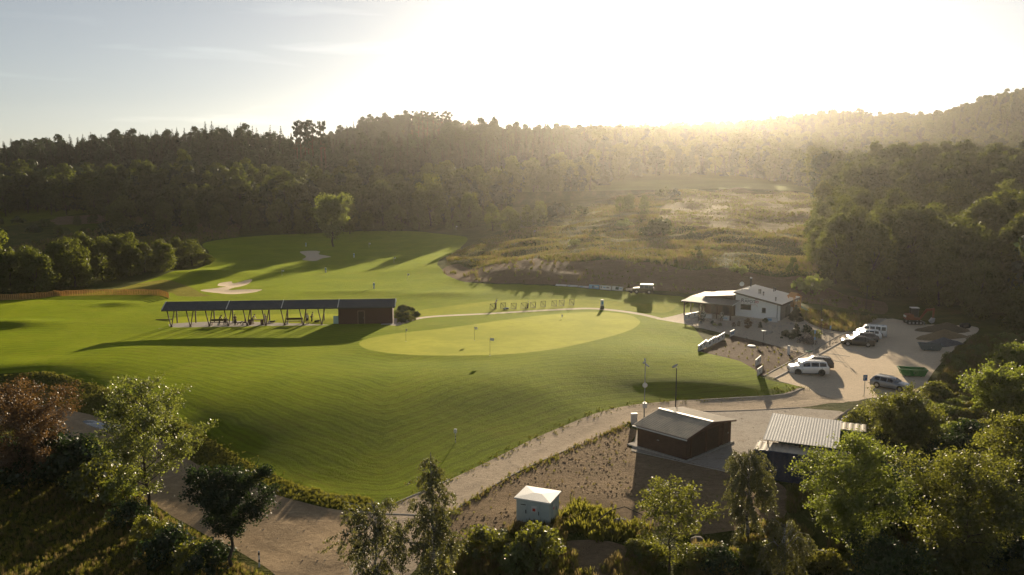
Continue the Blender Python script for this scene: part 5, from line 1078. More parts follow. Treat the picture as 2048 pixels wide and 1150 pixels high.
    if roofmat: MB().box(((xr + xf) / 2, 0, Hc + .03), (xf - xr - .1, Wc * .84, .07)).build('roof_panel', roofmat, o)
    return o
def car_at(style, front, rear, Lc, Wc, Hc, mat, label, **kw):
    """front / rear: pixels of the ground under bumper ends"""
    a, b = hit(*front), hit(*rear); c = (a + b) / 2; d = a - b
    return car(style, (c.x, c.y, height(c.x, c.y) + .01), math.atan2(d.y, d.x), Lc, Wc, Hc, mat, label, **kw)
car_at('suv', (1580, 743), (1651, 750), 4.92, 2.0, 1.75, C_WHITE, 'white SUV with black rims parked nearest the pavement corner', rim=P_BLACK, rails=True)
car_at('wagon', (1598, 730), (1662, 737.5), 4.6, 1.85, 1.48, C_BLACK, 'black estate car parked just behind the white SUV', rails=True)
car_at('sedan', (1684, 688.5), (1745, 692.5), 4.7, 1.88, 1.44, C_BLACK, 'glossy black saloon, nearest of the four cars by the pavement')
car_at('wagon', (1694, 681.5), (1752, 685), 4.5, 1.82, 1.46, paint('dark_grey_car_paint', (.05, .05, .055)), 'dark grey car between the black saloon and the white hatchback')
car_at('wagon', (1709, 675.5), (1759, 679), 4.1, 1.78, 1.50, C_WHITE, 'white hatchback parked between the dark car and the white van')
car_at('van', (1717, 669), (1768, 674), 4.5, 1.85, 1.85, C_WHITE, 'white passenger van with square windows, farthest of the parked row')
car_at('wagon', (1819, 783), (1746, 771), 4.5, 1.76, 1.42, C_SILVER, 'silver blue estate car standing alone beside the green skip', rails=True)
jo = car_at('jeep', (1268, 586), (1304, 586.5), 4.2, 1.75, 1.80, C_OLIVE, 'dark off road car with a pale roof at the foot of the dirt slope', roofmat=P_METAL, rim=C_RIM)
p = hit(1261, 586); tr = empty('small_trailer', p, R(2), 'small pale trailer in front of the off road car', 'trailer')
MB().box((0, 0, .62), (1.8, 1.2, .08)).build('bed', P_STEEL, tr); [MB().box((0, s * .6, .75), (1.8, .05, .25)).build('side_board', P_SHEET, tr) for s in (-1, 1)]; [MB().lathe([(.15, -.08), (.28, -.07), (.28, .07), (.15, .08)], (0, s * .72, .30), 14, Matrix.Rotation(R(90), 3, 'X')).build('wheel', P_BLACK, tr) for s in (-1, 1)]; MB().bar((.9, 0, .55), (1.9, 0, .5), .07).build('drawbar', P_STEEL, tr)

# excavator
p = hit(1826, 648); EX = empty('excavator', (p.x, p.y, p.z + .02), R(-8), 'orange mini excavator with a dark cab parked at the wood edge', 'excavator')
for s in (-1, 1):
    prof = [(-1.3, .25), (-1.15, .05), (1.15, .05), (1.3, .25), (1.3, .45), (1.15, .62), (-1.15, .62), (-1.3, .45)]
    tk = MB().prism(prof, s * .85 - .2, s * .85 + .2, 'Y').build('track', P_BLACK, EX); [MB().lathe([(.18, -.22), (.18, .22)], (x, s * .85, .33), 10, Matrix.Rotation(R(90), 3, 'X')).build('roller', P_STEEL, tk) for x in (-.9, -.3, .3, .9)]
MB().lathe([(.55, .55), (.55, .8)], n=16).build('turntable', P_DARK, EX)
MB().prism([(-1.35, .8), (.9, .8), (.9, 1.15), (-.15, 1.2), (-.25, 1.75), (-1.2, 1.75), (-1.4, 1.3)], -.9, .9, 'Y').build('house', P_ORANGE, EX, bevel=.06)
cb = MB(); [cb.box((x, y, 2.0), (.08, .08, 1.5)) for x in (-.35, .75) for y in (-.1, .85)]; cb.box((.2, .38, 1.35), (1.1, .95, .25)); cb.build('cab_frame', P_DARK, EX); MB().box((.2, .38, 2.78), (1.3, 1.15, .10)).build('cab_roof', P_METAL, EX)
for c, d in [((.2, .86, 2.05), (1.0, .02, 1.3)), ((.2, -.10, 2.05), (1.0, .02, 1.3)), ((.76, .38, 2.05), (.02, .85, 1.3)), ((-.36, .38, 2.05), (.02, .85, 1.3))]: MB().box(c, d).build('cab_window', P_GLASS, EX)
MB().prism([(.8, .95), (1.0, .85), (2.0, 2.3), (3.1, 2.55), (3.1, 2.85), (1.85, 2.7)], -.45, -.15, 'Y').build('boom', P_ORANGE, EX); MB().prism([(2.95, 2.9), (3.25, 2.85), (3.15, 1.2), (2.95, 1.1)], -.42, -.18, 'Y').build('stick', P_ORANGE, EX)
MB().prism([(2.85, 1.2), (3.3, 1.15), (3.2, .5), (2.75, .25), (2.45, .6)], -.65, .05, 'Y').build('bucket', P_STEEL, EX); MB().tube([(1.1, -.3, 1.2), (1.75, -.3, 2.3)], .07, 8).build('ram', P_STEEL, EX); MB().prism([(1.5, .05), (1.6, .05), (1.6, .5), (1.5, .5)], -.95, .95, 'Y').build('dozer_blade', P_STEEL, EX); MB().box((-1.42, 0, 1.35), (.06, 1.2, .3)).build('counterweight_cover', P_WPLAST, EX)
# skips
def skip(px, py, rz_, s, mat, fill, label, flare=.35):
    p = hit(px, py); o = empty('skip_container', p, rz_, label, 'skip'); L_, W_, h = 3.4 * s, 1.75 * s, .95 * s; t = .06
    lo = [(-L_ / 2 + flare, -W_ / 2), (L_ / 2 - flare, -W_ / 2), (L_ / 2 - flare, W_ / 2), (-L_ / 2 + flare, W_ / 2)]; hi = [(-L_ / 2, -W_ / 2 - .05), (L_ / 2, -W_ / 2 - .05), (L_ / 2, W_ / 2 + .05), (-L_ / 2, W_ / 2 + .05)]
    vs = [(x, y, .12) for x, y in lo] + [(x, y, h) for x, y in hi] + [(x * .97, y * .95, h) for x, y in hi] + [(x * .97, y * .95, .2) for x, y in lo]
    MB().add(vs, [(3, 2, 1, 0)] + [(i, (i + 1) % 4, (i + 1) % 4 + 4, i + 4) for i in range(4)] + [(4 + i, 4 + (i + 1) % 4, 8 + (i + 1) % 4, 8 + i) for i in range(4)] + [(8 + i, 8 + (i + 1) % 4, 12 + (i + 1) % 4, 12 + i) for i in range(4)] + [(12, 13, 14, 15)]).build('tub', mat, o)
    m = MB(); [m.bar((*hi[i], h + .02), (*hi[(i + 1) % 4], h + .02), .10, .10) for i in range(4)]; m.build('rim', mat, o)
    for s_ in (-1, 1):
        for x in (-.55, .55): MB().bar((x * s, s_ * (W_ / 2 + .05), .15), (x * s, s_ * (W_ / 2 + .10), h - .02), .08, .06).build('rib', mat, o)
        MB().tube([(0, s_ * (W_ / 2 + .02), h * .6), (0, s_ * (W_ / 2 + .18), h * .6)], .06, 8).build('lifting_lug', P_STEEL, o); MB().box((s_ * (L_ / 2 - .7), 0, .06), (.2, W_ * .8, .12)).build('skid', P_DARK, o)
    rng = np.random.default_rng(int(px)); n = 9; xs_, ys_ = np.meshgrid(np.linspace(-L_ / 2 + .2, L_ / 2 - .2, n), np.linspace(-W_ / 2 + .1, W_ / 2 - .1, 6)); zz = h * .55 + rng.normal(size=xs_.shape) * .07; idx = np.arange(6 * n).reshape(6, n)
    link_mesh('fill', np_mesh('fill', np.stack([xs_.ravel(), ys_.ravel(), zz.ravel()], 1), np.stack([idx[:-1, :-1], idx[:-1, 1:], idx[1:, 1:], idx[1:, :-1]], -1).reshape(-1, 4), True), fill, o); return o
M_FILL = earth_mat('rusty_soil', (.10, .06, .04), (.15, .09, .055), scale=3)
skip(1824, 751, R(-14), .95, P_GREEN, M_FILL, 'bright green skip half full of soil beside the silver estate car'); skip(1860, 700, R(-18), .9, plain('grey_green_skip_paint', (.12, .15, .15), .6, var=.25, grime=.5), M_FILL, 'weathered grey skip in the shade beside the gravel heaps')
# heaps
def heap(px, py, rx, ry, h, mat, label, seed, rz_=0):
    p = hit(px, py); rng = np.random.default_rng(seed); nr, na = 9, 26; V = [(0, 0, h)]; F3 = []
    ph = rng.uniform(0, 6.28, 4)
    for i in range(1, nr + 1):
        for k in range(na):
            a = 2 * math.pi * k / na; r = i / nr; wob = 1 + .12 * math.sin(2 * a + ph[0]) + .10 * math.sin(3 * a + ph[1]); z = h * (1 - r) ** 1.15 * (1 + .12 * math.sin(5 * a + ph[2]) * r) + rng.normal() * .03 * (i < nr)
            V.append((math.cos(a) * r * rx * wob, math.sin(a) * r * ry * wob, z if i < nr else -.25))
    for k in range(na): F3.append((0, 1 + k, 1 + (k + 1) % na))
    m = MB(); m.add(V, F3 + [(1 + (i - 1) * na + k, 1 + i * na + k, 1 + i * na + (k + 1) % na, 1 + (i - 1) * na + (k + 1) % na) for i in range(1, nr) for k in range(na)])
    o = m.build('gravel_heap', mat, smooth=True, loc=(p.x, p.y, p.z)); o.rotation_euler.z = rz_; return tag(o, label, 'heap')
M_SAND = earth_mat('tan_sand', (.26, .19, .11), (.33, .25, .15), scale=2); M_GREYG = earth_mat('blue_grey_gravel', (.13, .13, .14), (.19, .19, .20), scale=3); M_TOPS = earth_mat('brown_topsoil', (.15, .12, .08), (.2, .155, .10), scale=2); M_PALE = earth_mat('pale_crushed_gravel', (.27, .235, .20), (.35, .31, .27), scale=3)
heap(1893, 662, 4.6, 2.6, 1.5, M_TOPS, 'brown soil heap farthest back beside the excavator', 1); heap(1888, 676, 4.2, 2.2, 1.4, M_SAND, 'tan sand heap in front of the brown soil heap', 2); heap(1886, 690, 3.6, 1.8, 1.2, M_GREYG, 'blue grey gravel heap right behind the grey skip', 3)
heap(1698, 850, 3.0, 2.2, 1.75, M_PALE, 'pale gravel heap with a double crest behind the container roof', 4); heap(1755, 856, 2.2, 1.6, 1.2, M_PALE, 'small pale gravel heap beside the tall tree near the containers', 5)
p = hit(1929, 656); o = tag(MB().ico((0, 0, .3), .75, 2, (1.2, .9, .8), .16, 4).build('rubble_bag', P_BLACK, loc=p, smooth=True), 'black rubbish sack heap on the gravel beside the wood', 'sack')

# ------------------------------------------------------------------ people
SKIN = plain('skin', (.42, .24, .17), .6, var=.05); HAIR = plain('dark_hair', (.03, .02, .015), .7)
def cloth(n, c): return plain(n, c, .85, var=.1)
BASE = dict(pel=(0, 0, .93), wai=(0, 0, 1.12), che=(0, 0, 1.34), nec=(0, .01, 1.50), hea=(0, .035, 1.62), top=(0, .025, 1.735),
            shl=(-.19, 0, 1.42), ell=(-.24, -.01, 1.14), wrl=(-.24, .06, .90), shr=(.19, 0, 1.42), elr=(.24, -.01, 1.14), wrr=(.24, .06, .90),
            hil=(-.09, 0, .90), knl=(-.10, .03, .49), anl=(-.11, 0, .08), tol=(-.13, .17, .035), hir=(.09, 0, .90), knr=(.10, .03, .49), anr=(.11, 0, .08), tor=(.13, .17, .035))
RAD = dict(pel=.145, wai=.125, che=.155, nec=.058, hea=.095, top=.075, sh=.075, el=.046, wr=.032, hi=.10, kn=.062, an=.042, to=.036)
def skin_mesh(name, J, edges, rad, grow=0.0, sub=1):
    keys = []; [keys.append(k) for e in edges for k in e if k not in keys]
    me = bpy.data.meshes.new(name); me.from_pydata([J[k] for k in keys], [(keys.index(a), keys.index(b)) for a, b in edges], [])
    o = bpy.data.objects.new(name, me); COL.objects.link(o); md = o.modifiers.new('skin', 'SKIN'); ss = o.modifiers.new('sub', 'SUBSURF'); ss.levels = sub; ss.render_levels = sub
    for k, v in zip(keys, me.skin_vertices[0].data):
        r = rad.get(k, rad.get(k[:2], .05)) + grow; v.radius = (r, r * (.78 if k in ('pel', 'wai', 'che') else 1)); v.use_root = (k == keys[0])
    bpy.context.view_layer.update(); out = bpy.data.meshes.new_from_object(o.evaluated_get(bpy.context.evaluated_depsgraph_get())); bpy.data.objects.remove(o)
    out.polygons.foreach_set('use_smooth', np.ones(len(out.polygons), bool)); return out
def person(loc, rz_, label, shirt, legs, pose=None, long_legs=True, cap=None, skirt=False, hair=HAIR, sc=1.0):
    J = dict(BASE); J.update(pose or {}); J = {k: Vector(v) for k, v in J.items()}
    o = empty('person', loc, rz_, label, 'person'); o.scale = (sc,) * 3
    E = [('pel', 'wai'), ('wai', 'che'), ('che', 'nec'), ('nec', 'hea'), ('hea', 'top')] + [e for s in 'lr' for e in (('che', 'sh' + s), ('sh' + s, 'el' + s), ('el' + s, 'wr' + s), ('pel', 'hi' + s), ('hi' + s, 'kn' + s), ('kn' + s, 'an' + s), ('an' + s, 'to' + s))]
    me = skin_mesh('body', J, E, RAD); bm = bmesh.new(); bm.from_mesh(me); mb = MB()
    for s in 'lr':      # palm, four unequal fingers and a thumb
        d = (J['wr' + s] - J['el' + s]).normalized(); side = d.cross(Vector((0, 1, 0))); side = (side if side.length > .1 else d.cross(Vector((1, 0, 0)))).normalized(); w_ = J['wr' + s]
        mb.bar(w_ - d * .01, w_ + d * .085, .075, .03, side.cross(d))
        for i, l in enumerate((.065, .08, .075, .055)):
            b = w_ + d * .08 + side * (i - 1.5) * .019; cdir = (d + side.cross(d) * .35).normalized(); mb.tube([b, b + d * l * .5, b + d * l * .5 + cdir * l * .5], [.009, .008, .006], 5)
        b = w_ + d * .03 + side * .04; mb.tube([b, b + (d + side * .7).normalized() * .06], [.011, .007], 5)
    h = J['hea']; fw = (Vector((0, 1, 0))); mb.ico(h + Vector((0, .095, .0)), .018, 1); [mb.ico(h + Vector((s * .09, 0, .01)), .025, 1, (.5, 1, 1.3)) for s in (-1, 1)]; mb.box(h + Vector((0, .088, -.045)), (.04, .012, .01)); [mb.ico(h + Vector((s * .035, .085, .03)), .012, 1) for s in (-1, 1)]
    t = bpy.data.meshes.new('t'); t.from_pydata(mb.v, [], mb.f); bm.from_mesh(t); bm.to_mesh(me); bm.free(); bpy.data.meshes.remove(t)
    me.materials.clear(); link_mesh('body', me, SKIN, o)
    sh = skin_mesh('shirt', dict(J, ul=J['shl'] * .35 + J['ell'] * .65, ur=J['shr'] * .35 + J['elr'] * .65), [('wai', 'che'), ('wai', 'pel'), ('che', 'shl'), ('shl', 'ul'), ('che', 'shr'), ('shr', 'ur')], dict(RAD, ul=.062, ur=.062, pel=.135), .022); sh.materials.clear(); link_mesh('shirt', sh, shirt, o)
    kk = {'anl': J['anl'], 'anr': J['anr']} if long_legs else {'anl': J['hil'] * .1 + J['knl'] * .9, 'anr': J['hir'] * .1 + J['knr'] * .9}
    Jt = dict(J, **kk); ed = [('pel', 'hil'), ('hil', 'knl'), ('knl', 'anl'), ('pel', 'hir'), ('hir', 'knr'), ('knr', 'anr')] if long_legs else [('pel', 'hil'), ('hil', 'anl'), ('pel', 'hir'), ('hir', 'anr')]
    tr_ = skin_mesh('trousers', Jt, ed, dict(RAD, an=.055 if long_legs else .08), .02); tr_.materials.clear(); link_mesh('trousers', tr_, legs, o)
    if skirt: MB().lathe([(.17, 1.05), (.20, .9), (.26, .55), (.28, .38), (.26, .38)], n=14).build('dress_skirt', legs, o, smooth=True)
    hb_ = MB(); hb_.ico(J['top'] + Vector((0, -.03, -.03)), .105, 2, (1, 1.05, .85)); hb_.build('hair', hair, o, smooth=True)
    if cap: m = MB(); m.ico(J['top'] + Vector((0, -.01, .0)), .115, 2, (1, 1.05, .7)); m.box(J['top'] + Vector((0, .15, -.02)), (.14, .12, .015)); m.build('cap', cap, o, smooth=False)
    for s in 'lr': MB().bar(J['an' + s] + Vector((0, -.06, -.045)), J['to' + s] + Vector((0, .05, -.005)), .085, .07).build('shoe', P_BLACK if not long_legs else P_BROWN, o)
    return o
W_SH, K_SH, B_SH, G_SH = cloth('white_shirt', (.68, .67, .64)), cloth('black_cloth', (.02, .02, .022)), cloth('pale_blue_shirt', (.42, .52, .60)), cloth('grey_shirt', (.20, .20, .21))
K_TR, BE_TR = cloth('dark_trousers', (.03, .03, .035)), cloth('beige_trousers', (.36, .30, .22))
SIT = dict(pel=(0, -.02, .52), wai=(0, -.03, .70), che=(0, 0, .92), nec=(0, .03, 1.08), hea=(0, .06, 1.20), top=(0, .05, 1.315), shl=(-.19, 0, 1.0), ell=(-.23, .05, .74), wrl=(-.14, .25, .62), shr=(.19, 0, 1.0), elr=(.23, .05, .74), wrr=(.14, .25, .62), hil=(-.09, .02, .50), knl=(-.11, .44, .50), anl=(-.11, .42, .09), tol=(-.12, .58, .035), hir=(.09, .02, .50), knr=(.11, .44, .50), anr=(.11, .42, .09), tor=(.12, .58, .035))
LEAN = dict(wai=(0, .06, 1.12), che=(0, .18, 1.30), nec=(0, .28, 1.42), hea=(0, .36, 1.50), top=(0, .38, 1.61), shl=(-.19, .22, 1.36), ell=(-.22, .36, 1.13), wrl=(-.16, .5, .95), shr=(.19, .22, 1.36), elr=(.22, .36, 1.13), wrr=(.16, .5, .95), knl=(-.12, .12, .5), knr=(.12, -.05, .5), anr=(.12, -.2, .08), tor=(.13, -.04, .035))
SWING = dict(wai=(0, .03, 1.10), che=(.02, .13, 1.30), nec=(.02, .20, 1.43), hea=(.0, .26, 1.53), top=(.0, .27, 1.64), shl=(-.16, .16, 1.36), ell=(-.05, .36, 1.45), wrl=(.16, .30, 1.62), shr=(.20, .08, 1.36), elr=(.34, .20, 1.40), wrr=(.20, .28, 1.60), hil=(-.1, 0, .9), hir=(.1, 0, .9), knl=(-.18, .08, .48), knr=(.18, .08, .48), anl=(-.24, 0, .08), anr=(.24, 0, .08), tol=(-.28, .16, .035), tor=(.28, .16, .035))
ADDR = dict(SWING, ell=(-.14, .30, 1.08), wrl=(-.03, .36, .84), elr=(.14, .30, 1.08), wrr=(.03, .36, .82))
def club(o, a, b): MB().tube([a, b], [.013, .008], 6).build('golf_club', P_STEEL, o)
fl = lambda px, yl: at_px(px, yl)
person(fl(439, 1.0), rz + R(-60), 'person in a dark cap and light sleeves standing at the left bench', G_SH, K_TR, LEAN, cap=K_SH)
person(fl(450, 1.15), rz + R(20), 'person in dark clothes sitting on the left bench of the shelter', K_SH, K_TR, SIT)
person(fl(471, .75), rz + R(160), 'person in a long black dress standing beside the dog', K_SH, K_TR, dict(wrl=(-.12, .2, 1.0), wrr=(.12, .2, 1.0)), skirt=True)
person(fl(491, .6), rz + R(90), 'person in dark clothes crouched beside the middle V post', K_SH, K_TR, SIT, sc=.9)
person(fl(506, 1.5), rz + R(-80), 'person in a pale shirt and beige trousers leaning over the table', W_SH, BE_TR, LEAN)
person(fl(530.5, 1.0), rz + R(190), 'person in a grey top standing right of the table by a post', G_SH, BE_TR)
person(fl(615, .75), rz + R(170), 'person in a white shirt and dark shorts standing near the right posts', W_SH, K_TR, dict(anl=(-.16, .05, .08), anr=(.16, -.05, .08)), long_legs=False)
go_ = person(fl(623, 2.5), rz + R(-70), 'person in a grey shirt swinging a club at the edge of the tee mats', G_SH, K_TR, ADDR); club(go_, (0, .36, .84), (.1, .95, .03))
p = hit(991, 617); gp = person(p, R(-70), 'person in a white cap and pale shirt with a raised club on the practice lawn', B_SH, K_TR, SWING, cap=W_SH); club(gp, (.18, .29, 1.60), (.75, .0, 2.05))
# dog
p = fl(479, .62); dg = empty('dog', p, rz + R(10), 'small dark dog standing next to the woman in black', 'dog')
JD = {k: Vector(v) for k, v in dict(hp=(-.26, 0, .40), md=(0, 0, .41), ch=(.24, 0, .42), nk=(.36, 0, .52), hd=(.44, 0, .60), mz=(.57, 0, .56), tb=(-.36, 0, .46), tt=(-.48, 0, .60),
  fl1=(.24, .08, .30), fl2=(.22, .08, .15), fl3=(.25, .08, .02), fr1=(.24, -.08, .30), fr2=(.27, -.08, .15), fr3=(.28, -.08, .02), bl1=(-.22, .08, .28), bl2=(-.34, .08, .16), bl3=(-.30, .08, .02), br1=(-.24, -.08, .28), br2=(-.36, -.08, .16), br3=(-.33, -.08, .02)).items()}
dm = skin_mesh('body', JD, [('md', 'hp'), ('md', 'ch'), ('ch', 'nk'), ('nk', 'hd'), ('hd', 'mz'), ('hp', 'tb'), ('tb', 'tt')] + [(a, b) for l, r_ in (('fl', 'ch'), ('fr', 'ch'), ('bl', 'hp'), ('br', 'hp')) for a, b in ((r_, l + '1'), (l + '1', l + '2'), (l + '2', l + '3'))], dict(hp=.10, md=.10, ch=.13, nk=.075, hd=.075, mz=.035, tb=.03, tt=.015, fl1=.05, fr1=.05, bl1=.06, br1=.06, fl2=.03, fr2=.03, bl2=.03, br2=.03, fl3=.027, fr3=.027, bl3=.027, br3=.027)); dm.materials.clear(); link_mesh('body', dm, plain('dark_dog_coat', (.04, .03, .022), .85), dg)
[MB().add([(.42, s * .04, .66), (.47, s * .07, .65), (.42, s * .08, .63), (.43, s * .085, .73)], [(0, 1, 3), (1, 2, 3), (2, 0, 3), (0, 2, 1)]).build('ear', HAIR, dg) for s in (-1, 1)]
# ------------------------------------------------------------------ things on the course
NETC = plain('dark_net_frame', (.03, .03, .03), .6)
def net_at(px, py, label):
    p = hit(px, py); o = empty('target_net', p, R(-35) + random.uniform(-.1, .1), label, 'net', 'pop up nets on the practice lawn'); w_, h = 1.15, 1.15
    m = MB(); P_ = [(-w_ / 2, 0, 0), (w_ / 2, 0, 0), (w_ / 2, .1, h), (-w_ / 2, .1, h * .85), (0, .75, 0)]
    for a, b in ((0, 1), (1, 2), (2, 3), (3, 0), (0, 4), (1, 4), (2, 4), (3, 4)): m.bar(P_[a], P_[b], .05)
    m.build('net_frame', NETC, o); m = MB()
    for k in range(1, 7): t = k / 7; m.bar((-w_ / 2 + w_ * t, 0, 0), (-w_ / 2 + w_ * t, .1, h * (.85 + .15 * t)), .012); m.bar((-w_ / 2, .1 * t, h * .85 * t), (w_ / 2, .1 * t, h * t), .012)
    m.build('netting', NETC, o)
for i, (px, py) in enumerate([(985, 619), (1006, 617), (1027, 618), (1047, 617), (1066, 615.5), (1086, 613.5), (1108, 612.5), (1123, 611.5), (1143, 610)]):
    net_at(px, py, ['pop up net right beside the swinging player', 'pop up net next to the pale bag on the grass', 'pop up net just right of the pale bag', 'pop up net just left of the standing dark bag', 'pop up net just right of the standing dark bag', 'pop up net second to the right of the standing dark bag', 'pop up net left one of the close pair on the right', 'pop up net right one of the close pair on the right', 'pop up net standing alone at the right end of the row'][i])
p = hit(1055, 616.5); o = empty('golf_bag', p, .3, 'black golf bag standing upright among the nets', 'golf bag'); MB().tube([(0, 0, 0), (.06, 0, .5), (.12, 0, .95)], [.17, .16, .14], 10).build('bag', P_BLACK, o); [MB().tube([(.12 + q * .02, q * .03, .9), (.18 + q * .05, q * .06, 1.4)], [.012, .03], 5).build('club', P_STEEL, o) for q in (-1, 0, 1)]; [MB().bar((.1, 0, .8), (-.25, s * .25, 0), .02).build('stand_leg', P_STEEL, o) for s in (-1, 1)]
p = hit(1013, 619); o = empty('golf_bag', p, .5, 'pale blue and black golf bag lying on the grass', 'golf bag'); MB().tube([(-.5, 0, .17), (0, 0, .2), (.45, 0, .18)], [.13, .18, .15], 10).build('bag', B_SH, o); MB().tube([(-.75, 0, .15), (-.42, 0, .17)], [.05, .12], 8).build('club_heads', P_BLACK, o); MB().box((.1, -.16, .16), (.5, .12, .2)).build('pocket', P_BLACK, o)
def flag(px, py, h, label, cloth_w=.45, group='flags on the putting green', waves=True, dirn=0.3):
    p = hit(px, py); o = empty('golf_flag', p, dirn, label, 'flag', group)
    MB().tube([(0, 0, -.1), (0, 0, h)], .018, 6).build('pole', P_DARK if h > 1.6 else P_WPLAST, o); n = 8; vs = []
    for i in range(n + 1): x = .02 + cloth_w * i / n; y = .05 * math.sin(i * .9); vs += [(x, y, h - .02 - .03 * i / n), (x, y, h - .36 - .06 * i / n)]
    b = len(vs); vs += [(x, y + .012, z) for x, y, z in vs]; MB().add(vs, [(2 * i, 2 * i + 2, 2 * i + 3, 2 * i + 1) for i in range(n)] + [(b + 2 * i + 1, b + 2 * i + 3, b + 2 * i + 2, b + 2 * i) for i in range(n)]).build('flag_cloth', W_SH, o); MB().lathe([(.07, -.02), (.07, .012)], n=10).build('cup', P_WPLAST, o)
flag(812, 683, 1.9, 'white flag hanging narrow, leftmost on the putting green', .16); flag(949, 681, 2.0, 'white flag with a dark mark behind the middle of the green'); flag(980, 711, 2.3, 'white flag on the tallest pole at the near edge of the green', .55)
flag(1123, 637, .7, 'tiny white flag far up the putting green', .25)
for px, py, lb in [(564, 552, 'small white flag on the sunlit fairway left of the cylinders'), (815, 560, 'small white flag on the fairway below the dirt bank tip'), (788, 525, 'small white flag on the fairway beyond the shadow line'), (738, 495, 'small white flag in the shade right of the lone tree'), (912, 460, 'small white flag in the shade before the shrubs'), (1068, 470, 'small white flag at the far rough grass')]: flag(px, py, 1.5, lb, .5, 'range flags on the fairway')
def marker(px, py, h, r, label, mat=P_WPLAST):
    p = hit(px, py); o = empty('distance_marker', p, 0, label, 'marker', 'white cylinders on the fairway'); MB().lathe([(r, 0), (r, h), (r * .9, h + .02)], n=14).build('cylinder', mat, o); MB().lathe([(r * 1.012, h * .55), (r * 1.012, h * .85)], n=14).build('number_band', P_GREY if False else P_LBLUE, o)
for px, py, h, lb in [(748, 577, 1.25, 'white range cylinder nearest the shelter on the sunlit fairway'), (651.5, 545, 1.25, 'white range cylinder just below the shadow line'), (612, 493, 1.2, 'white range cylinder behind the far bunker in the shade'), (708, 515, 1.2, 'white range cylinder right of the far bunker')]: marker(px, py, h, .20, lb)
p = hit(1204, 617.5); o = empty('pillar_sign', p, .3, 'pale pillar sign beside the path above the green', 'sign'); MB().box((0, 0, .95), (.5, .35, 1.5)).build('pillar', P_WPLAST, o); MB().box((0, 0, .1), (.7, .5, .2)).build('base', P_DSTONE, o); MB().box((0, -.18, 1.15), (.4, .02, .6)).build('print', P_LBLUE, o)
rng = np.random.default_rng(3); n = 160; d = unit(rng.normal(size=(n, 3))); V, F = quads(np.array([p.x, p.y - .5, p.z + .35]) + d * np.array([.4, .35, .35]) * rng.uniform(.3, 1, (n, 1)), d, np.full(n, .14), rng); tag(link_mesh('shrub', mesh_mats('shrub', V, F, np.zeros(n), [M_LEAF_DARK])), 'tiny dark shrub at the foot of the pillar sign', 'shrub')
# orange safety netting on stakes
NETM = leaf_mat('orange_safety_net', (.50, .31, .12), (.58, .38, .17), (.46, .32, .14), .45, .03)
line = [hit(*q) for q in [(-60, 601), (0, 600), (40, 599.5), (77, 597), (110, 592), (135, 592), (170, 591), (215, 590), (250, 590), (285, 590), (320, 591), (332, 594), (338, 597)]]
NF = empty('safety_netting', line[5], 0, 'orange plastic safety netting on stakes along the worn grass strip', 'netting'); bx = NF.location
for i, q in enumerate(line): MB().box(q - bx + Vector((0, 0, .55)), (.06, .06, 1.25)).build('stake', P_LWOOD, NF)
m = MB()
for i, (a, b) in enumerate(zip(line[:-1], line[1:])):
    a, b = a - bx, b - bx; hA = 1.15; k = max(2, int((b - a).length / .5)); sag = .18 if (i in (3, 4)) else .08
    for j in range(k):
        t0, t1 = j / k, (j + 1) / k; s0, s1 = sag * math.sin(t0 * math.pi), sag * math.sin(t1 * math.pi); p0, p1 = a.lerp(b, t0), a.lerp(b, t1)
        for r_ in range(5): z = .08 + r_ * (hA - .1) / 4; m.bar(p0 + Vector((0, 0, z - s0 * r_ / 4)), p1 + Vector((0, 0, z - s1 * r_ / 4)), .02, .13)
        m.bar(p0 + Vector((0, .01, .02)), p0 + Vector((0, .01, hA - s0)), .12, .02)
ne = m.build('net_mesh', NETM, NF); ne['kind'] = 'stuff'
# camera mast, lamp posts, cabinets
p = hit(1288, 845); o = empty('camera_mast', p, 0, 'tall thin mast with cameras and a white disc beside the brick shed', 'mast'); H_ = 6.6
MB().tube([(0, 0, -.2), (0, 0, 2.2)], .075, 10).build('lower_pole', P_STEEL, o); MB().tube([(0, 0, 2.2), (0, 0, H_)], .045, 10).build('upper_pole', P_ZINC, o); MB().box((.03, -.05, 1.85), (.42, .34, .50)).build('junction_box', P_WPLAST, o); MB().box((0, 0, .03), (.5, .4, .1)).build('base_slab', P_CONC, o)
MB().lathe([(.05, -.06), (.26, -.05), (.27, .0), (.05, .03)], (0, -.08, 4.0), 18, Matrix.Rotation(R(90), 3, 'X')).build('antenna_disc', P_WPLAST, o)
for a, b in [((0, 0, 6.25), (.34, -.22, 6.0)), ((0, 0, 6.5), (-.26, -.2, 6.35)), ((0, 0, 6.55), (-.05, .25, 6.75))]: MB().bar(a, b, .12, .13).build('camera', P_WPLAST, o)
MB().lathe([(.10, 0), (.12, .06), (.05, .14)], (-.18, -.1, 6.28), 10).build('dome_camera', P_DARK, o)
p = hit(1351, 818); o = empty('street_lamp', p, R(200), 'slim dark lamp post with a tilted flat head behind the brick shed', 'lamp'); MB().tube([(0, 0, -.2), (0, 0, 4.6)], [.07, .045], 10).build('pole', P_DARK, o); MB().bar((.02, 0, 4.6), (.14, 0, 4.75), .08).build('bracket', P_WPLAST, o); MB().box((0, 0, 0), (.62, .30, .09), M=Matrix.Translation((.22, 0, 4.86)) @ Matrix.Rotation(R(28), 4, 'Y')).build('lamp_head', P_ZINC, o)
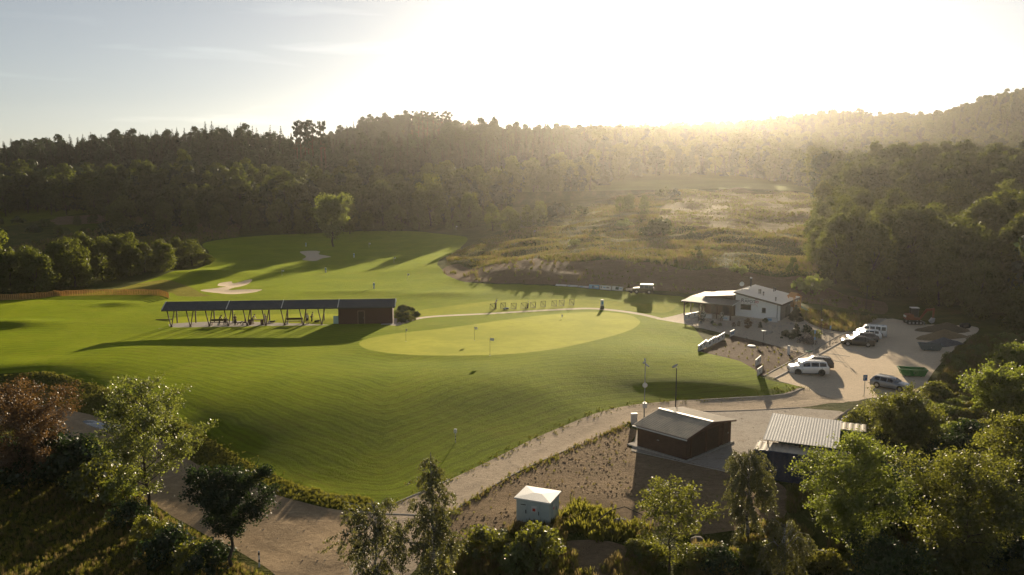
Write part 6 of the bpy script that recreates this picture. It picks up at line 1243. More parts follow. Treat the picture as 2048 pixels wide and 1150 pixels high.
p = hit(1268, 848); o = empty('cable_cabinet', p, R(8), 'white upright cable cabinet by the road left of the mast', 'cabinet'); MB().box((0, 0, .55), (.62, .34, 1.1)).build('case', P_WPLAST, o, bevel=.02); MB().box((0, -.18, .58), (.54, .02, .9)).build('door', P_WPLAST, o); MB().box((.2, -.2, .6), (.04, .03, .12)).build('handle', P_DARK, o); MB().box((0, 0, 1.12), (.66, .38, .05)).build('lid', P_WPLAST, o)
p = hit(911, 885); o = empty('box_on_post', p, R(-10), 'small white box on a striped post at the lawn edge', 'marker'); MB().tube([(0, 0, -.1), (0, 0, .95)], .03, 8).build('post', P_WPLAST, o); MB().box((0, 0, 1.12), (.26, .2, .38)).build('box', P_WPLAST, o, bevel=.02); [MB().lathe([(.033, z), (.033, z + .12)], n=8).build('black_band', P_BLACK, o) for z in (.25, .55)]
p = hit(519, 1134); o = empty('delineator_post', p, .2, 'black and white striped road post at the dirt road edge', 'post'); MB().prism([(-.05, -.04), (.05, -.04), (0, .06)], -.1, 1.15, 'Z').build('post', P_WPLAST, o); [MB().prism([(-.054, -.044), (.054, -.044), (0, .064)], z, z + .2, 'Z').build('black_band', P_BLACK, o) for z in (.35, .85)]
p = hit(1728, 792); o = empty('parking_sign', p, R(6), 'blue parking sign with a white P on a slim grey pole', 'sign'); MB().tube([(0, 0, -.1), (0, 0, 2.5)], .035, 8).build('pole', P_STEEL, o); pn = MB().box((0, -.05, 2.18), (.5, .03, .68)).build('sign_panel', P_BLUE, o); text_mesh('P', .62, P_WPLAST, o, Matrix.Translation((-.19, -.07, 1.97)) @ Matrix.Rotation(R(90), 4, 'X'), 'letter_p', ext=.006)
for px, py, h, lb in [(1628, 700, 3.0, 'pole sign with a narrow pale head left of the parking row'), (1659, 690, 3.0, 'slim pole with a small white panel by the pavement kerb'), (1577.5, 722, 0, '')]:
    if not h: continue
    p = hit(px, py); o = empty('pole_sign', p, 0, lb, 'sign'); MB().tube([(0, 0, -.1), (0, 0, h)], .035, 8).build('pole', P_STEEL, o); MB().box((0, -.05, h - .28), (.22, .03, .52)).build('sign_panel', P_LBLUE, o)
p = hit(1629, 707); o = empty('pole_sign', p, 0, 'slim pole with a small blue panel at the pavement bend', 'sign'); p2 = hit(1628, 706); o.location = p2; MB().tube([(0, 0, -.1), (0, 0, 2.4)], .03, 8).build('pole', P_STEEL, o); MB().box((0, -.04, 2.15), (.2, .03, .42)).build('sign_panel', P_LBLUE, o)
for px, py, h, lb in [(1642, 678, 3.0, 'dark slim garden lamp post near the parking signs'), (1527, 681, 1.5, 'short lamp post with a flat disc head above the mulch bed'), (1642, 637, 3.4, 'tall thin lamp post behind the weedy bed'), (1732, 622, 4.6, 'tall thin lamp post in the shade of the wood')]:
    p = hit(px, py); o = empty('garden_lamp', p, 0, lb, 'lamp'); MB().tube([(0, 0, -.1), (0, 0, h)], .04, 8).build('pole', P_DARK, o); MB().lathe([(.05, h - .08), (.34 if h < 2 else .16, h - .02), (.34 if h < 2 else .16, h + .03), (.04, h + .07)], n=16).build('lamp_head', P_WPLAST if h < 3.2 else P_DARK, o); MB().box((.22 if h > 3.2 else 0, 0, h), (.44 if h > 3.2 else .1, .1, .05)).build('arm', P_DARK, o)
p = hit(1577, 709); o = empty('pillar_post', p, 0, 'white round pillar standing at the edge of the mulch bed', 'post'); MB().lathe([(.20, -.1), (.20, 1.25), (.17, 1.3)], n=16).build('pillar', P_WPLAST, o, smooth=True, auto=40); MB().lathe([(.205, 1.05), (.205, 1.15)], n=16).build('band', P_ZINC, o)
p = hit(1503, 693); tag(MB().lathe([(.62, -.1), (.62, .10), (.55, .16), (.1, .2)], n=20).build('manhole_cover', P_WPLAST, loc=p), 'round white manhole cover raised in the mulch bed', 'cover')
p = hit(1561, 708); o = tag(MB().box((0, 0, .1), (.55, .3, .15)).build('paving_slab', P_CONC, loc=p, bevel=.02), 'small pale slab lying in the mulch bed beside the pillar', 'slab'); o.rotation_euler = (0, .35, .5)
p = hit(1617, 703); o = tag(MB().box((0, 0, .04), (1.0, .45, .08)).build('grate', P_GREEN, loc=p), 'green cover plate at the corner of the mulch bed', 'cover'); o.rotation_euler.z = .4
# loose planks and stakes left on the lawn: bench edge on the far left of the shelter
p = hit(328, 640); o = tag(MB().box((0, 0, .08), (2.6, .1, .14)).build('timber_edge', P_DWOOD, loc=p), 'dark timber edge lying on the grass left of the shelter', 'timber'); o.rotation_euler.z = rz
# kerb-parallel stall lines
m = MB(); 
for (a, b) in [((1637, 716), (1690, 725)), ((1650, 706), (1700, 713)), ((1672, 695), (1722, 703))]:
    A, B = hit(*a), hit(*b); m.bar(Vector((A.x, A.y, A.z + .012)), Vector((B.x, B.y, B.z + .012)), .12, .02)
tag(m.build('stall_marking', plain('worn_line_paint', (.50, .46, .40), .9, var=.3)), kind='structure')
# rocks
def rock(p, r, mat, label, group, seed): 
    o = MB().ico((0, 0, r * .3), r, 2, (random.uniform(.9, 1.4), random.uniform(.7, 1.1), random.uniform(.5, .8)), .14, seed).build('rock', mat, loc=p, smooth=True); o.rotation_euler.z = random.uniform(0, 6.28); return tag(o, label, 'rock', group)
rock(hit(1427, 643), .55, P_STONE, 'large pale boulder in the gravel garden before the porch', None, 1)
for i, (px, py, r) in enumerate([(1409,641,.25),(1417,640,.3),(1424,639,.25),(1441,645,.22),(1400,646,.3),(1452,647,.25),(1475,643,.3),(1483,641,.28),(1489,646,.2),(1503,642,.28),(1511,646,.3),(1526,648,.3),(1532,651,.25),(1538,649,.2),(1548,653,.35),(1541,665,.3),(1537,667,.35),(1530,664,.3),(1533,670,.22),(1561,654,.3),(1569,652,.25),(1575,647,.3),(1583,648,.3),(1590,643,.3),(1594,651,.3),(1640,662,.3),(1649,662,.3),(1655,665,.35),(1647,668,.3),(1665,668,.25),(1605,646,.3),(1612,648,.25)]):
    rock(hit(px, py), r, P_STONE, 'pale brown rock set among the gravel of the clubhouse garden', 'rocks in the gravel garden', 20 + i)
for i, (px, py, r, lb) in enumerate([(1237, 1050, .62, 'large dark boulder in the weeds under the bent pipe'), (1259, 1052, .45, 'grey boulder right of the large dark boulder'), (1243, 1060, .35, 'small grey stone in front of the dark boulders'), (1395, 1085, .4, 'pale stone half hidden under the weeping birch'), (1402, 1100, .35, 'pale broken stone lower under the weeping birch')]): rock(hit(px, py), r, P_DSTONE, lb, None, 70 + i)
pts = [hit(1180, 1062) + Vector((0, 0, .1)), hit(1205, 1052) + Vector((0, 0, .9)), hit(1235, 1045) + Vector((0, 0, 1.25)), hit(1262, 1042) + Vector((0, 0, 1.1)), hit(1300, 1050) + Vector((0, 0, .3))]
sp_ = np.array([tuple(q) for q in pts]); tag(MB().tube([Vector(q) for q in sp_[[0]].tolist() + [((sp_[i] + sp_[i + 1]) / 2).tolist() for i in range(4)] + sp_[[4]].tolist()], .035, 8).build('bent_pipe', P_BLACK, smooth=True), 'thin black pipe bent in an arc over the weeds beside the kiosk', 'pipe')
# puddle on the dirt road
pw = px_poly([(165, 843), (185, 841), (205, 846), (240, 851), (238, 866), (215, 861), (190, 855)], True, .5); zc = min(height(x, y) for x, y in pw) + .03
g = N('puddle_water'); me = bpy.data.meshes.new('puddle'); me.from_pydata([(x, y, height(x, y) + .02) for x, y in pw], [], [list(range(len(pw)))])
tag(link_mesh('puddle', me, g.done(g.bsdf((.05, .045, .035), .03, None, 0, 1.0))), kind='structure')
# ------------------------------------------------------------------ near trees with real limbs and leaves
def limb_tree(name, loc, H, Rc, label, bark, leafm, seed, n_limb=26, n_twig=9, leaves=12000, leaf=.14, base=.16, peak=.38, droop=0.0, rise=.45, lean=(0, 0), tr=.12, scat=.20, group=None, diamond=True, cat='tree', thin=1.0):
    rng = np.random.default_rng(seed); o = empty(name, loc, rng.uniform(0, 6.28), label, cat, group)
    nT = 9; tp = np.array([(lean[0] * (i / nT) ** 1.5 * H + rng.normal() * .012 * H * (i > 0), lean[1] * (i / nT) ** 1.5 * H + rng.normal() * .012 * H * (i > 0), -.4 if i == 0 else H * .97 * i / nT) for i in range(nT + 1)])
    wood = [tube_q(tp, [tr * (1.1 - i / nT) + .008 for i in range(nT + 1)], 7)]; TW = []; TL = []
    for i in range(n_limb):
        u = (i + rng.uniform(.1, .9)) / n_limb; h = base + (1 - base) * u * .96; k = h * nT; a = int(min(k, nT - 1)); p0 = tp[a] + (tp[a + 1] - tp[a]) * (k - a) if a > 0 else np.array([tp[1][0] * k, tp[1][1] * k, H * .97 * h])
        prof = (u / peak) ** .55 if u < peak else ((1 - u) / (1 - peak)) ** .75; Ln = Rc * (prof * rng.uniform(.72, 1.12) + .06); az = i * 2.4 + rng.uniform(-.5, .5)
        d = np.array([math.cos(az), math.sin(az), 0]); r_ = rise * rng.uniform(.6, 1.4) * (1 + .8 * u)
        p1 = p0 + d * Ln * .5 + np.array([0, 0, Ln * .5 * r_]); p2 = p0 + d * Ln + np.array([0, 0, Ln * (r_ * .8 - droop * .55)])
        wood.append(tube_q([p0, p1, p2], [tr * .34 * (1 - u * .6) + .008, tr * .18 * (1 - u * .5) + .006, .006], 4))
        for j in range(max(3, int(n_twig * (Ln / Rc + .25)))):
            s = rng.uniform(.22, 1.0); q = p0 * (1 - s) ** 2 + 2 * p1 * s * (1 - s) + p2 * s * s; e = rng.normal(size=3) * .55 + d * .5 + np.array([0, 0, .28 - droop * 2.2]); e /= np.linalg.norm(e) + 1e-9
            l = Ln * rng.uniform(.22, .45) * (1.15 - s * .5) + .15 + droop * rng.uniform(.2, 1.25); TW.append((q, q + e * l)); TL.append(l)
    A = np.array([t[0] for t in TW]); B = np.array([t[1] for t in TW]); TL = np.array(TL)
    for a, b in zip(A[::2], B[::2]): wood.append(tube_q([a, b], [.010, .004], 3))
    V, F, M = merge([(v, f, 0) for v, f in wood]); link_mesh('trunk', mesh_mats('trunk', V, F, M, [bark]), None, o)
    pick = rng.choice(len(A), leaves, p=TL / TL.sum()); t = rng.uniform(0, 1, (leaves, 1)) ** .8
    P = A[pick] * (1 - t) + B[pick] * t + rng.normal(size=(leaves, 3)) * scat * np.array([1, 1, .8])
    Nn = rng.normal(size=(leaves, 3)) + np.array([0, 0, .9 if droop < .3 else .1])
    V, F = quads(P, Nn, np.full(leaves, leaf), rng, 1.5 if diamond else 1.2, diamond, axis=np.tile([0, 0, -1.6], (leaves, 1)) if droop > .3 else None)
    link_mesh('crown', mesh_mats('crown', V, F, np.zeros(len(F)), [leafm]), None, o); return o
def on(px, py, dz=0): p = hit(px, py); p.z += dz; return p
def at_ground_y(px, Y):      # ground point in the pixel column at distance Y
    r = ray(px, 900); 
    for _ in range(6):
        x = r.x / r.y * Y; z = height(x, Y); f = Y * math.cos(PITCH) - (z - CAM_H) * math.sin(PITCH); x = (px - 1024) / FPX * f; r = Vector((x, Y, 0))
    return Vector((x, Y, height(x, Y)))
def top_height(p, py):      # height a thing at p needs to reach image row py
    k = ray(1024, py); return CAM_H + k.z / k.y * p.y - p.z
def near(name, px, Y, ytop, wpx, label, bark, leafm, seed, **kw):
    p = at_ground_y(px, Y); H = top_height(p, ytop); Rc = wpx / 2 / FPX * (Y * math.cos(PITCH) + 18 * math.sin(PITCH)) / .96
    return limb_tree(name, p, H, Rc, label, bark, leafm, seed, **kw)
near('poplar_tree', 297, 61, 752, 205, 'tall glossy leaved poplar standing at the dirt road, brightest tree on the left', M_BARK, M_LEAF_POPLAR, 1, n_limb=40, leaves=22000, leaf=.125, base=.12, peak=.33, rise=.7, scat=.22)
near('maple_tree', 466, 51, 938, 150, 'compact dark leafy tree on a thin trunk at the near edge of the dirt road', M_BARK, M_LEAF_DARK, 2, n_limb=34, leaves=19000, leaf=.12, base=.30, peak=.35, rise=.75, scat=.18)
near('copper_tree', 48, 67, 764, 190, 'reddish brown leaved tree at the far left beside the dirt road', M_BARK, M_LEAF_COPPER, 3, n_limb=40, leaves=28000, leaf=.11, base=.10, peak=.40, rise=.6, scat=.26)
near('birch_tree', 752, 45, 994, 150, 'lower drooping birch, left one of the pair at the road junction', M_BIRCH, M_LEAF_BIRCH, 4, n_limb=30, n_twig=11, leaves=17000, leaf=.085, base=.14, peak=.5, droop=.75, rise=.9, scat=.07)
near('birch_tree', 868, 47, 896, 105, 'taller slender birch, right one of the pair at the road junction', M_BIRCH, M_LEAF_BIRCH, 5, n_limb=38, n_twig=10, leaves=18000, leaf=.085, base=.10, peak=.25, droop=.7, rise=.9, scat=.07)
near('birch_tree', 1494, 54, 893, 105, 'weeping birch with hanging twigs in front of the navy container', M_BIRCH, M_LEAF_BIRCH, 6, n_limb=34, n_twig=11, leaves=19000, leaf=.085, base=.16, peak=.55, droop=1.0, rise=1.0, scat=.06)
near('birch_tree', 1565, 48, 1045, 110, 'low hanging birch between the container and the big bright tree', M_BIRCH, M_LEAF_BIRCH, 16, n_limb=24, n_twig=9, leaves=9000, leaf=.085, base=.16, peak=.5, droop=.9, rise=.9, scat=.06)
near('young_alder', 1338, 50, 953, 165, 'young thin alder with an airy crown below the shed shadow', M_BARK, M_LEAF_NEAR, 7, n_limb=26, leaves=6500, leaf=.115, base=.10, peak=.3, rise=.6, scat=.16, tr=.06)
near('ash_tree', 1700, 50.5, 866, 205, 'large bright green tree in front of the containers, nearest on the right', M_BARK, M_LEAF_BRIGHT, 8, n_limb=52, n_twig=10, leaves=28000, leaf=.11, base=.14, peak=.34, rise=.55, scat=.22)
near('ash_tree', 1806, 70, 792, 140, 'taller darker green tree between the containers and the car park edge', M_BARK, M_LEAF_NEAR, 9, n_limb=46, n_twig=10, leaves=22000, leaf=.13, base=.10, peak=.26, rise=.65, scat=.22)
near('ash_tree', 1925, 50, 905, 260, 'broad dark tree filling the bottom right corner', M_BARK, M_LEAF_NEAR, 10, n_limb=52, n_twig=10, leaves=25000, leaf=.12, base=.08, peak=.4, rise=.5, scat=.26)
near('ash_tree', 2040, 60, 835, 190, 'bushy tree at the right edge, second from the bottom corner', M_BARK, M_LEAF_NEAR, 11, n_limb=44, leaves=18000, leaf=.14, base=.06, peak=.42, rise=.5, scat=.28)
near('ash_tree', 1995, 80, 745, 140, 'yellow green tree at the right edge above the scrub', M_BARK, M_LEAF_BRIGHT, 12, n_limb=40, leaves=10000, leaf=.19, base=.06, peak=.42, rise=.5, scat=.28)
near('ash_tree', 2046, 92, 697, 120, 'small bright tree at the right edge, highest of those beside the scrub', M_BARK, M_LEAF_BRIGHT, 13, n_limb=36, leaves=8000, leaf=.22, base=.06, peak=.42, rise=.5, scat=.3)
near('ash_tree', 1860, 57, 960, 150, 'dark young tree tucked between the two largest trees on the right', M_BARK, M_LEAF_DARK, 14, n_limb=36, leaves=9000, leaf=.16, base=.06, peak=.42, rise=.5, scat=.26)
near('ash_tree', 1770, 44, 1080, 170, 'dark bushy tree at the bottom edge right of the bright tree', M_BARK, M_LEAF_DARK, 15, n_limb=36, leaves=9000, leaf=.13, base=.04, peak=.45, rise=.5, scat=.24)
near('lime_tree', 667, 262, 396, 72, 'lone round tree beside the far sand bunker, lit at the top', M_BARK, M_LEAF_BRIGHT, 17, n_limb=44, n_twig=8, leaves=8500, leaf=.46, base=.16, peak=.42, rise=.8, scat=.5, tr=.28, diamond=False)
# near bushes
def bush_proto(seed, mats, Rc, H, K, per, leaf): return shrub_proto(seed, mats, Rc, H, K, per, leaf)
NB = [bush_proto(90, [M_BARK, M_LEAF_NEAR], 1.5, 2.1, 46, 62, .125), bush_proto(91, [M_BARK, M_LEAF_DARK], 1.7, 2.4, 46, 62, .135), bush_proto(92, [M_BARK, M_LEAF_BRIGHT], 1.2, 1.7, 40, 62, .115), bush_proto(93, [M_BARK, M_WEED], 1.3, 1.5, 36, 62, .12)]
def bush(px, py, s, k, label, group=None, name='bush', cat='bush', sz=None):
    p = hit(px, py); o = place_tree(NB[k], (p.x, p.y, p.z - .1), s, label, cat, group, name, sz); return o
for px, py, s, k, lb in [(165,955,1.5,1,'dark bush under the reddish tree, left of the poplar'),(200,985,1.4,0,'leafy bush left of the poplar at the dark lawn edge'),(238,1000,1.2,2,'brighter bush at the left foot of the poplar'),(90,955,1.6,1,'dark bush below the reddish tree at the far left'),(20,960,1.7,1,'dark bush at the left picture edge below the reddish tree'),
    (300,1078,.75,0,'small leafy bush at the right foot of the poplar'),(345,1100,.85,2,'sunlit bush between the poplar and the dark maple, upper one'),(385,1130,.8,0,'green bush left of the dark maple trunk'),(425,1140,.8,1,'low dark bush at the foot of the dark maple'),(262,1045,.8,1,'dark bush just below the poplar'),(335,1120,.9,1,'dark bush lower left of the dark maple'),
    (975,1110,1.0,0,'leafy bush left of the dark pit below the kiosk'),(1075,1128,1.15,0,'bush with upright twigs right below the kiosk'),(1035,1148,1.0,2,'bright yellow green bush at the bottom edge below the kiosk'),(945,1095,.5,3,'low weedy bush right of the taller birch'),(1150,1048,.42,3,'weedy bush just right of the kiosk'),(1185,1060,.36,2,'bright weedy bush under the left end of the bent pipe'),(1215,1072,.38,3,'low weedy bush below the bent pipe'),(1270,1102,.42,0,'leafy bush left of the young alder'),(1305,1120,.7,0,'leafy bush at the foot of the young alder'),(1385,1130,.75,0,'leafy bush right of the young alder'),(1440,1145,.8,1,'dark bush under the weeping birch'),(1510,1140,.8,0,'bush under the weeping birch beside its trunk'),(1600,1142,.7,3,'weedy bush left of the bright tree trunk'),(1660,1148,.9,3,'weedy bush at the foot of the bright tree')]:
    bush(px, py, s, k, lb)
rs_ = random.Random(4); nscr = 0
SCR = [(1700,880),(1780,845),(1850,815),(1885,765),(1900,715),(1950,680),(2060,675),(2100,900),(2100,1160),(1720,1160),(1700,1000)]
for _ in range(400):
    px, py = rs_.uniform(1700, 2100), rs_.uniform(680, 1150)
    if not inside(np.array(SCR, float), np.array([px]), np.array([py]))[0] or nscr >= 56: continue
    nscr += 1; up = py < 860
    bush(px, py, rs_.uniform(.5, 1.0) if up else rs_.uniform(.7, 1.25), rs_.choice([0, 0, 2, 3] if up else [0, 1, 1, 2]), f'green bush in the scrub beside the car park, {"upper part near the wood" if py < 770 else "lower part near the trees"}' if up else f'dark bush {"left of" if px < 1850 else "beneath"} the broad corner tree, {"upper rows" if py < 1000 else "at the bottom edge"}', ('scrub ' + ('upper' if py < 770 else 'lower')) if up else f'corner bushes {"left" if px < 1850 else "beneath"} {"upper" if py < 1000 else "bottom"}')
# clump of round trees behind the orange netting
for i, (px, py, yt, lb) in enumerate([(-25,588,425,'tall sunlit tree at the left picture edge behind the clump'),(25,590,500,'round tree at the left end of the clump behind the netting'),(70,588,492,'second round tree from the left in the clump behind the netting'),(115,582,480,'round tree of the clump left of its tallest crown'),(150,574,470,'broad tree left of the highest crown of the clump'),(170,566,460,'tallest tree of the dark clump behind the netting'),(205,560,468,'tree just right of the tallest in the clump'),(240,556,470,'lit tree in the middle right of the clump'),(262,552,462,'tree with a high lit crown right of the middle of the clump'),(290,545,482,'tree in the right half of the clump with a lit flank'),(325,542,475,'round tree third from the right end of the clump'),(355,537,472,'round tree second from the right end of the clump'),(385,532,476,'rounded tree at the right end of the clump'),(408,530,505,'small bush tree at the right tip of the clump'),(60,560,487,'tree at the back of the clump on the left'),(225,535,466,'tree at the back of the clump on the right'),(-60,585,470,'tree of the clump outside the left edge')]):
    p = hit(px, py); H = top_height(p, yt); me = FBN[i % 4]; hz_ = max(v.co.z for v in me.vertices); s = H / hz_
    o = place_tree(me, (p.x, p.y, p.z - .2), max(s, .55), lb, 'tree', 'trees of the clump behind the netting', 'broadleaf_tree', s)
# bushes and small trees on the rough slope, largest first
for i, (px, py, yt, k, lb) in enumerate([(862,452,345,1,'large round tree in front of the dark wood right of the lone tree'),(838,462,398,1,'dark bush tree right of the lone tree'),(790,462,405,0,'dark bush tree between the lone tree and the large round tree'),(905,458,392,0,'bush tree at the right foot of the large round tree'),(940,455,382,1,'bushy small tree halfway to the hazy slope'),(985,462,405,1,'wide bush on the shaded slope, left one'),(1020,462,410,0,'wide bush on the shaded slope, middle one'),(1055,452,408,1,'wide bush on the shaded slope, right one'),(1080,445,400,0,'pointed bush with a lit edge on the slope'),(1086,455,428,2,'small lit bush below the pointed bush'),(1112,432,402,1,'round bush left of the lit pair on the slope'),(1140,430,405,2,'lit bush at the start of the hazy field'),(1165,428,408,0,'bush beside the hazy field edge'),(1240,425,390,1,'bush left of the double bush on the field'),(1258,420,385,0,'bush in the middle of the hazy field group'),(1288,428,388,1,'round dark bush at the left of the hay field'),(1325,392,372,0,'low bush row at the top left of the hay field'),(1350,392,374,1,'low bush at the top of the hay field'),(1318,470,430,0,'round bush with a long shadow on the grassy terrace'),(1300,474,445,0,'small bush at the left of the round terrace bush'),(1386,470,456,2,'tiny bush right of the round terrace bush'),(1394,515,490,2,'pointed bush low on the grassy terrace'),(1585,545,512,2,'bright bush at the foot of the right wood'),(1625,585,545,3,'low bright bush at the right wood edge'),(735,462,420,1,'dark bush left of the large round tree'),(700,468,400,1,'dark bush behind the lone tree'),(560,465,395,1,'dark small tree in the shaded wood edge left of the lone tree'),(500,462,400,0,'dark small tree further left of the lone tree'),(440,462,405,1,'dark small tree above the right end of the clump'),(330,470,400,1,'dark round tree before the shaded dirt slope'),(245,462,388,0,'dark round tree at the left of the shaded dirt slope'),(380,465,398,0,'dark round tree right of the shaded dirt slope'),(610,468,402,0,'dark small tree just left of the lone tree'),(1190,470,452,2,'small lit bush low on the rough slope'),(1150,490,475,3,'low bush left on the terraces'),(1430,500,487,3,'low bush in the middle of the terraces'),(1475,545,525,3,'low mound bush above the clubhouse'),(1250,455,435,3,'low bush on the rough slope below the double bush')]):
    p = hit(px, py); H = max(1.2, top_height(p, yt)); me = (FBN[i % 4] if H > 6 else SHB[k]); hz_ = max(v.co.z for v in me.vertices); s = H / hz_
    place_tree(me, (p.x, p.y, p.z - .15), s if H > 6 else max(s, .75), lb, 'tree' if H > 6 else 'bush', None, 'broadleaf_tree' if H > 6 else 'bush', s)
# shrubs planted in the gravel garden
GS = [shrub_proto(100, [M_BARK, M_LEAF_DARK], .75, 1.1, 22, 40, .11), shrub_proto(101, [M_BARK, leaf_mat('grey_lavender', (.055, .055, .055), (.085, .08, .085), (.07, .06, .06), .3)], 1.35, .95, 34, 50, .10), shrub_proto(102, [M_BARK, M_LEAF_COPPER], .55, 1.6, 20, 40, .11), shrub_proto(103, [M_BARK, M_LEAF_BRIGHT], .9, 1.0, 22, 40, .12)]
MINI = spruce_proto(110, 1.9, .62); BLUE = spruce_proto(111, 2.6, 1.15)
for px, py, me, s, lb in [(1612,667,GS[0],1.1,'round dark shrub in the upper gravel garden'),(1592.5,672,MINI,1.0,'narrow cone shaped conifer in the gravel garden'),(1572,673,GS[0],.85,'low dark shrub left of the cone conifer'),(1582,678,GS[0],.9,'low dark shrub just below the cone conifer'),(1614,686,GS[1],1.0,'wide low grey shrub, largest in the gravel garden'),(1632,674,GS[3],1.0,'yellow tipped shrub right of the wide grey shrub'),(1592,641,BLUE,1.0,'dark spreading spruce at the house corner'),(1495.5,657,GS[2],1.15,'tall reddish brown shrub in front of the house window'),(1520.5,655,MINI,.5,'tiny conifer in the gravel before the square window'),(1467.5,654,GS[2],.5,'small reddish tuft left of the tall brown shrub'),(1477.5,653,GS[2],.5,'small reddish tuft beside the tall brown shrub'),(1425,648,GS[0],.5,'low cushion plant below the large pale boulder'),(1430,651,GS[3],.4,'small cushion plant below the porch boulder'),(1401,644,GS[0],.5,'low cushion plant at the porch end of the gravel'),(1440,652,GS[0],.5,'flat cushion plant in the middle of the gravel'),(1641,655,GS[2],.6,'reddish shrub near the garden lamp post'),(1652,659,GS[2],.6,'small reddish shrub right of the garden lamp post'),(1563,677,GS[0],.3,'tiny plant left of the low dark shrubs'),(1530,645,GS[0],.7,'low shrub below the house wall')]:
    p = hit(px, py); place_tree(me, (p.x, p.y, p.z - .03), s, lb, 'shrub', None, 'garden_shrub' if me not in (MINI, BLUE) else 'small_conifer')
TUFTM = []
def tuft_mesh(seed, h, n, w_, mat, spread=.18, lean=.45):
    rng = np.random.default_rng(seed); a = rng.uniform(0, 6.28, n); b = np.stack([np.cos(a), np.sin(a), np.zeros(n)], 1) * rng.uniform(0, spread, (n, 1)); hh = h * rng.uniform(.5, 1.1, (n, 1)); l = np.stack([np.cos(a), np.sin(a), np.zeros(n)], 1) * lean * rng.uniform(.2, 1, (n, 1)) * hh; s = np.stack([-np.sin(a), np.cos(a), np.zeros(n)], 1) * w_ / 2
    V = np.stack([b - s, b + s, b + s * .5 + l + np.array([0, 0, 1]) * hh, b - s * .5 + l + np.array([0, 0, 1]) * hh], 1).reshape(-1, 3); return mesh_mats('grass_tuft', V, np.arange(4 * n).reshape(n, 4), np.zeros(n), [mat])
TG = [tuft_mesh(1, .34, 26, .035, M_WEED), tuft_mesh(2, .42, 22, .035, M_WEED, .22), tuft_mesh(3, .50, 20, .03, M_DRY, .16, .3)]
# rows of small grasses planted in the mulch bed
m_ = []
for i in range(7):
    for j in range(9):
        px = 1424 + (1600 - 1424) * (j + .5) / 9 + random.uniform(-5, 5) - i * 6; py = 684 + j * 2.6 + i * 8 + random.uniform(-2, 2)
        if inside(POLY['mulch_bed'], *[np.array([q]) for q in hit(px, py)[:2]])[0]:
            p = hit(px, py); o = tag(link_mesh('planted_grass', TG[random.randint(0, 1)], None, None, p), 'small grass clump planted in the rows of the bark mulch bed', 'plant', 'grass clumps in the mulch bed'); o.rotation_euler.z = random.uniform(0, 6); o.scale = (.65, .65, random.uniform(.5, .85))
# ground cover nobody could count
def pts_in(poly, n, seed, far_fade=None):
    rng = np.random.default_rng(seed); lo, hi = poly.min(0), poly.max(0); lo = np.maximum(lo, [-160, 20]); hi = np.minimum(hi, [185, 385]); out = []
    while len(out) < n:
        q = rng.uniform(lo, hi, (n * 3, 2)); q = q[inside(poly, q[:, 0], q[:, 1])]
        if not len(q): break
        out += q.tolist()
    q = np.array(out[:n]); return np.column_stack([q, height_np(q[:, 0], q[:, 1]) - .02])
def keep(P, *names):
    m = np.ones(len(P), bool)
    for k in names: m &= ~inside(POLY[k], P[:, 0], P[:, 1])
    return P[m]
SRC = [proto_obj(t) for t in TG]; SRCW = [proto_obj(t) for t in NB[2:]] ; SRCF = [proto_obj(tuft_mesh(7, .75, 22, .10, M_WEED, .35)), proto_obj(tuft_mesh(8, .85, 18, .09, M_DRY, .3, .3)), proto_obj(tuft_mesh(9, .6, 24, .12, M_WEED, .5))]
hardg = ['gravel_road', 'car_park', 'gravel_yard', 'sidewalk', 'lawn', 'dirt_road', 'gravel_garden', 'terrace', 'path', 'mulch_bed']
P = pts_in(POLY['bank'], 7000, 1); gn_scatter('rough_grass', P, RNG.uniform(.3, .62, len(P)), SRC[:2], seed=11, tilt=.25)
meadow = px_poly([(885,545),(900,512),(960,478),(1060,455),(1160,420),(1230,395),(1330,360),(1590,368),(1650,430),(1625,520),(1650,575),(1760,615),(1740,628),(1600,606),(1390,592),(1300,580),(1100,566),(960,563)], False, 3)
P = keep(pts_in(meadow, 42000, 2), 'lawn', 'path'); P = P[~inside(POLY['dirt_bank'], P[:, 0], P[:, 1]) | (np.random.default_rng(1).uniform(size=len(P)) < .10)]
P = P[~inside(POLY['hay_field'], P[:, 0], P[:, 1]) | (np.random.default_rng(2).uniform(size=len(P)) < .25)]; cl_ = smooth_noise((400, 400), 3, 21); dens = cl_[np.clip((P[:, 1] - 100).astype(int), 0, 399), np.clip((P[:, 0] + 160).astype(int), 0, 399)]
gn_scatter('meadow_grass', P, np.clip(.62 + dens * .28, .25, 1.5), SRCF, seed=12, tilt=.25)
scrub = px_poly(SCR, False, 3); P = keep(pts_in(scrub, 9000, 3), *hardg); gn_scatter('scrub_undergrowth', P, RNG.uniform(.8, 1.9, len(P)), SRC, seed=13, tilt=.25)
P = keep(pts_in(scrub, 260, 5), *hardg); gn_scatter('scrub_leaves', P, RNG.uniform(.4, .8, len(P)), SRCW, seed=15, tilt=.2)
low = px_poly([(860,1150),(960,1078),(1040,1052),(1130,1042),(1250,1060),(1420,1070),(1570,1040),(1580,980),(1720,960),(1720,1160),(1300,1180)], False, 2); P = pts_in(low, 9000, 4); P = P[~inside(POLY['trodden_soil'], P[:, 0], P[:, 1]) | (np.random.default_rng(3).uniform(size=len(P)) < .22)]; P = keep(P, 'brown_soil', 'gravel_road', 'gravel_yard', 'dirt_road'); nz_ = smooth_noise((400, 400), 2.5, 22)[np.clip((P[:, 1] * 3).astype(int), 0, 399), np.clip((P[:, 0] * 3 + 150).astype(int), 0, 399)]; P = P[nz_ > -.1]
gn_scatter('weeds', P, RNG.uniform(.6, 1.5, len(P)), SRC, seed=14, tilt=.25)
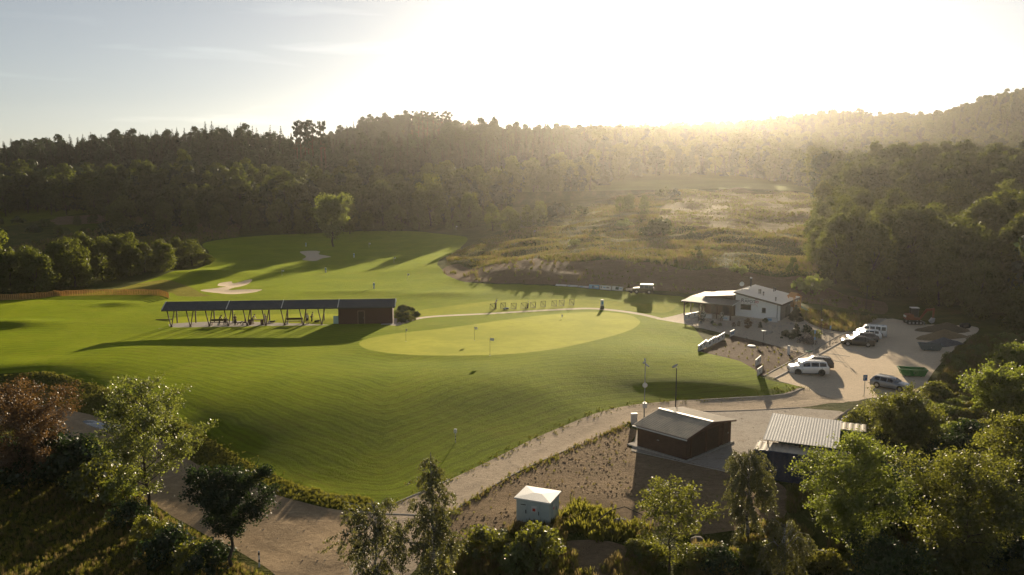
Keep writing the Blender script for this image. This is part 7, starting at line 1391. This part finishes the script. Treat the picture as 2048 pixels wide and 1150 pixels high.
verge = px_poly([(-160,850),(0,860),(80,874),(180,914),(240,960),(330,1026),(430,1088),(530,1155),(600,1180),(300,1250),(-200,1250)], False, 2); P = keep(pts_in(verge, 9000, 6), 'dirt_road'); gn_scatter('verge_grass', P, RNG.uniform(.4, .9, len(P)), SRC, seed=16, tilt=.25)
for a, n, wd, sd in ((lawn_low, 1500, .45, 31), (road_mid, 0, 0, 0)):
    if n:
        k = np.random.default_rng(sd).integers(0, len(a), n); q = a[k] + np.random.default_rng(sd + 1).normal(size=(n, 2)) * wd; Q = np.column_stack([q, height_np(q[:, 0], q[:, 1]) - .02]); Q = Q[Q[:, 1] > 20]; gn_scatter('edge_grass', Q, np.random.default_rng(5).uniform(.18, .40, len(Q)), SRC[:2] + SRC[:1], seed=17, tilt=.25)
lower_edge = spline([hit(*q) for q in [(905,1028),(930,1010),(1040,946),(1150,897),(1240,856),(1262,846)]], False, .5); k = np.random.default_rng(8).integers(0, len(lower_edge), 420); q = lower_edge[k] + np.random.default_rng(9).normal(size=(420, 2)) * .3; gn_scatter('kerb_weeds', np.column_stack([q, height_np(q[:, 0], q[:, 1])]), np.random.default_rng(5).uniform(.25, .6, 420), SRC, seed=18, tilt=.25)
P = pts_in(POLY['plant_bed'], 700, 9); gn_scatter('bed_weeds', P, RNG.uniform(.8, 1.8, len(P)), SRC, seed=19, tilt=.2)
rim_ = np.array([tuple(hit(*q)[:2]) for q in [(800,612),(822,618),(838,630),(830,640),(800,648),(792,640)]]); P = pts_in(rim_, 260, 10); gn_scatter('mound_weeds', P[:60], RNG.uniform(.18, .34, 60), [proto_obj(NB[1]), proto_obj(NB[0])], seed=20, tilt=.2)

# clods and stubble on the bare plot, loose stones on the roads
CLOD = MB().ico((0, 0, .2), 1, 1, (1.2, .9, .6), .25, 3); cm = bpy.data.meshes.new('soil_clod'); cm.from_pydata(CLOD.v, [], CLOD.f); cm.materials.append(MAT['brown_soil'])
P = pts_in(POLY['brown_soil'], 4200, 41); cl2 = smooth_noise((400, 400), 3, 23)[np.clip((P[:, 1] * 3).astype(int), 0, 399), np.clip((P[:, 0] * 3 + 150).astype(int), 0, 399)]; P = P[cl2 > .1]
gn_scatter('soil_clods', P, RNG.uniform(.15, 1.0, len(P)) ** 3 * .10 + .012, [proto_obj(cm)], seed=42, tilt=.6)
P = pts_in(POLY['brown_soil'], 240, 43); gn_scatter('plot_weeds', P, RNG.uniform(.2, .5, len(P)), SRC[1:], seed=44, tilt=.3)
SM = bpy.data.meshes.new('loose_stone'); SM.from_pydata(CLOD.v, [], CLOD.f); SM.materials.append(P_STONE)
for k, n, s0 in (('gravel_road', 1100, .035), ('car_park', 1000, .035), ('gravel_yard', 1600, .04), ('dirt_road', 1300, .04), ('gravel_garden', 2600, .09)):
    P = pts_in(POLY[k], n, 50 + n); gn_scatter('loose_stones', P, RNG.uniform(.3, 1.0, len(P)) ** 2 * s0 * 1.6, [proto_obj(SM)], seed=n, tilt=.6)

rq = random.Random(12)
for _ in range(34):
    px, py = rq.uniform(-20, 470), rq.uniform(438, 474); p = hit(px, py); H = rq.uniform(2.2, 5.5); me = rq.choice(SHB[:2] + FBN[:2]); s = H / max(v.co.z for v in me.vertices)
    place_tree(me, (p.x, p.y, p.z - .15), max(s, .28), f'dark bush of the shaded scrub behind the clump, {"left" if px < 230 else "right"} half', 'bush', f'shaded scrub behind the clump {"left" if px < 230 else "right"}', 'bush', s)
P = keep(pts_in(px_poly([(-60,432),(470,430),(480,474),(380,486),(200,500),(-60,520)], False, 3), 5000, 61), 'lawn'); gn_scatter('shaded_scrub', P, RNG.uniform(.5, 1.5, len(P)), SRCF, seed=62, tilt=.2)

kw_ = px_poly([(1128,1030),(1150,1005),(1200,1020),(1250,1050),(1300,1060),(1290,1085),(1200,1080),(1130,1062)], False, 1); P = pts_in(kw_, 520, 71); gn_scatter('kiosk_weeds', P, RNG.uniform(.6, 1.3, len(P)), [SRC[0], SRC[1], SRCF[2]], seed=72, tilt=.3)
hb = MB().box((100, 590, 62), (2460, 1350, 140))
g = N('haze_air'); pv = g.n('ShaderNodeVolumePrincipled'); pv.inputs['Color'].default_value = (1, .97, .92, 1); pv.inputs['Density'].default_value = HAZE_DENSITY; pv.inputs['Anisotropy'].default_value = HAZE_G
g.t.links.new(pv.outputs[0], g.out.inputs['Volume'])
tag(hb.build('haze', g.m), kind='stuff')
